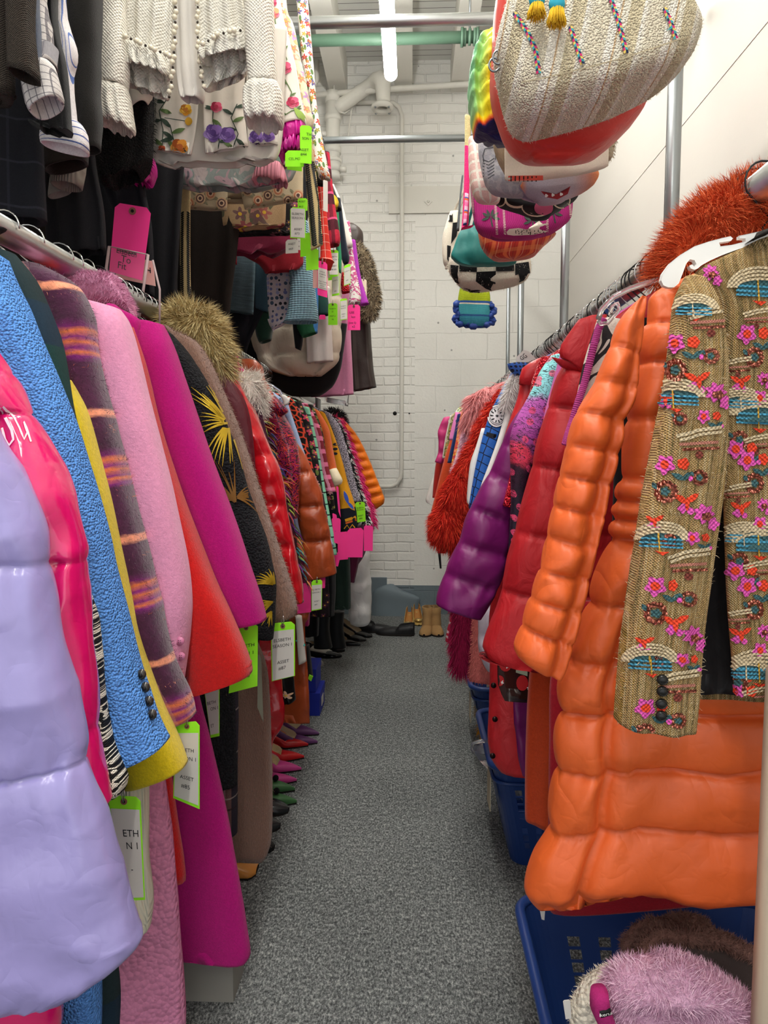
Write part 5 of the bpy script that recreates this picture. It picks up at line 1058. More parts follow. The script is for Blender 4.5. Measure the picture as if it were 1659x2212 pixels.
def jar(mb):
    k = M('jar_ink', '4a4a50', tex='none', rough=.8); 
    for dy in range(6): mb.line([(1044, 345 + dy*7), (1056, 350 + dy*7), (1068, 342 + dy*7)], 1.8, k, .002)
    mb.line([(1048, 322), (1044, 336), (1046, 350)], 2, k, .002); mb.line([(1068, 318), (1071, 332), (1070, 345)], 2, k, .002); mb.line([(1048, 322), (1068, 318)], 2, k, .002)
    mb.decal(circ(1057, 312, 8, 5), k, .002)
bag('denim_bag', 'pale washed denim bag with a drawn jar, lower seam scalloped', 2.3, [(1034, 275, 1110, 290, .7), (1034, 320, 1140, 320), (1040, 360, 1150, 360), (1048, 395, 1170, 400), (1058, 412, 1160, 418, .7)], .05, M('pale_denim', pat=p_dots('b9b6bc', ['a8a6b0'], 60, .5, 1), rough=.9, tex='tweed'), post=jar)
bag('fringed_pouch', 'pale pink and white fleece bag with square pattern', 2.48, [(1012, 300, 1060, 305, .7), (1012, 340, 1070, 340), (1014, 380, 1075, 380), (1020, 412, 1080, 415), (1028, 430, 1080, 432, .7)], .05, M('pink_square_fleece', pat=p_plaid('e8c0b8', [(0, .03, 0, .008, 'efe6da', 1), (1, .03, 0, .008, 'efe6da', 1)]), rough=1, tex='fur'))
def swl(mb):
    r = M('dark_red_patch', '9c2c34', rough=.8); mb.decal([(1168, 412), (1200, 424), (1232, 402), (1226, 418), (1204, 430), (1180, 426)], r, .002)
    for x in (1180, 1194, 1212): mb.decal(circ(x, 420 - (x-1194)*.1, 4, n=8, pet=3), WHT, .003, rings=1)
    for i in range(5): mb.line([(1105 + i*4, 398), (1128 + i*3, 425 + i), (1150 + i, 432 + i)], 1.5, M('lilac_thread', '8c84a0', rough=.8, tex='none'), .002)
bag('shoulder_bag', 'lavender grey bag with orange corner and dark red patch', 2.3, [(1090, 370, 1290, 372, .7), (1096, 390, 1292, 380), (1104, 408, 1285, 396), (1130, 425, 1262, 412), (1160, 435, 1225, 428, .6)], .05, M('lavender_orange', pat=lambda t, uv: t.ramp(t.m('ADD', t.m('MULTIPLY', t.sep(uv)[0], 3.2), t.m('ADD', .5, t.m('MULTIPLY', t.noise(uv, 12, 2), .08))), [(0, 'e87030'), (.2, 'e08a60'), (.26, 'a8a0b0'), (.7, 'b8aab4'), (.88, 'c08070'), (1, 'e08040')]), rough=.8), post=swl)
def cir(mb):
    w = M('bag_cream', 'd8cbb0', rough=.8, tex='none')
    for x, y, rx, ry, m in ((1078, 432, 16, 14, w), (1078, 432, 13, 11, BLK), (1118, 433, 27, 16, w), (1118, 430, 24, 14, BLK), (1160, 444, 34, 24, w), (1160, 444, 31, 21, BLK), (1212, 432, 20, 18, w), (1212, 432, 17, 15, BLK), (1174, 448, 20, 16, M('rose_disc', 'b05070', rough=.8, tex='none'))): mb.decal(circ(x, y, rx, ry, n=20), m, .0022 + .0006*(m is not w) + (.0008 if 'rose' in m.name else 0), rings=4)
bag('circle_bag', 'black bag printed with cream ringed circles and one rose disc', 2.6, [(1062, 412, 1255, 405, .7), (1064, 428, 1250, 420), (1080, 445, 1242, 432), (1120, 456, 1215, 448), (1145, 468, 1190, 465, .6)], .05, M('black_canvas', '1a1a1c', rough=.7), post=cir)
def ele(mb):
    w = M('ivory_stitch', 'e4d6c8', tex='none', rough=.8); g = M('palm_green', '3f4c44', rough=.8, tex='none')
    for x0, x1, y0, y1 in ((1020, 1025, 405, 482), (1070, 1074, 440, 508), (1087, 1091, 442, 508), (1163, 1163, 468, 504), (1182, 1182, 458, 502), (1230, 1232, 440, 470)):
        n = int((y1-y0)/3.2)
        for i in range(n): y = y0 + (y1-y0)*i/n; x = x0 + (x1-x0)*i/n; mb.line([(x - 2.5, y - .8), (x + 2.5, y + .8)], 1.3, w, .003)
    for x, y in ((1060, 470), (1150, 478), (1195, 462)):
        for a in (-2.6, -2.0, -1.3, -.6, .2, 2.8): mb.decal(leaf(x + 12*math.cos(a), y + 10*math.sin(a), 9, 3, a), g, .0025, rings=1)
        mb.line([(x, y), (x + 4, y + 20)], 3, g, .0025)
    mb.decal([(1094, 500), (1100, 494), (1120, 493), (1140, 496), (1158, 494), (1164, 478), (1172, 484), (1182, 482), (1180, 500), (1150, 506), (1110, 508), (1096, 506)], w, .003)
    r = random.Random(1)
    for i in range(40): mb.decal(circ(r.uniform(1112, 1178), r.uniform(496, 505), 1.2, n=6), BLK, .004, rings=1)
bag('quilted_tote', 'magenta quilted tote with palms, leopard and ivory stitching', 2.85, [(1016, 400, 1240, 400), (1018, 430, 1237, 430), (1022, 462, 1234, 462), (1028, 490, 1228, 478), (1040, 505, 1195, 502), (1060, 512, 1170, 508, .8)], .06, M('magenta_quilt', pat=p_stripes(.008, [(0, 'b8247c'), (.85, '8c185c')], 0), rough=.8, tex='tweed'), post=ele)
mb = MB().loft([(1004, 250, 1020, 258), (1004, 300, 1016, 305), (1002, 400, 1014, 405), (998, 480, 1012, 485), (996, 496, 1008, 490)], 3.0, .035, M('hot_pink_raffia', pat=lambda t, uv: t.mix(t.m('GREATER_THAN', t.sep(uv)[1], -.115), hx('e8307c'), hx('d8c690')), tex='knit', rough=.8)); single('raffia_bag', 'narrow straw and hot pink raffia bag edge', 'bag', mb)
mb = MB().loft([(997, 380, 1001, 380), (992, 430, 996, 430), (986, 498, 992, 498)], 3.1, .012, M('grey_frame', '5a6064', rough=.4, tex='none', metal=.5)); single('metal_frame', 'thin grey metal bag frame at the left of the bags', 'frame', mb)
mb = MB().loft([(1004, 418, 1012, 420), (1003, 450, 1011, 452), (1000, 486, 1008, 484)], 2.96, .01, M('ribbon_stripe', pat=p_stripes(.05, [(0, 'f07ab0'), (.3, 'f0a0c8'), (.45, 'e86a30'), (.6, '4a6ab8'), (.7, 'f0c0d8')], 1))); single('ribbon', 'striped pink, orange and blue ribbon hanging by the raffia bag', 'ribbon', mb)
bag('plaid_bag', 'orange and red plaid vinyl bag below the magenta tote', 3.1, [(1030, 480, 1160, 478, .6), (1035, 510, 1196, 504), (1040, 530, 1196, 512), (1052, 548, 1176, 530), (1064, 558, 1158, 550, .8)], .07, M('orange_red_plaid', pat=p_plaid('b83a2c', [(0, .055, 0, .016, 'dc7040', 1), (0, .055, .03, .002, 'ecc8a0', .8), (0, .055, .015, .002, '6a2420', .8), (1, .05, 0, .014, 'e08a50', .45)]), rough=.4, tex='nylon'), strap=False)
bag('silk_bag', 'deep teal satin bag left of the plaid one', 3.35, [(1000, 490, 1030, 490, .5), (988, 512, 1100, 510), (980, 535, 1120, 530), (974, 556, 1120, 552), (990, 570, 1115, 568, .7)], .05, satin('teal_satin', '1c7470'), fold=.008)
CKW = M('ivory_plush', 'e0d6c6', rough=1, tex='fur', bump=.8); CKB = M('black_plush', '141416', rough=1, tex='none')
def chk(mb):
    for q in ([(975, 572), (992, 574), (994, 612), (985, 608), (976, 590)], [(993, 572), (1030, 574), (1030, 588), (993, 586)], [(1029, 588), (1071, 586), (1070, 612), (1062, 626), (1050, 622), (1028, 608)], [(1071, 573), (1110, 572), (1110, 586), (1071, 587)], [(1112, 570), (1140, 566), (1143, 590), (1132, 608), (1118, 614), (1112, 595)], [(1000, 620), (1040, 625), (1040, 632), (1010, 632)]): mb.decal(q, CKB, .006, rings=4)
    mb.fur(1500, .012, .001, CKW, .4, 3, rnd=1.2)
bag('plush_bag', 'fluffy black and ivory checked bag near the end of the rail', 3.62, [(985, 540, 1130, 545, .6), (970, 562, 1143, 562), (970, 585, 1145, 585), (985, 606, 1138, 602), (998, 620, 1118, 612), (1015, 628, 1080, 622, .6)], .10, CKW, post=chk)
def chk2(mb):
    for q in ([(970, 460), (978, 462), (978, 480), (969, 480)], [(978, 482), (990, 480), (985, 510), (974, 528)], [(966, 530), (974, 532), (972, 570), (966, 560)]): mb.decal(q, CKB, .005, rings=2)
bag('plush_bag', 'white and black checked plush bag seen edge-on at far left of bags', 3.9, [(972, 458, 992, 456, .6), (964, 480, 992, 480), (956, 510, 990, 510), (955, 540, 985, 540), (958, 568, 980, 572), (962, 576, 972, 578, .6)], .05, CKW, post=chk2)
STB = M('lime_blue_stripes', pat=p_stripes(.245, [(0, '2a7a72'), (.06, '4a9ca0'), (.12, '3a90a8'), (.30, '2c5a90'), (.34, '44a0ac'), (.56, 'e8dcc8'), (.59, '2c58a0'), (.64, 'a8b818'), (.93, '58b0c0')], 1), tex='knit', rough=.8)
RUF = satin('cobalt_ruffle', '2a4a9c')
t = bag('knit_bag', 'lime, teal and blue striped bag with cobalt ruffled edge, lowest of the bags', 4.05, [(994, 618, 1054, 618, .7), (990, 640, 1058, 640), (989, 665, 1058, 668), (990, 690, 1058, 692), (992, 700, 1056, 704, .8)], .05, STB, e=.5)
mb = MB(); pts = []
for i in range(90):
    s = i/89; 
    if s < .3: x, y = 988 - 3*math.sin(s*30), 655 + s/.3*40
    elif s < .7: x, y = 988 + (s-.3)/.4*72, 697 + 6*math.sin((s-.3)/.4*PI)
    else: x, y = 1062 + 3*math.sin(s*30), 697 - (s-.7)/.3*42
    pts.append((x, y))
mb.tube([P(x + 2.5*math.sin(i*1.3), y + 2.5*math.cos(i*1.3), 4.03 + .012*math.sin(i*1.7)) for i, (x, y) in enumerate(pts)], [.014 + .006*math.sin(i*.9) for i in range(90)], RUF, 10); mb.build('ruffle', t)
# ================================================================ upper left clothes
def p_check(t, uv): return p_plaid('c4bfbc', [(0, .012, 0, .0016, '55525a', .8), (1, .012, 0, .0016, '55525a', .8)])(t, uv)
SHC = M('check_shirting', pat=p_check, rough=.8, tex='tweed', bump=.1)
SHS = M('stripe_shirting', pat=p_stripes(.0105, [(0, 'dcd8da'), (.72, '5a74b4'), (.9, 'dcd8da')], 0), rough=.8, tex='tweed', bump=.1)
SHS2 = M('stripe_shirting_across', pat=p_stripes(.0105, [(0, 'dcd8da'), (.72, '4a5c94'), (.9, 'dcd8da')], 1), rough=.8, tex='tweed', bump=.1)
CHA = M('brown_tweed', '342c25', tex='tweed', rough=.95, bump=.5); CHB = wool('charcoal_suiting', '19191a'); CHN = M('navy_windowpane', pat=p_plaid('17181f', [(1, .08, 0, .004, '2c2e38', .8), (0, .08, 0, .004, '2c2e38', .5)]), tex='wool', rough=.95)
hang('tweed_blazer', 'dark brown tweed blazer with open sleeve at top left corner', 'jacket', 1.15, [('sleeve', [(-20, -300, 60, -300, .7), (15, -100, 70, -100), (20, 40, 68, 40), (22, 120, 75, 125), (24, 158, 79, 172)], .045, CHA, dict(wr=.004)), ('body', [(-300, -300, 40, -300), (-300, 0, 22, 0), (-300, 170, 25, 190), (-300, 200, 12, 208)], .04, CHA, dict(dy=.03, fold=.01))])
hang('checked_shirt', 'grey checked shirt sleeve with buttoned cuff at top left', 'shirt', 1.22, [('sleeve', [(55, -300, 110, -300, .7), (62, -100, 108, -100), (68, 0, 98, 0), (72, 60, 108, 55), (78, 120, 112, 110), (66, 165, 116, 138)], .03, SHC, dict(wr=.004)), ('cuff', [(60, 152, 112, 138), (52, 178, 122, 168), (62, 232, 132, 206), (72, 250, 130, 216)], .028, SHC, dict(dy=-.01, wr=.002)), ('tie', [(55, -200, 85, -200), (64, 0, 82, 0), (72, 60, 86, 60), (80, 150, 88, 150)], .012, wool('slate_cloth', '5c6474'), dict(dy=-.03))])
hang('suit_vest', 'black suit panel between the checked and striped shirts', 'jacket', 1.30, [('body', [(80, -300, 160, -300), (92, 0, 120, 0), (92, 150, 145, 150), (90, 270, 155, 270), (92, 284, 158, 288)], .02, CHB, dict(fold=.005))])
hang('striped_shirt', 'white shirt with blue stripes and folded cuff among dark suits', 'shirt', 1.38, [('front_panel', [(110, -300, 150, -300), (118, 0, 140, 0), (128, 60, 165, 115), (140, 150, 156, 165), (150, 240, 163, 245), (158, 280, 167, 285)], .02, SHS, dict(wr=.003)), ('cuff', [(92, 283, 175, 268), (90, 300, 186, 290), (92, 312, 188, 330)], .03, SHS2, dict(wr=.003))])
hang('wool_jacket', 'charcoal wool jacket sleeve right of the striped shirt', 'jacket', 1.5, [('sleeve', [(140, -300, 220, -300), (150, 0, 215, 0), (160, 100, 215, 100), (165, 200, 214, 200), (175, 260, 218, 260), (180, 330, 214, 320)], .045, wool('charcoal_brown', '211f1d'), dict(wr=.005)), ('body', [(60, -300, 200, -300), (90, 0, 190, 0), (95, 310, 188, 315), (100, 372, 186, 350)], .03, wool('espresso', '241b15'), dict(dy=.03))])
hang('navy_overcoat', 'long navy windowpane overcoat at the far left edge', 'coat', 1.42, [('body', [(-200, -300, 90, -300), (-200, 100, 88, 100), (-200, 250, 92, 250), (-200, 400, 98, 400), (-200, 462, 102, 478)], .04, CHN, dict(fold=.012))])
hang('ribbed_sweater', 'grey ribbed knit sweater cuff hanging under the brown jacket', 'sweater', 1.62, [('sleeve', [(120, 150, 190, 150), (118, 300, 186, 300), (122, 350, 184, 345)], .04, wool('brown_knit', '3c342c')), ('cuff', [(120, 348, 182, 344), (114, 375, 180, 370), (116, 402, 172, 404)], .035, M('grey_rib', '8a857c', tex='rib', rough=.9), dict(dy=-.01)), ('shirt_tail', [(110, 380, 160, 380), (105, 418, 158, 405), (106, 428, 150, 414)], .015, fabric('dim_white', '8c8884'), dict(dy=.03))])
FUZ = M('black_fuzzy', '1b1a1a', rough=1, tex='boucle', bump=1)
hang('fuzzy_coat', 'black fuzzy wool coat left of the white tweed jacket', 'coat', 1.9, [('body', [(180, -100, 330, -100), (190, 100, 330, 100), (192, 250, 332, 250), (205, 350, 330, 330), (218, 396, 325, 352), (240, 402, 300, 372)], .05, FUZ, dict(fold=.012, fur=dict(n=2500, ln=.015, w=.0006, m=FUZ, grav=.5, seed=2)))])
for i, (Y, st, lb) in enumerate([(1.75, [(60, 0, 190, 0), (100, 300, 200, 300), (105, 450, 225, 450), (110, 560, 230, 540)], 'dark brown long coat behind the ribbed sweater'), (2.0, [(0, 100, 200, 100), (0, 400, 160, 400), (10, 560, 150, 560)], 'black long coat behind the navy overcoat'), (2.15, [(190, 100, 330, 100), (215, 350, 310, 350), (262, 500, 330, 500), (268, 620, 335, 640)], 'long black dress behind the pink rack sign'),
    (2.3, [(270, 100, 430, 100), (270, 350, 400, 350), (275, 600, 385, 600), (300, 690, 380, 700)], 'long black coat right of the pink rack sign'), (2.75, [(360, 200, 520, 200), (380, 450, 520, 450), (385, 650, 500, 650), (390, 760, 490, 780)], 'long black gown behind the chevron scarf'),
    (3.4, [(440, 300, 640, 300), (440, 550, 620, 550), (450, 740, 540, 740), (460, 800, 530, 810)], 'long black coat beneath the grey tweed skirt'), (3.75, [(500, 300, 700, 300), (500, 600, 640, 600), (520, 800, 600, 810)], 'black dress hanging behind the dotted blouse'), (2.0, [(-100, 100, 60, 100), (-100, 500, 100, 500), (-60, 700, 150, 720)], 'black coat low behind the hanger hooks at the left edge'),
    (2.5, [(120, 100, 300, 100), (130, 500, 290, 500), (160, 690, 300, 700)], 'black coat behind the dense wire hangers')]):
    hang('black_coat', lb, 'coat', Y, [('body', st, .03, M('blackish_%d' % (i % 3), ['1c1c20', '231c18', '202026'][i % 3], tex='wool', rough=.95), dict(fold=.012, fk=3))])
# backdrop row of dark clothes on a rail further left
for i in range(16):
    Y = 1.3 + i*.27; x0 = 890 - 1.55/Y*1550; x1 = 890 - 1.22/Y*1550; y0 = 980 - 1.5/Y*1550; y1 = 980 + .5/Y*1550
    hang('dark_garment', 'dark garment on the shadowy rail further left', 'coat', Y, [('body', [(x0, y0, x1, y0), (x0, (y0+y1)/2, x1, (y0+y1)/2), (x0, y1, x1, y1)], .05, M('dark_cloth_%d' % (i % 3), ['1a1a1e', '24181c', '1c2024'][i % 3]), dict(fold=.01))], group='dark garments on the shadowy rail further left')
# white tweed jacket
WTW = M('ivory_tweed', 'e6e1d5', tex='tweed', rough=.95, bump=.9, bs=.45, var=.1)
BLO = satin('ivory_blouse_cloth', 'd6d0c8', rough=.7)
PEARL = M('pearl', 'e6ddc6', rough=.18, tex='none', coat=.5, spec=.6); PEARD = plain('dark_bead', '3a302a', rough=.25)
Yw = 1.74; t = thing('tweed_jacket', 'ivory tweed jacket with ruffled cuffs and pearl trimmed pockets', 'jacket', tuple(P(400, -100, Yw)))
def slv_(st, cf, Y):
    MB().loft(st, Y, .045, WTW, n=40, step=.009, wr=.005, wf=10, seed=rng.random()*9).build('sleeve', t)
    MB().loft(cf, Y, .05, WTW, n=60, step=.007, wr=.009, wf=22, fold=.005, fk=4, hem=.003, seed=rng.random()*9).build('cuff', t)
slv_([(232, -250, 290, -250, .7), (225, -100, 275, -100), (222, 0, 268, 0), (216, 90, 272, 90), (211, 150, 275, 150), (212, 190, 272, 192)], [(212, 186, 272, 188, .8), (206, 205, 277, 205), (207, 240, 283, 240), (214, 262, 288, 272, 1), (218, 268, 286, 282, .95)], 1.70)
slv_([(510, -250, 570, -250, .7), (522, -100, 582, -100), (528, 0, 590, 0), (532, 90, 594, 90), (535, 150, 597, 150), (540, 188, 598, 184)], [(540, 184, 600, 180, .8), (528, 205, 608, 198), (528, 235, 613, 235), (530, 262, 612, 262), (534, 270, 608, 268, .95)], 1.70)
def frt(st, dy, pk):
    mb = MB().loft(st, Yw + dy, .02, WTW, n=60, step=.008, wr=.006, wf=12, fold=.010, fk=3, hem=.006, seed=rng.random()*9); mb.build('front_panel', t)
frt([(290, -250, 400, -250), (278, -60, 388, -60), (272, 0, 376, 0), (268, 80, 372, 90), (262, 130, 368, 150), (262, 172, 368, 205), (270, 182, 362, 214)], .02, 0)
frt([(420, -250, 510, -250), (424, -60, 522, -60), (426, 0, 526, 0), (428, 90, 536, 70), (432, 150, 542, 120), (440, 188, 540, 150), (446, 195, 530, 162)], .02, 1)
for st in ([(270, 95, 348, 118), (262, 112, 358, 135), (262, 128, 366, 158), (270, 138, 362, 166)], [(440, 92, 522, 66), (432, 112, 536, 86), (434, 128, 544, 110), (440, 135, 540, 116)]):
    MB().loft(st, Yw - .018, .028, WTW, n=70, step=.006, wr=.008, wf=24, fold=.006, fk=5, hem=.004, seed=rng.random()*9).build('pocket_flounce', t)
MB().loft([(360, -250, 450, -250), (378, 0, 428, 0), (382, 100, 430, 100), (384, 160, 436, 160), (388, 200, 440, 205), (392, 214, 436, 218)], Yw + .05, .02, BLO, fold=.006, wr=.004).build('lining', t)
mb = MB()
def pearls(pts, Y, r, n):
    mb = MB()
    L = [P(x, y, Y) for x, y in pts]; tot = sum((b-a).length for a, b in zip(L, L[1:])); acc = 0; i = 0; k = 0
    for j in range(n):
        d = tot*j/(n-1); s = 0
        for a, b in zip(L, L[1:]):
            l = (b-a).length
            if s + l >= d - 1e-6: p = a.lerp(b, (d-s)/l); break
            s += l
        rr = r*(1.0 if j % 3 != 1 else .5); mb.ball(p + Vector((.0015*((j*7) % 3 - 1), -rr*.5, 0)), rr, PEARL if j % 3 != 1 else PEARD, 10)
    mb.build('pearl_trim', t)
pearls([(378, -60), (380, 0), (379, 60), (376, 120), (372, 170), (366, 210)], 1.725, .0062, 26)
pearls([(424, -60), (428, 0), (427, 50), (428, 100), (434, 150), (440, 188)], 1.725, .0055, 24)
pearls([(273, 80), (300, 92), (330, 106), (368, 122)], 1.685, .0062, 10); pearls([(440, 96), (470, 76), (500, 68), (532, 66)], 1.685, .0062, 9)
pass
hang('sleeve_lining_blouse', 'ivory blouse cuff hanging behind the left ruffled sleeve', 'blouse', 1.86, [('sleeve', [(262, 60, 330, 60), (270, 180, 330, 190), (276, 225, 322, 210), (286, 244, 318, 222)], .03, BLO)])
# floral gowns: painted silk with traced blossoms
SILK = satin('ivory_silk', 'dcd6cc', rough=.6, bump=.12)
def rosec(c): return M('petal_' + c, c, rough=.7, tex='none')
GRN = M('leaf_green', '5c7444', rough=.7, tex='none'); GRD = M('leaf_dark', '34463a', rough=.7, tex='none'); GRL = M('leaf_light', '9ab858', rough=.7, tex='none')
def bloom(mb, x, y, s, cols, off=.002):
    for i in range(5):
        a = 2*PI*i/5 + .4; mb.decal(circ(x + .45*s*math.cos(a), y + .42*s*math.sin(a), .55*s, .5*s, n=10), rosec(cols[i % len(cols)]), off + .0003*i)
    mb.decal(circ(x, y, .34*s, n=8), rosec(cols[-1]), off + .002)
    for r0 in (.5, .75): mb.line([(x + r0*s*math.cos(a), y + r0*s*.9*math.sin(a)) for a in [i*.5 for i in range(10)]], max(1.0, s*.05), rosec(cols[-1]), off + .0024, sub=4)
def stem(mb, pts, lv=4, s=16, m=GRD):
    mb.line(pts, 2, m, .0018)
    r = random.Random(int(pts[0][0]))
    for i in range(lv):
        k = (i + .5)/lv*(len(pts)-1); j = int(k); f = k-j; x = pts[j][0]*(1-f) + pts[j+1][0]*f; y = pts[j][1]*(1-f) + pts[j+1][1]*f
        a = r.uniform(-.9, .9) + (0 if i % 2 else PI); mb.decal(leaf(x + s*.7*math.cos(a), y + s*.7*math.sin(a), s*.8, s*.26, a), m if i % 3 else GRN, .0021, rings=2)
VIO = ['8a6ab4', '7858a4', '9c80c4', '5c3f86']; YLW = ['e0b030', 'd89820', 'eac250', 'a86818']; PNKC = ['e05c80', 'e8849c', 'd04068', 'b03050']; ORC = ['e89a38', 'e0802c', 'f0b458', 'b05820']
def f1(mb):
    stem(mb, [(350, 330), (352, 280), (345, 240), (360, 215)], 5, 18); bloom(mb, 402, 238, 14, YLW); mb.decal(circ(408, 263, 9, 9), rosec('c89a28'), .003); mb.line([(355, 255), (408, 263)], 1.6, GRD, .0018)
    stem(mb, [(385, 330), (375, 300), (368, 270)], 5, 20); bloom(mb, 388, 318, 20, ORC); bloom(mb, 350, 322, 8, ['c05830', 'a04020'])
def f2(mb):
    bloom(mb, 462, 288, 22, VIO); bloom(mb, 492, 292, 19, VIO); stem(mb, [(470, 335), (474, 305), (460, 262), (462, 225)], 5, 17); stem(mb, [(500, 330), (515, 290), (500, 255), (512, 225)], 6, 17); bloom(mb, 468, 232, 13, PNKC)
def f3(mb): bloom(mb, 553, 298, 17, VIO); bloom(mb, 580, 295, 14, VIO); stem(mb, [(560, 330), (590, 285), (605, 265)], 4, 14)
hang('floral_gown', 'ivory silk gown with yellow and violet flowers under the white jacket', 'dress', 1.98, [
    ('left_panel', [(340, 60, 430, 60), (336, 215, 430, 215), (333, 280, 424, 285), (330, 322, 414, 336)], .008, SILK, dict(post=f1, fold=.004)),
    ('middle_panel', [(440, 60, 540, 60), (440, 215, 525, 215), (440, 270, 530, 265), (444, 333, 536, 315)], .008, SILK, dict(post=f2, fold=.004, dy=-.01)),
    ('right_panel', [(532, 60, 620, 60), (533, 240, 605, 240), (535, 312, 600, 312)], .008, SILK, dict(post=f3, fold=.004, dy=.01)),
    ('skirt', [(335, 60, 620, 60), (335, 280, 612, 290), (333, 345, 600, 345), (350, 358, 590, 350)], .025, SILK, dict(dy=.04, fold=.014, fk=5, wr=.004))])
def f4(mb):
    stem(mb, [(590, 20), (602, 90), (620, 130)], 2, 10, GRN); bloom(mb, 614, 148, 16, PNKC); stem(mb, [(612, 165), (630, 200), (625, 215)], 2, 9, GRN); bloom(mb, 632, 222, 14, PNKC); mb.decal(leaf(648, 250, 22, 7, .9), GRL, .003); stem(mb, [(606, 255), (630, 240), (650, 235)], 2, 9, GRN); bloom(mb, 590, 30, 14, ['ec8098', 'f0a070', 'd05070']); bloom(mb, 586, 6, 12, PNKC)
RFL = M('fuchsia_ruffle', 'c81c90', rough=.32, tex='nylon', bump=.4)
hang('rose_gown', 'ivory rose print gown with fuchsia ruffled cuffs', 'dress', 2.1, [
    ('sleeve', [(545, -200, 590, -200, .7), (560, 0, 605, 0), (580, 90, 625, 85), (590, 150, 640, 150), (597, 210, 650, 210), (603, 262, 660, 258), (603, 285, 660, 268)], .045, SILK, dict(post=f4, n=40, wr=.004)),
    ('ruffle', [(606, 278, 658, 266, .8), (605, 292, 662, 285), (606, 312, 662, 300, .9)], .06, RFL, dict(fold=.009, fk=6, hem=.006, wr=.008, wf=25, n=60, step=.006)),
    ('ruffle', [(606, 300, 655, 296, .8), (602, 322, 658, 312), (604, 342, 652, 325, .95)], .05, RFL, dict(fold=.009, fk=6, hem=.006, wr=.008, wf=25, n=60, step=.006)),
    ('ruffle', [(290, 340, 330, 338, .8), (278, 358, 334, 358), (272, 382, 328, 388, .95), (285, 392, 322, 395)], .05, RFL, dict(fold=.009, fk=6, hem=.006, wr=.008, wf=25, n=60, step=.006))])
hang('peach_floral_gown', 'cream gown with peach and lilac botanical print at upper left rail', 'dress', 2.28, [('sleeve', [(575, -200, 620, -200, .7), (590, 0, 618, 0), (608, 60, 636, 60), (622, 120, 648, 120), (636, 180, 662, 180), (646, 240, 672, 240), (650, 268, 678, 262), (655, 285, 672, 280, .7)], .04, M('peach_botanical', pat=p_floral('e6d8b8', ['e8a478', 'c8a0d0', 'e8b898'], 'c8b078', 34, .5, 48), rough=.6))])
PNT = M('grey_feather_print', pat=p_swirl(['a89ca0', 'b8aaa8', '8f9a96', 'b89ca4', '706c74'], 9, 1.5), rough=.55, tex='nylon')
hang('feather_print_gown', 'dusky pink and grey feather print gown hem', 'dress', 2.40, [('skirt', [(330, 200, 640, 200), (338, 330, 640, 330), (334, 375, 640, 375), (332, 392, 620, 398), (400, 408, 560, 410)], .03, PNT, dict(fold=.012, fk=4)),
    ('sleeve', [(540, 250, 610, 250), (548, 330, 616, 328), (552, 362, 620, 360)], .03, M('sage_pink', pat=p_swirl(['7c9484', 'c09aa0', '6a8470'], 10, 1), rough=.6), dict(dy=-.05)),
    ('pleated_cuff', [(556, 358, 612, 356, .8), (550, 380, 618, 378), (545, 392, 622, 398, .95)], .045, M('pleated_pink', 'd88c9c', tex='rib', rough=.7, bump=.9, bs=.5), dict(dy=-.05, fold=.006, fk=8, hem=.005))])
def emb(x0, x1, y0, y1, n):
    def f(mb):
        for i in range(n):
            x = x0 + (x1-x0)*(i+.5)/n; y = y0 + (y1-y0)*((i*5 % 3)+1)/4
            for r_, c in ((12, 'c8a884'), (9, 'c07858' if i % 2 else '6a4c44'), (6, 'd8b898'), (3.5, '4c3430')): mb.decal(circ(x, y, r_, r_*1.1, n=12), rosec(c), .002 + .0005*(13 - r_)/3, rings=2)
            for a in (.8, 2.2, 3.9, 5.4): mb.decal(leaf(x + 18*math.cos(a), y + 14*math.sin(a), 7, 2.2, a), rosec('8a8468'), .002, rings=1)
    return f
CRB = fabric('aged_cream', 'c6b698'); 
hang('folk_embroidered_coat', 'cream coat with brown and orange folk embroidered hems', 'coat', 2.55, [
    ('left_panel', [(372, 300, 495, 300), (371, 400, 492, 405), (370, 448, 490, 455)], .015, CRB, dict(post=emb(375, 490, 408, 450, 5), fold=.003)),
    ('right_panel', [(520, 300, 655, 300), (518, 395, 655, 385), (528, 452, 655, 430)], .015, CRB, dict(post=emb(525, 655, 400, 445, 6), fold=.003)),
    ('lining', [(370, 300, 650, 300), (372, 420, 640, 420), (375, 432, 620, 432)], .015, fabric('aged_lining', 'b0a082'), dict(dy=.04))])
CHV = M('cream_gold_band', 'cdb684', tex='tweed', rough=.85)
def chev(side):
    def f(mb):
        if side == 0: C = [(392, 460), (391, 560), (392, 650)], [(409, 460), (409, 560), (410, 650)]
        else: C = [(662, 350), (672, 440), (680, 535)], [(676, 350), (692, 440), (694, 530)]
        for ln in C:
            y = ln[0][1]; 
            while y < ln[-1][1] - 2:
                k = (y - ln[0][1])/(ln[-1][1]-ln[0][1])*2; j = min(1, int(k)); fr = k-j; x = ln[j][0]*(1-fr) + ln[j+1][0]*fr
                mb.decal(leaf(x + 2.6, y, 4.6, 1.9, -.7), BLK, .002, rings=1); mb.decal(leaf(x - 2.4, y, 4.6, 1.9, -2.4), BLK, .002, rings=1); y += 4.6
    return f
hang('chevron_scarf', 'long cream scarf edged with black chevrons, hanging by the fox fur', 'scarf', 2.45, [('band', [(392, 330, 412, 330), (390, 455, 411, 455), (389, 560, 411, 560), (389, 655, 413, 655)], .006, CHV, dict(post=chev(0)))])
hang('chevron_scarf', 'tilted cream scarf edged with black chevrons among green tags', 'scarf', 2.42, [('band', [(650, 300, 674, 300), (658, 350, 680, 350), (664, 440, 690, 440), (672, 541, 698, 528)], .006, CHV, dict(post=chev(1)))])
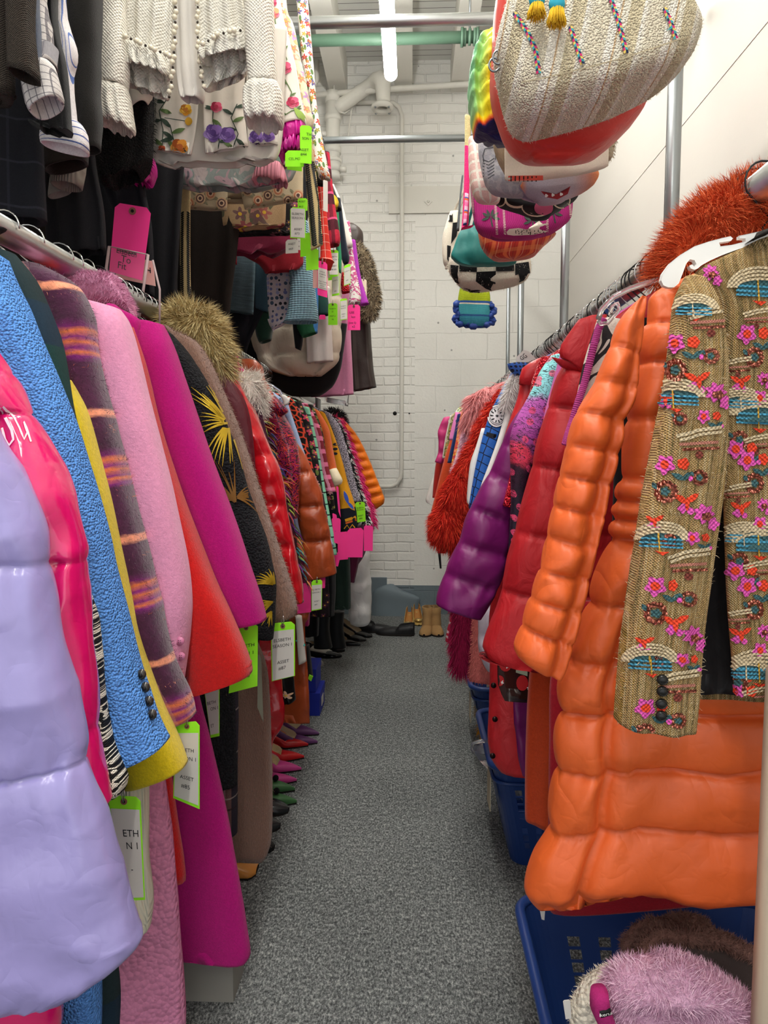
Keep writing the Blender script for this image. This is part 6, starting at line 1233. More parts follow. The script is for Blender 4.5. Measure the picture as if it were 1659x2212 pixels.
hang('rose_print_dress', 'peach rose print dress hem over black lace', 'dress', 2.75, [('skirt', [(450, 300, 620, 300), (448, 440, 618, 440), (455, 490, 616, 485), (470, 498, 612, 486)], .025, M('rose_print', pat=p_floral('b89a74', ['b8705c', 'c89080', '7a6458', 'a0584c'], '6a6850', 14, .55, 30), rough=.8), dict(fold=.01)),
    ('lace_hem', [(420, 440, 640, 440), (425, 500, 640, 495), (440, 512, 636, 506)], .02, M('black_lace', pat=p_floral('1e1b1c', ['5c5450', '1e1b1c', '6c4c50'], '2c2a28', 26, .45)), dict(dy=.05, fold=.01, fk=6))])
hang('berry_peplum', 'berry red peplum skirt with wavy hem', 'skirt', 3.0, [('skirt', [(420, 440, 645, 440), (415, 500, 645, 500), (412, 540, 640, 530), (440, 552, 600, 548)], .04, wool('berry', '7e2440', bump=.2), dict(fold=.015, fk=4, hem=.008))])
hang('red_box_skirt', 'dull red skirt with boxy panels beneath the berry peplum', 'skirt', 3.15, [('left_panel', [(430, 480, 512, 480), (430, 540, 512, 540), (455, 550, 512, 572)], .015, wool('dull_red', '9a2430')), ('right_panel', [(512, 480, 655, 480), (514, 540, 655, 540), (560, 572, 655, 572), (572, 590, 640, 584)], .02, wool('dull_red'), dict(fold=.006))])
GT = M('blue_grey_tweed', pat=lambda t, uv: t.mix(t.noise(t.sc(uv, (.15, 1.5, 1)), 90, 3), hx('3c4c54'), hx('76909a')), tex='tweed', rough=.95, bump=.5)
hang('tweed_skirt', 'blue grey tweed skirt with raw hem', 'skirt', 3.3, [('skirt', [(460, 450, 550, 450), (456, 560, 552, 560), (448, 620, 550, 625), (447, 664, 548, 680)], .03, GT, dict(fold=.006, wr=.003)), ('side_panel', [(545, 450, 590, 450), (550, 560, 588, 560), (550, 640, 585, 640), (552, 665, 578, 675)], .02, wool('teal_shadow', '3a5460'), dict(dy=.04))])
hang('dotted_blouse', 'white blouse with black and periwinkle dots and tied tail', 'blouse', 3.25, [('body', [(575, 500, 640, 500), (576, 590, 632, 590), (578, 650, 634, 650), (584, 705, 630, 690), (590, 712, 600, 705)], .02, M('dotted_silk', pat=p_dots('c8bec4', ['23242c', '6c74a8', '3c5068', '9aa0c8'], 46, .36, .7), rough=.7), dict(wr=.004)), ('tie', [(578, 690, 588, 690), (582, 702, 594, 700), (590, 716, 594, 710)], .01, fabric('blush_white', 'd8ccd0'))])
hang('blue_knit_sweater', 'chunky powder blue knit sweater below the green cards', 'sweater', 3.2, [('body', [(615, 480, 665, 480), (622, 570, 674, 570), (628, 620, 680, 620), (620, 680, 687, 678), (612, 697, 686, 696)], .05, M('powder_knit', '7d9eac', tex='knit', rough=.95, bump=.9, bs=.5), dict(wr=.004))])
hang('velvet_top', 'bottle green velvet sleeve under the grey skirt', 'top', 3.45, [('sleeve', [(545, 560, 595, 560), (548, 680, 594, 680), (555, 728, 588, 722), (562, 742, 586, 734)], .035, wool('bottle_green', '1f4030', sheen=.4))])
hang('green_blue_sweater', 'green sweater cuff with a blue side stripe', 'sweater', 3.4, [('cuff', [(640, 600, 688, 600), (640, 695, 687, 695), (645, 715, 686, 710), (652, 729, 686, 718)], .035, M('green_blue', pat=lambda t, uv: t.mix(t.m('GREATER_THAN', t.sep(uv)[0], .032), hx('1e5c3a'), hx('3a78b8')), rough=.7, tex='nylon'))])
hang('black_glove', 'narrow black sleeve end hanging beside the green cuff', 'sleeve', 3.42, [('sleeve', [(628, 560, 652, 560), (632, 690, 654, 690), (636, 735, 654, 735), (638, 752, 650, 757)], .025, M('black_wool'))])
hang('ombre_sleeve_top', 'dark green to navy sleeve right of the powder blue sweater', 'top', 3.5, [('sleeve', [(676, 560, 700, 560), (682, 620, 706, 620), (685, 660, 710, 660), (688, 682, 711, 680)], .03, M('green_navy', pat=p_stripes(.3, [(0, '20303c'), (.5, '2c5c4c'), (1, '20303c')], 1, interp='LINEAR')))])
QW = nylon('cream_quilted', 'd6c8b4', rough=.55)
hang('quilted_jacket', 'cream quilted jacket with curved black lined hem', 'jacket', 3.68, [('body', [(520, 560, 745, 560), (535, 660, 740, 660), (545, 740, 738, 740), (556, 775, 735, 770), (580, 798, 722, 790), (620, 812, 695, 812, .8)], .07, QW, dict(puff=[560, 640, 705, 765, 815], pinch=.15, vs=[-.6, -.2, .2, .6], wr=.010, wf=9, e=.6)),
    ('lining', [(528, 700, 750, 700), (545, 770, 742, 760), (565, 812, 735, 800), (600, 842, 718, 836), (630, 856, 690, 856, .8)], .05, wool('black_lining_wool', '1b1a1c'), dict(dy=.09)),
    ('welt', [(658, 620, 712, 620), (660, 700, 716, 700), (664, 785, 720, 780)], .03, satin('white_cotton', 'd8cfca', rough=.8), dict(dy=-.09, fold=.006))])
hang('pink_wool_coat', 'rose pink wool coat hanging behind the quilted jacket', 'coat', 4.0, [('body', [(690, 600, 765, 600), (690, 700, 758, 700), (680, 800, 762, 800), (672, 858, 764, 852)], .04, wool('rose_pink_wool', 'd88cb0'), dict(fold=.012))])
BRL = M('brown_leather', '3c322e', rough=.4, tex='leather', bump=.4)
hang('leather_coat', 'long dark brown leather coat with fur strip, last on upper left rail', 'coat', 4.35, [('body', [(735, 482, 765, 484, .5), (730, 495, 783, 500), (725, 530, 786, 540), (735, 600, 795, 600), (752, 700, 800, 700), (758, 790, 806, 790), (762, 846, 813, 836)], .05, BRL, dict(fold=.012, fk=3, wr=.006)),
    ('fur_trim', [(762, 526, 780, 530, .7), (770, 560, 800, 560), (780, 610, 812, 605), (786, 650, 820, 645), (780, 685, 812, 685, .7)], .04, M('raccoon_fur', '8a7a62', rough=1, tex='fur'), dict(dy=-.09, open_end=False, fur=dict(n=5000, ln=.028, w=.0014, m=M('raccoon_fur', '8a7a62'), grav=.3, seed=4, alt=[M('raccoon_dark', '2c2824', tex='none', rough=1), M('raccoon_pale', 'b8a88c', tex='none', rough=1)])))])
# right-hand edge of the upper left rail
hang('paisley_gown', 'white gown with bright paisley and leaf print', 'dress', 2.6, [('sleeve', [(640, 0, 665, 0, .7), (655, 150, 678, 150), (672, 230, 684, 225), (674, 290, 694, 285), (676, 340, 703, 335), (680, 370, 712, 375), (690, 385, 714, 389, .7)], .04, M('paisley_print', pat=p_floral('e4ded0', ['d8682c', '8c9a3c', '5a5c98', 'c83c34', 'd8b030'], '5c7c44', 46, .5, 60), rough=.7))])
hang('black_silk_top', 'black silk flap below the paisley sleeve', 'top', 2.68, [('flap', [(672, 340, 700, 345), (680, 372, 706, 376), (683, 398, 700, 400)], .02, satin('black_silk', '1e2222'))])
hang('gold_trim_dress', 'black dress with gold embroidered oval at its side', 'dress', 3.0, [('body', [(672, 250, 688, 250), (690, 330, 704, 330), (700, 395, 716, 390), (708, 425, 728, 425), (716, 455, 738, 452)], .03, M('black_silk'), dict(post=lambda mb: (mb.decal(leaf(722, 436, 20, 8, 1.25), M('gold_thread'), .003)))) ])
hang('red_window_dress', 'tomato red dress with thin white windowpane lines', 'dress', 2.75, [('body', [(680, 330, 698, 330), (688, 440, 704, 435), (692, 520, 712, 520), (692, 560, 718, 560), (690, 560, 722, 566)], .03, M('tomato_window', pat=p_plaid('dc3428', [(0, .03, 0, .0015, 'f0c8b8', .9), (1, .03, 0, .0015, 'f0c8b8', .9)]), rough=.8))])
hang('berry_plaid_jacket', 'fuzzy berry red and black plaid jacket sleeve', 'jacket', 2.9, [('sleeve', [(690, 330, 712, 330, .7), (702, 430, 722, 430), (704, 490, 731, 485), (706, 520, 735, 515), (708, 533, 733, 528)], .035, M('berry_plaid', pat=p_plaid('b8243c', [(1, .10, 0, .04, '28141c', .9), (0, .05, 0, .015, '5a1c2c', .8), (1, .1, .06, .008, 'e85c90', .8)], .008), tex='wool', bs=.4, bump=.9))])
hang('ivory_gloves', 'ivory silk sleeve pointing down beside the leather coat', 'sleeve', 3.5, [('sleeve', [(708, 400, 722, 400), (730, 440, 739, 440), (736, 490, 752, 490), (744, 530, 762, 528), (750, 536, 758, 534)], .03, SILK)])
hang('navy_feather_top', 'navy feathery top between the ivory sleeve and white tags', 'top', 3.2, [('body', [(720, 430, 736, 430), (732, 520, 748, 520), (738, 560, 755, 556), (742, 570, 752, 568)], .03, wool('ink_navy', '1c2430'))])
hang('emerald_top', 'emerald green top strip beside the white asset tag', 'top', 3.1, [('body', [(722, 430, 730, 430), (728, 530, 736, 530), (730, 560, 738, 560), (732, 588, 737, 590)], .02, satin('emerald', '1f8a5c'))])
hang('icy_floral_dress', 'white dress with pink swirls, above the long pink card', 'dress', 3.55, [('sleeve', [(738, 480, 756, 480), (748, 570, 766, 566), (752, 610, 774, 606), (755, 640, 780, 640), (752, 660, 778, 654)], .04, M('white_pink_swirl', pat=p_swirl(['e8e2dc', 'e8e2dc', 'c85c8c', 'e8e2dc', '3c3238'], 16, 2), rough=.7))])
hang('orchid_jacket', 'orchid purple sleeve cuff left of the raccoon fur', 'jacket', 3.85, [('sleeve', [(752, 520, 768, 520), (766, 590, 778, 590), (772, 630, 788, 628), (778, 660, 797, 656)], .03, fabric('orchid_cloth', 'a83cac'))])
hang('sequin_cuff_top', 'coral metallic cuff beside the white and green tags', 'top', 3.3, [('cuff', [(738, 590, 750, 590), (736, 615, 754, 612), (738, 634, 756, 630)], .03, SEQ)])
hang('plastic_cover', 'clear plastic garment cover corner below the pink coat', 'cover', 4.1, [('film', [(660, 850, 755, 835), (690, 862, 754, 850), (700, 868, 752, 878)], .006, CLR)])
# ================================================================ cards pinned on the upper left
def UT(label, Y, x0, y0, x1, y1, m, st=None, ln=(), sk=0, **k):
    return ptag(label, Y, (x0, y0), (x1, y0 + sk), (x1, y1 + sk), (x0, y1), m, st, ln, **k)
UT('large green card numbered 44 beside the fuchsia ruffles', 2.0, 648, 270, 673, 352, GREENC, None, [('TH', .27, .35, .55), ('SON 1', .38, .3, .2), ('ASSET', .68, .3, -.05), ('#44', .8, .34, .05)], eye=False, sk=2)
UT('dull green handwritten card below the fuchsia ruffles', 2.03, 616, 325, 656, 360, GREENC, None, [('CEL.MON', .6, .18, .2)], eye=False)
UT('bright green card corner under the handwritten one', 2.06, 620, 350, 652, 366, GREENC, eye=False, sk=4)
UT('small green card numbered 10 above the white 73 tag', 2.38, 643, 428, 664, 455, GREENC, None, [('ASSET', .35, .27, .1), ('#10', .75, .27, .15)], eye=False)
UT('white sticker tag numbered 73 with green edge', 2.36, 627, 447, 660, 514, GREENC, (.04, .97), [('ELSBETH', .25, .2, .12), ('SEASON 1', .38, .2, .1), ('ASSET', .74, .2, .25), ('#73', .88, .2, .3)], eye=False, sk=2)
UT('white sticker tag numbered 69 behind the berry skirt', 2.6, 617, 518, 644, 548, WHITEC, None, [('ASSET', .4, .22, .2), ('#69', .75, .22, .25)], eye=False, sk=-2)
UT('narrow white card between the 69 tag and a green card', 2.65, 642, 514, 651, 540, WHITEC, None, [('A', .35, .5, .3), ('#', .75, .5, .3)], eye=False)
UT('dull green card behind the chevron scarf', 2.5, 649, 505, 671, 555, GREENC, eye=False, sk=-3)
UT('bright green blank card below the chevron scarf', 2.47, 661, 538, 688, 584, GREENC, eye=False, sk=-2)
UT('pink card with printed sticker hanging by the red dress', 2.7, 686, 562, 707, 637, PINKC, (.2, .8), [('OFFICE', .32, .17, .22), ('ELSBETH', .39, .17, .2), ('DAY 4', .46, .17, .25), ('PINK TWEED', .6, .15, .12), ('DRESS FOR', .66, .15, .15), ('ROCK', .72, .15, .3), ('CLEANING', .78, .15, .2)], sk=6)
UT('pale pink card edge behind the pink sticker card', 2.75, 676, 583, 686, 622, M('tag_blush', 'e8b4ac', tex='none', rough=.8), eye=False)
UT('white sticker tag with green top, upper of the cluster', 2.9, 711, 540, 731, 595, GREENC, (.12, .97), [('LSBETH', .3, .24, .1), ('EASON 1', .41, .24, .1), ('ASSET', .66, .24, .15), ('#88 89', .8, .24, .1)])
UT('white tag edge left of the upper sticker tag', 2.95, 703, 538, 713, 600, WHITEC, eye=False)
UT('bright green strip under the upper sticker tag', 3.0, 709, 594, 728, 606, GREENC, eye=False, sk=-3)
UT('white sticker tag below the upper one, numbered 80', 2.97, 717, 598, 733, 640, GREENC, (.03, .9), [('ELSBETH', .25, .18, .1), ('#80', .8, .22, .3)], eye=False, sk=-3)
UT('grey white sticker tag tilted beside the coral cuff', 3.12, 743, 574, 757, 618, GREENC, (.14, .97), [('ELSBETH', .35, .2, .1), ('#82', .8, .25, .3)], eye=False, sk=-5)
UT('lime handwritten card above the cream jacket', 3.2, 709, 655, 729, 702, GREENC, None, [('ELSBETH', .28, .18, .15), ('S1', .42, .2, .4), ('ASSET #', .62, .18, .15), ('90', .78, .2, .4)])
UT('white sticker tag beside the lime card', 3.15, 735, 646, 750, 692, GREENC, (.1, .97), [('ELSBETH', .38, .2, .1), ('SEASON', .48, .2, .1), ('ASSET', .75, .2, .2), ('#76', .86, .2, .3)], eye=False, sk=-2)
UT('hot pink handwritten card hanging before the leather coat', 3.3, 751, 658, 778, 713, PINKC, None, [('USE', .35, .24, .15), ('last', .52, .24, .3), ('(see 5)', .75, .22, .1), ('x2', .9, .24, .35)])
UT('manila card pinned on the leather coat', 3.95, 779, 602, 792, 650, CREAMC, None, [('RL', .45, .5, .25), ('N', .65, .5, .5)], sk=2)
UT('pair of tiny cards low by the green sleeve', 3.2, 690, 680, 703, 690, PINKC, eye=False)
UT('white card edge on the paisley sleeve', 2.55, 698, 388, 708, 455, WHITEC, None, (), eye=False, sk=3)
# ================================================================ cards on the lower left
ptag('green edged asset tag nearest the camera below the blue sleeve', 1.12, (232, 1718), (303, 1722), (313, 1944), (270, 1946), GREENC, (.12, .97), [('ETH', .38, .32, .35), ('N 1', .50, .32, .42), ('-', .72, .3, .5)], cut=.14)
ptag('asset tag numbered 85 pinned to the mohair cuff', 1.30, (378, 1562), (431, 1558), (431, 1748), (374, 1724), GREENC, (.13, .96), [('LSBETH', .36, .2, .14), ('ASON 1', .46, .2, .2), ('ASSET', .70, .2, .25), ('#85', .81, .22, .3)])
ptag('white asset tag half hidden by the magenta coat', 1.72, (440, 1484), (474, 1475), (474, 1590), (455, 1594), GREENC, (.0, .94), [('BETH', .36, .28, .1), ('ON 1', .48, .28, .3), ('ET', .8, .28, .2)], eye=False)
ptag('bright green card between red and magenta cuffs', 1.56, (508, 1352), (557, 1346), (556, 1482), (494, 1498), GREENC, None, [('ETH', .35, .22, .5), ('N 1', .47, .22, .55), ('#3', .82, .22, .5)])
ptag('asset tag numbered 87 hanging from the shearling cuff', 1.84, (585, 1347), (637, 1342), (637, 1460), (587, 1472), GREENC, (.14, .99), ELS('87'))
ptag('green edged tag seen edge-on beneath the embroidered sleeve', 1.80, (557, 1412), (564, 1420), (569, 1560), (556, 1528), M('tag_back', '8a8a78', rough=.8, tex='none'), cut=.3, eye=False)
ptag('asset tag numbered 41 below the rust puffer cuff', 2.50, (673, 1254), (696, 1252), (695, 1316), (673, 1320), GREENC, (.16, .97), ELS('41'))
for q, lb in ((((640, 1262), (672, 1258), (672, 1322), (642, 1326)), 'pink card half behind the red vinyl coat'), (((690, 1246), (703, 1246), (702, 1270), (690, 1272)), 'pink card corner right of tag 41'),
    (((716, 1118), (736, 1120), (735, 1172), (722, 1172)), 'pink card first under the mint cardigan'), (((729, 1150), (752, 1148), (752, 1208), (730, 1210)), 'pink card second in the pink bunch'), (((750, 1142), (786, 1140), (783, 1204), (750, 1204)), 'widest pink card in the bunch below the varsity cuff'), (((786, 1135), (806, 1136), (805, 1190), (786, 1190)), 'pink card rightmost against the white wall'), (((720, 1195), (738, 1192), (730, 1224), (722, 1222)), 'lowest pink card corner in the bunch')):
    ptag(lb, 3.2 + .004*((q[0][0]*7) % 23) if q[0][0] > 710 else 2.6, *q, PINKC, eye=False)
ptag('thin pink card slanting before the varsity jacket', 3.45, (726, 1050), (731, 1052), (736, 1118), (731, 1105), PINKC, eye=False)
ptag('pink card with pen marks left of the pink bunch', 3.1, (718, 1108), (727, 1112), (733, 1176), (722, 1172), PINKC, eye=False, lines=[('tt', .6, .3, .3)])
ptag('lime asset card numbered 90 on the speckled coat', 3.78, (767, 1085), (788, 1084), (790, 1126), (770, 1129), GREENC, None, [('ELSBETH', .32, .2, .12), ('SEASON 1', .42, .2, .1), ('ASSET', .72, .22, .2), ('#90', .86, .24, .3)], pin=False)
ptag('pink sign card rising from the lower left rail', 2.42, (487, 760), (512, 758), (522, 812), (500, 812), PINKC, lines=[('w', .8, .4, .3)], cut=.25, eye=False)
ptag('pink card partly hidden behind the first rail sign', 2.5, (516, 790), (524, 792), (530, 812), (518, 812), PINKC, eye=False)
# rack sign in a clear holder
YS = 1.98
ptag('tall hot pink sign card reading To Fit in a clear holder', YS, (249, 437), (327, 450), (307, 606), (236, 586), PINKC, None, [('Elsbeth', .71, .21, .17, 'strike'), ('To', .82, .26, .32), ('Fit', .92, .26, .25)], pin=False, cut=.13)
t = thing('sign_holder', 'clear acrylic card holder standing over the left rail', 'holder', tuple(P(275, 620, YS)))
ACR = M('clear_acrylic', 'fff4f4', rough=.04, tex='none', alpha=.04, spec=.3); ACE = M('acrylic_edge', 'e8d0d0', rough=.1, tex='none', trans=.4)
mb = MB()
def fr(pts, r): mb.tube([P(x, y, YS - .02) for x, y in pts], r, ACE, 8)
fr([(236, 532), (228, 590), (226, 600)], .004); fr([(236, 532), (320, 550)], .0016); fr([(320, 550), (312, 610), (300, 690)], .004); fr([(330, 562), (345, 625), (345, 700)], .003); mb.build('frame', t)
MB().prism([P(236, 534, YS - .012), P(320, 551, YS - .012), P(308, 612, YS - .012), P(230, 595, YS - .012)], (0, .0015, 0), ACR).build('window', t, smooth=False)
mb = MB().prism([P(308, 560, YS + .05), P(330, 564, YS + .05), P(336, 618, YS + .05), P(250, 600, YS + .05), P(252, 560, YS + .05)], (0, .002, 0), M('tag_blush')); mb.add([P(318, 582, YS+.048), P(326, 584, YS+.048), P(326, 586, YS+.048), P(318, 584, YS+.048), P(323, 578, YS+.048), P(325, 578, YS+.048), P(326, 590, YS+.048), P(324, 590, YS+.048)], [(0, 1, 2, 3), (4, 5, 6, 7)], INK); mb.build('back_card', t, smooth=False)
# ================================================================ hangers
WB = M('black_wire', '1c1c1e', rough=.4, tex='none'); WG = M('grey_wire', '8c8f90', rough=.3, tex='none', metal=.9)
protos = {}
def put_hanger(kind, x, y, z, rz, label, group):
    m = {'c': CHROME, 'b': WB, 'g': WG}[kind]
    if kind not in protos:
        o = hanger_mb(m).build('wire_hanger'); me = o.data
        import mathutils
        me.transform(mathutils.Matrix.Translation(o.location)); protos[kind] = o
    else:
        o = protos[kind].copy(); COL.objects.link(o)
    o.location = (x, y, z); o.rotation_euler = (0, 0, rz); tag(o, label, 'hanger', group); return o
r = random.Random(12)
near = [1.315, 1.40, 1.52, 1.585, 1.65, 1.705, 1.76, 1.81]
nl = ['wire hanger hook first from the left edge on the left rail', 'brass wire hook second from the left edge on the left rail', 'wire hook third from the left edge, standing alone', 'wire hook fourth, first of the paired hooks', 'wire hook fifth, second of the paired hooks', 'black wire hook beside the pink fur collar', 'wire hook right above the pink fur collar', 'wire hook just left of the clear sign holder']
for i, (y, lb) in enumerate(zip(near, nl)): put_hanger('b' if i == 5 else 'c', XL, y, ZB, r.uniform(-.5, .5), lb, None)
y = 1.85; k = 0
while y < 4.9:
    put_hanger('c' if r.random() < .8 else 'b', XL, y, ZB, r.uniform(-.18, .18), 'wire hanger among the dense row of hooks on the lower left rail', 'dense hooks on the lower left rail'); y += .026 + r.random()*.02
y = 1.12
while y < 4.6:
    put_hanger('b' if r.random() < .45 else 'c', XR, y, ZB - .01, r.uniform(-.25, .25), 'wire hanger among the packed hooks on the lower right rail', 'packed hooks on the lower right rail'); y += .028 + r.random()*.03
t = thing('plastic_hanger', 'clear and white plastic hanger shoulder above the jacquard collar', 'hanger', tuple(P(600, 850, 2.75)))
MB().tube([P(x, y, 2.7) for x, y in ((565, 830), (585, 832), (604, 845), (612, 860), (604, 872), (590, 868), (575, 848))], .006, CLR, 10).build('arm', t)
mb = MB().loft([(606, 855, 616, 853), (612, 868, 626, 864), (612, 876, 622, 874)], 2.68, .012, WHT); mb.build('tip', t)
# ================================================================ shoes
def shoe(px, py, ln, head, col, label, kind='pump', heel=.07, group=None, w=.042, inner='c8b48c', Z=0.0, toe='point', gloss=.45, name=None, h=None):
    """toe tip at photo pixel on the floor; head = direction the toe points (radians from +X)"""
    tip = PZ(px, py, Z + .01); d = Vector((math.cos(head), math.sin(head), 0)); s_ = Vector((-d.y, d.x, 0))
    m = M('shoe_' + col, col, rough=gloss, tex='leather', bump=.2); inn = M('insole_' + inner, inner, rough=.7, tex='leather'); blk = M('sole_dark', '1c1714', rough=.6, tex='none')
    org = tip - d*ln*.5; org.z = Z
    t = thing(name or ('pump_shoe' if kind == 'pump' else kind), label, 'shoe', tuple(org), group)
    mb = MB(); V = []; rows = 26; prof = 13
    def base(s): return heel*max(0, (1 - s/.62))**1.5 if heel else 0
    def wid(s):
        if toe == 'point': a = min(1, (1-s)/.42)**.8
        elif toe == 'square': a = min(1, (1-s)/.10 + .45)
        else: a = math.sqrt(max(0, 1 - max(0, (s-.72)/.28)**2.2))
        return w*(.62 + .38*math.sin(PI*min(1, s/.9)*.55))*a * (1 if s > .06 else .75)
    top = {'pump': .055, 'flat': .05, 'sneaker': .085, 'boot': .09, 'loafer': .065, 'mule': .05}.get(kind, .055) if h is None else h
    cut = {'pump': .58, 'flat': .6, 'sneaker': .42, 'boot': .42, 'loafer': .5, 'mule': .5}.get(kind, .58)
    for i in range(rows):
        s = i/(rows-1); ss = min(s, .995); b = base(s) + .006; W_ = max(wid(ss), .003)
        hh = top*(1 - .55*min(1, s/.75)**1.3) if s < cut else top*(.5 if kind == 'pump' else .62)*(1-max(0, (s-cut)/(1-cut))**2.2*.72)
        op = 1 if s < cut - .04 else max(0, 1 - (s - cut + .04)/.07)
        A = [(-1, 0), (-1.05, .45), (-.97, 1.0), (-.90, .97), (-.82, .5), (-.7, .08), (0, .04)]
        B = [(-1, 0), (-1.04, .35), (-.86, .72), (-.7, .86), (-.5, .95), (-.28, 1.0), (0, 1.03)]
        row = [(A[k][0]*op + B[k][0]*(1-op), A[k][1]*op + B[k][1]*(1-op)) for k in range(7)]
        row += [(-x, z) for x, z in row[-2::-1]]
        for x, z in row: V.append(tip - d*ln*(1-s) + s_*x*W_ + Vector((0, 0, b + z*hh - tip.z + Z)))
    Fu = []; Fi = []
    for i in range(rows-1):
        s = i/(rows-1)
        for j in range(prof-1):
            f = (i*prof+j, i*prof+j+1, (i+1)*prof+j+1, (i+1)*prof+j)
            (Fi if (s < cut and 4 <= j <= 7) or (s < cut and j in (3, 8)) else Fu).append(f)
    Fu += [tuple(range(prof))]
    mb.add(V, Fu, m); mb.build('upper', t); im = MB().add(V, Fi, inn); im.build('insole', t)
    sm = MB(); SV = []; th = .012 if kind in ('sneaker', 'boot', 'clog') else .005
    for i in range(rows):
        s = i/(rows-1); W_ = max(wid(min(s, .995)), .003)*1.06; b = base(s)
        for x, z in ((-1, 0), (1, 0), (1, 1), (-1, 1)): SV.append(tip - d*ln*(1-s)*1.01 + s_*x*W_ + Vector((0, 0, b + z*th + .0015 - tip.z + Z)))
    SF = [(i*4+j, i*4+(j+1) % 4, (i+1)*4+(j+1) % 4, (i+1)*4+j) for i in range(rows-1) for j in range(4)] + [(0, 1, 2, 3), tuple((rows-1)*4+k for k in range(4))]
    sm.add(SV, SF, blk if kind != 'sneaker' or col != 'a8a49c' else M('sole_pale', '9c9890', rough=.7, tex='none')); sm.build('sole', t, smooth=False)
    if heel > .02:
        c = tip - d*ln*.95; c.z = Z; MB().tube([c, c + d*.006 + Vector((0, 0, heel*.93))], [.005, .014], m, 10).build('heel', t)
    return t, tip, d, s_
SH = [(689, 1583, 'purple', '4c2a50', -.18), (686, 1600, 'purple', '4c2a50', .02)]
shoe(689, 1584, .25, -.22, '5c3060', 'purple suede pointed pump, farther of the pair', inner='b8a888')
shoe(686, 1602, .25, -.02, '5c3060', 'purple suede pointed pump, nearer of the pair', inner='b8a888')
shoe(666, 1608, .24, -.05, 'b81c20', 'red leather pointed pump, farther of the pair', gloss=.25)
shoe(657, 1634, .24, .08, 'c82024', 'red leather pointed pump, nearer of the pair', gloss=.25)
shoe(651, 1660, .24, -.05, 'c8408c', 'pink suede pointed pump, farther of the pair')
shoe(641, 1684, .24, .10, 'c8408c', 'pink suede pointed pump, nearer of the pair')
for (x, y, a, lb) in ((637, 1704, -.05, 'green pointed flat with black pompoms, farther of the pair'), (641, 1731, .03, 'green pointed flat with black pompoms, nearer of the pair')):
    t, tip, d, s_ = shoe(x, y, .25, a, '3c6a3c', lb, 'flat', heel=0, name='pompom_flat'); PB = M('pompom_black', '101010', rough=1, tex='fur')
    for k, (f, z, q) in enumerate(((.075, .05, .012), (.115, .056, .017), (.155, .055, .015))):
        c = tip - d*f + Vector((0, 0, z - .01)); MB().ball(c, q, PB, 14).build('pompom', t)
shoe(624, 1748, .25, -.05, '26282a', 'dark grey leather loafer, farther of the pair', 'loafer', heel=0, toe='round', gloss=.25, name='loafer')
shoe(606, 1782, .25, .05, '26282a', 'dark grey leather loafer, nearer of the pair', 'loafer', heel=0, toe='round', gloss=.25, name='loafer')
shoe(593, 1828, .24, .0, '121212', 'black round toe shoe barely showing past the shearling coat', 'flat', heel=0, toe='round', name='flat_shoe')
t, tip, d, s_ = shoe(556, 1876, .25, .02, 'c8843c', 'golden tan square toe shoe with green strap', 'loafer', heel=0, toe='square', gloss=.3, w=.048, name='square_toe_shoe', inner='123034')
MB().box((tip.x - .10, tip.y - .05, .045), (tip.x - .08, tip.y + .05, .055), M('olive_strap', '8a8a30', rough=.5, tex='none')).build('strap', t, smooth=False)
t, tip, d, s_ = shoe(632, 1592, .23, -.1, '4a1c2c', 'maroon ankle strap heel behind the red pumps', name='strappy_heel')
MB().tube([tip - d*.20 + Vector((.03*math.cos(a), .03*math.sin(a), .11)) for a in [2*PI*i/16 for i in range(17)]], .004, M('shoe_4a1c2c'), 8).build('strap', t)
# far left shoes
shoe(722, 1414, .27, -.15, 'a8a49c', 'pale grey chunky sneaker, farther of the pair', 'sneaker', heel=0, toe='round', w=.05, name='sneaker', inner='202022')
shoe(699, 1434, .27, .0, 'a8a49c', 'pale grey sneaker with pink stripe, nearer of the pair', 'sneaker', heel=0, toe='round', w=.05, name='sneaker', inner='202022')
for i, (x, y, a, lb) in enumerate(((745, 1404, -.1, 'matte black shoe next to the grey sneakers'), (778, 1392, -.3, 'black pointed slingback in the far row'), (790, 1382, -.45, 'glossy black buckled pump in the far row'), (803, 1374, -.5, 'glossy black pump with crystal toe, farthest of the pumps'), (738, 1416, .0, 'black low shoe beside the matte one'))):
    shoe(x, y, .26, a, '0e0e10', lb, 'pump' if i in (1, 2, 3) else 'flat', heel=.05 if i in (1, 2, 3) else 0, toe='point' if i == 1 else 'round', gloss=.15, inner='8c7c64')
shoe(812, 1366, .28, 3.0, '1a1a1c', 'black suede sneaker with laces pointing left', 'sneaker', heel=0, toe='round', w=.05, name='sneaker', inner='202022')
o_ = shoe(856, 1362, .28, 2.85 - PI + .3, '1a1a1c', 'black sneaker beside the white plastic bag, heel to the right', 'sneaker', heel=0, toe='round', w=.05, name='sneaker', inner='202022')
# black rubber boot lying on the blue boxes
t = thing('rubber_boot', 'black boot shaft lying open over the blue shoe boxes', 'boot', tuple(P(660, 1470, 3.25)))
MB().loft([(632, 1400, 668, 1392, .8), (636, 1440, 672, 1430), (646, 1478, 676, 1462)], 3.25, .05, M('rubber_black', '17181a', rough=.4, tex='none')).build('shaft', t)
single('lime_paper', 'lime green paper stuffed in the black boot', 'paper', MB().prism([P(668, 1458, 3.2), P(676, 1462, 3.2), P(672, 1472, 3.2), P(665, 1466, 3.2)], (0, .01, 0), GREENC))
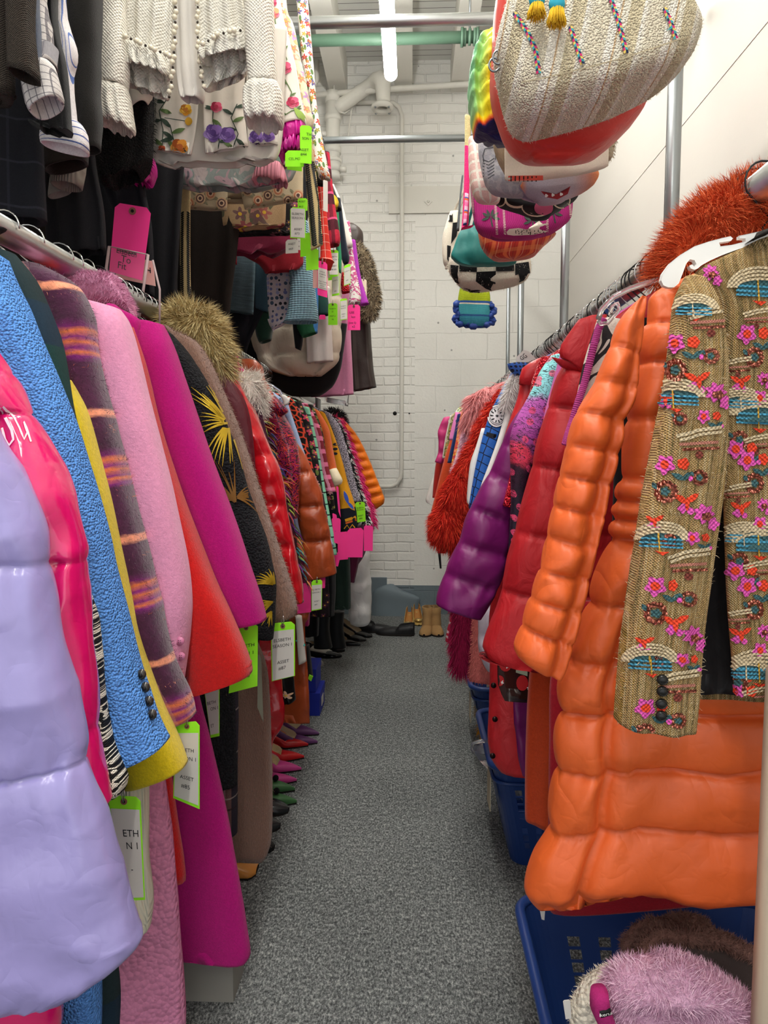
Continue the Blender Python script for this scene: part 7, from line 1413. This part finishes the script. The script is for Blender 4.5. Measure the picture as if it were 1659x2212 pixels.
# standing black boots in the dark
for i, (x, lb) in enumerate(((700, 'tall black boot standing in the dark behind the grey sneakers'), (730, 'second tall black boot standing in the dark by the pumps'))):
    Y = 4.1 + .25*i; t = thing('tall_boot', lb, 'boot', tuple(P(x, 1400, Y)))
    MB().loft([(x - 24, 1320, x + 14, 1320), (x - 22, 1360, x + 12, 1360), (x - 22, 1398, x + 18, 1398)], Y, .05, M('rubber_black')).build('shaft', t)
# gold sandals and tan boots by the wall
GOLD = M('gold_leather', 'c8a868', rough=.22, metal=.7, tex='leather'); 
for x, y, a, lb in ((881, 1357, -1.62, 'gold peep toe sandal left of the tan boots'), (905, 1350, -1.5, 'gold peep toe sandal half behind the tan boot')):
    t, tip, d, s_ = shoe(x, y, .24, a, 'b89858', lb, 'pump', heel=.07, toe='round', gloss=.25, inner='a8743c', name='gold_sandal', w=.038)
    MB().ball(tip - d*.04 + Vector((0, 0, .028)), (.032, .03, .014), GOLD, 12).build('toe_bow', t)
UGG = M('shoe_a07c50', 'a07c50', rough=.95, tex='wool', bump=.5)
_mc['shoe_a07c50'] = UGG
for x, y, a, lb in ((916, 1374, -1.75, 'tan suede fleece boot, left one of the pair by the wall'), (948, 1374, -1.45, 'tan suede fleece boot, right one of the pair by the wall')):
    t, tip, d, s_ = shoe(x, y, .25, a, 'a07c50', lb, 'boot', heel=0, toe='round', w=.044, h=.10, name='fleece_boot', gloss=.95)
    c = tip - d*.165
    def ringp(z, r1, r2, dd=0): return [c + d*dd + s_*r1*math.cos(q) + d*r2*math.sin(q) + Vector((0, 0, z - tip.z)) for q in [2*PI*i/20 for i in range(20)]]
    V = []; 
    for z, r1, r2, dd in ((.02, .042, .08, -.0), (.06, .042, .075, 0), (.10, .041, .062, -.01), (.14, .042, .058, -.015), (.185, .045, .06, -.015), (.186, .039, .054, -.015), (.12, .034, .045, -.015)): V += ringp(z, r1, r2, dd)
    k = 7; Fc = [(i*20+j, i*20+(j+1) % 20, (i+1)*20+(j+1) % 20, (i+1)*20+j) for i in range(k-1) for j in range(20)]; mb = MB().add(V, Fc, UGG); mb.build('shaft', t)
    mb = MB().add(V[100:140], [(j, (j+1) % 20, 20+(j+1) % 20, 20+j) for j in range(20)], M('cream_fleece', 'd8c8a8', rough=1, tex='fur')); mb.fur(900, .012, .001, M('cream_fleece'), .1, 3, rnd=1.4); mb.build('fleece_cuff', t)
# boxes
def boxlid(name, label, x0, x1, y0, y1, z0, h, m, lab=None):
    t = thing(name, label, 'box', ((x0+x1)/2, (y0+y1)/2, z0))
    MB().box((x0, y0, z0), (x1, y1, z0 + h - .002), m).build('base', t, smooth=False)
    MB().box((x0 - .003, y0 - .003, z0 + h - .035), (x1 + .003, y1 + .003, z0 + h), m).build('lid', t, smooth=False)
    if lab: MB().box((x1 + .001, (y0+y1)/2 - .04, z0 + .03), (x1 + .004, (y0+y1)/2 + .03, z0 + .075), WHITEC).build('label_sticker', t, smooth=False)
boxlid('shoe_box', 'grey cardboard shoe box under the magenta coat', -.74, -.42, 1.59, 1.70, 0, .13, M('grey_card', '8f8c84', rough=.9, tex='leather', bump=.1))
BLB = M('cobalt_card', '2434a8', rough=.6, tex='none')
boxlid('shoe_box', 'cobalt blue shoe box with white label, lower of two', -.76, -.455, 3.46, 3.66, 0, .115, BLB, lab=True)
boxlid('shoe_box', 'cobalt blue shoe box resting on top of the other blue one', -.77, -.475, 3.47, 3.67, .118, .115, BLB)
# white plastic bag
t = MB().loft([(755, 1150, 796, 1150, .6), (752, 1200, 798, 1200), (750, 1260, 802, 1262), (752, 1310, 802, 1315), (758, 1345, 800, 1342), (770, 1353, 792, 1350, .8)], 4.75, .09, M('white_poly', 'f6f6f6', rough=.35, tex='crinkle', bump=1), wr=.02, wf=14, n=44)
single('plastic_bag', 'white plastic bag hanging down to the floor by the brick wall', 'bag', t)
hang('aqua_scarf', 'aqua fringe and white satin scarf end below asset tag 87', 'scarf', 2.6, [('fringe', [(640, 1360, 650, 1360), (643, 1385, 658, 1390), (650, 1395, 660, 1394)], .01, M('aqua_fringe', '4cc0b4', tex='rib')), ('satin_end', [(638, 1330, 652, 1330), (642, 1395, 658, 1392), (645, 1436, 662, 1428)], .012, SILK)])
# ================================================================ laundry bins
BIN = M('blue_bin_plastic', '1c3a78', rough=.4, tex='none', spec=.5)
def bin_(label, x0, x1, y0, y1, h, tap=.07, tagc=None):
    t = thing('laundry_bin', label, 'bin', ((x0+x1)/2, (y0+y1)/2, 0)); mb = MB(); mb.sm = False; r_ = .05
    def ring(z, ins, rr):
        o = []
        for cx, cy, a0 in ((x1-ins-rr, y1-ins-rr, 0), (x0+ins+rr, y1-ins-rr, PI/2), (x0+ins+rr, y0+ins+rr, PI), (x1-ins-rr, y0+ins+rr, 1.5*PI)):
            for k in range(7): a = a0 + PI/2*k/6; o.append(Vector((cx + rr*math.cos(a), cy + rr*math.sin(a), z)))
        # subdivide the straight runs so that slots can be cut
        p = []
        for i in range(len(o)):
            a, b = o[i], o[(i+1) % len(o)]; n = 12 if (b-a).length > .12 else 1
            p += [a.lerp(b, j/n) for j in range(n)]
        return p
    zs = [0, .02, .06] + [.06 + (h-.13)*k/8 for k in range(1, 9)] + [h - .02, h]
    R = [ring(z, tap*(1 - z/h) , r_) for z in zs]; n = len(R[0]); V = [v for q in R for v in q]
    Fc = []
    for i in range(len(zs)-1):
        for j in range(n):
            a = R[i][j]; b = R[i][(j+1) % n]; straight = (b-a).length > .018
            if straight and 2 <= i <= 9 and j % 2 == 0 and i not in (5,): 
                # slot: leave a hole but keep a rib frame
                f = .22; q = [R[i][j], R[i][(j+1) % n], R[i+1][(j+1) % n], R[i+1][j]]; c = sum(q, Vector())/4; inn = [c + (w-c)*(1-f) for w in q]
                o = len(V); V += inn
                P4 = [i*n+j, i*n+(j+1) % n, (i+1)*n+(j+1) % n, (i+1)*n+j]
                for k in range(4): Fc.append((P4[k], P4[(k+1) % 4], o+(k+1) % 4, o+k))
            else: Fc.append((i*n+j, i*n+(j+1) % n, (i+1)*n+(j+1) % n, (i+1)*n+j))
    Fc.append(tuple(range(n))[::-1]); mb.add(V, Fc, BIN); o = mb.build('basket', t, smooth=False)
    s = o.modifiers.new('wall', 'SOLIDIFY'); s.thickness = .003
    MB().tube([v + Vector((0, 0, .0)) for v in ring(h, -.004, r_+.004)], .011, BIN, 10, closed=True).build('rim', t)
    MB().tube([v + Vector((0, 0, .0)) for v in ring(h - .05, .006, r_)], .006, BIN, 8, closed=True).build('ridge', t)
    if tagc: MB().box((x0 - .004, y0 + .05, h - .16), (x0 - .001, y0 + .13, h - .05), M('aged_label', 'b8ac94', rough=.8, tex='none')).build('label_sticker', t, smooth=False)
    return t
bin_('nearest blue laundry bin holding fuzzy slippers', .235, .765, .93, 1.50, .335)
bin_('second blue laundry bin with white fur inside, under the purple coat', .25, .70, 2.12, 2.62, .345, tagc=True)
bin_('third blue laundry bin far along the right side', .25, .70, 2.86, 3.36, .345, tagc=True)
mb = MB().loft([(1078, 1655, 1200, 1655, .5), (1080, 1672, 1200, 1672, .7), (1092, 1695, 1200, 1695, .6)], 2.3, .08, WF, open_end=False); mb.fur(6000, .03, .0012, WF, .5, 3, rnd=.8); single('white_fur_piece', 'white long haired fur heaped in the second bin', 'fur', mb)
mb = MB(); mb.tube([P(x, y, 2.3) for x, y in ((1060, 1605), (1040, 1600), (1022, 1606), (1019, 1618), (1030, 1632), (1055, 1640), (1075, 1632))], .006, CLR, 8); mb.loft([(1020, 1612, 1075, 1606), (1028, 1630, 1080, 1632), (1045, 1652, 1085, 1655)], 2.3, .05, CLR, wr=.006, wf=20); single('clear_vinyl_bag', 'clear vinyl bag with rounded rim on the second bin', 'bag', mb)
for (x, y, r_, c, lb) in ((1043, 1535, 26, 'c8ac80', 'beige yarn tassel lying in the third bin'), (1050, 1575, 20, 'c88a20', 'mustard knit item in the third bin'), (1058, 1592, 22, '8c1c20', 'dark red item between second and third bins')):
    c3 = P(x + 12, y, 2.95); mb = MB().ball(c3, (.05, .05, .05), M('item_' + c, c, tex='wool', rough=.95), 16); mb.fur(700, .03, .0015, M('item_' + c), .6, 3); single('bin_item', lb, 'cloth', mb)
# slippers in the nearest bin
def slipper(pts, Y, th, m, name, label, fur=None, extra=None, dy=0):
    t = thing(name, label, 'slipper', tuple(P(pts[0][0], pts[0][1], Y))); mb = MB().loft(pts, Y, th, m, n=48, step=.009, open_end=False, e=.85, wr=.006, wf=8)
    if fur: mb.fur(**fur)
    mb.build('upper', t)
    if extra: extra(t)
    return t
PKS = M('lilac_pink_plush', 'd8a8c4', rough=1, tex='fur', bump=.8)
def ex1(t):
    pass
slipper([(1340, 2092, 1480, 2075, .5), (1310, 2125, 1560, 2118), (1302, 2150, 1625, 2160, .8), (1310, 2190, 1650, 2210), (1320, 2270, 1660, 2270)], .98, .045, PKS, 'plush_slipper', 'lilac pink plush slipper filling the nearest bin', fur=dict(n=14000, ln=.014, w=.0005, m=PKS, grav=.2, seed=3, rnd=1.2, alt=[M('plush_pale', 'e8c4d8', rough=1, tex='none')]))
IVS = M('ivory_sherpa', 'e4dccb', rough=1, tex='boucle', bump=1, bs=.6)
def ex2(t):
    mb = MB().loft([(1278, 2145, 1312, 2140), (1276, 2180, 1318, 2178), (1292, 2215, 1330, 2210), (1300, 2260, 1340, 2260)], .955, .05, M('berry_velvet', 'a8246c', rough=.9, tex='wool'), wr=.005, open_end=False)
    mb.bvh(); mb.decal([(1295, 2182), (1316, 2176), (1318, 2192), (1298, 2197)], BLK, .002); V, Fc, w_ = text2d('kens')
    pts = [mb.hit(1296 + x/w_*21, 2192 - x/w_*4 - y*10, .004) for x, y in V]
    if all(p is not None for p in pts): mb.add(pts, Fc, WHT)
    mb.build('strap', t)
slipper([(1300, 2098, 1345, 2088, .5), (1265, 2125, 1420, 2110), (1238, 2160, 1420, 2160), (1230, 2200, 1420, 2200), (1236, 2260, 1420, 2260)], 1.03, .03, IVS, 'sherpa_slipper', 'ivory sherpa slipper with berry strap at the bin edge', fur=dict(n=3000, ln=.008, w=.0005, m=IVS, grav=.1, seed=5, rnd=2), extra=ex2)
BRS = M('dark_clog_sole', '4a3c38', rough=.7, tex='leather'); BRFZ = M('mocha_fuzz', '9c7468', rough=1, tex='fur')
for k, (pts, Y, lb) in enumerate((([(1400, 1998, 1430, 1996, .6), (1372, 2012, 1500, 2000), (1356, 2040, 1640, 2070), (1366, 2075, 1660, 2120), (1400, 2088, 1660, 2140)], 1.34, 'mocha fuzzy lined clog lying on its side, farther of the two'), ([(1420, 2018, 1460, 2012, .6), (1396, 2040, 1560, 2030), (1390, 2065, 1660, 2080), (1400, 2085, 1680, 2130), (1440, 2100, 1680, 2150)], 1.24, 'mocha fuzzy lined clog lying on its side, nearer of the two'))):
    t = thing('fuzzy_clog', lb, 'slipper', tuple(P(1500, 2060, Y)))
    MB().loft(pts, Y, .03, BRS, n=40, open_end=False, wr=.003).build('sole', t)
    q = [P(x, y, Y - .02) for x, y in ((pts[3][0], pts[3][1]), (pts[2][0] - 2, pts[2][1]), (pts[1][0], pts[1][1] + 2), (pts[0][0], pts[0][1]), (pts[1][2], pts[1][3]), (pts[2][2], pts[2][3]))]
    mb = MB().tube(q, .012, BRFZ, 10); mb.fur(3500, .012, .0006, BRFZ, .2, 6, rnd=1.5); mb.build('fuzzy_rim', t)
    if k == 0: mb = MB().ball(P(1480, 2000, Y - .02), (.05, .03, .018), BRFZ, 14); mb.fur(2500, .012, .0006, BRFZ, .2, 6, rnd=1.5); mb.build('fuzzy_strap', t)
ptag('white size card tucked beside the ivory slipper', 1.0, (1216, 2162), (1232, 2160), (1234, 2200), (1222, 2202), WHITEC, eye=False)
# pale post at the right edge
single('door_edge', 'pale beige vertical board cropped by the right edge of the photo', 'board', MB().box((P(1655, 2000, .9).x, .90, 0), (P(1655, 2000, .9).x + .05, .93, P(1652, 1455, .9).z), M('beige_board', 'b8a894', rough=.7, tex='none')))
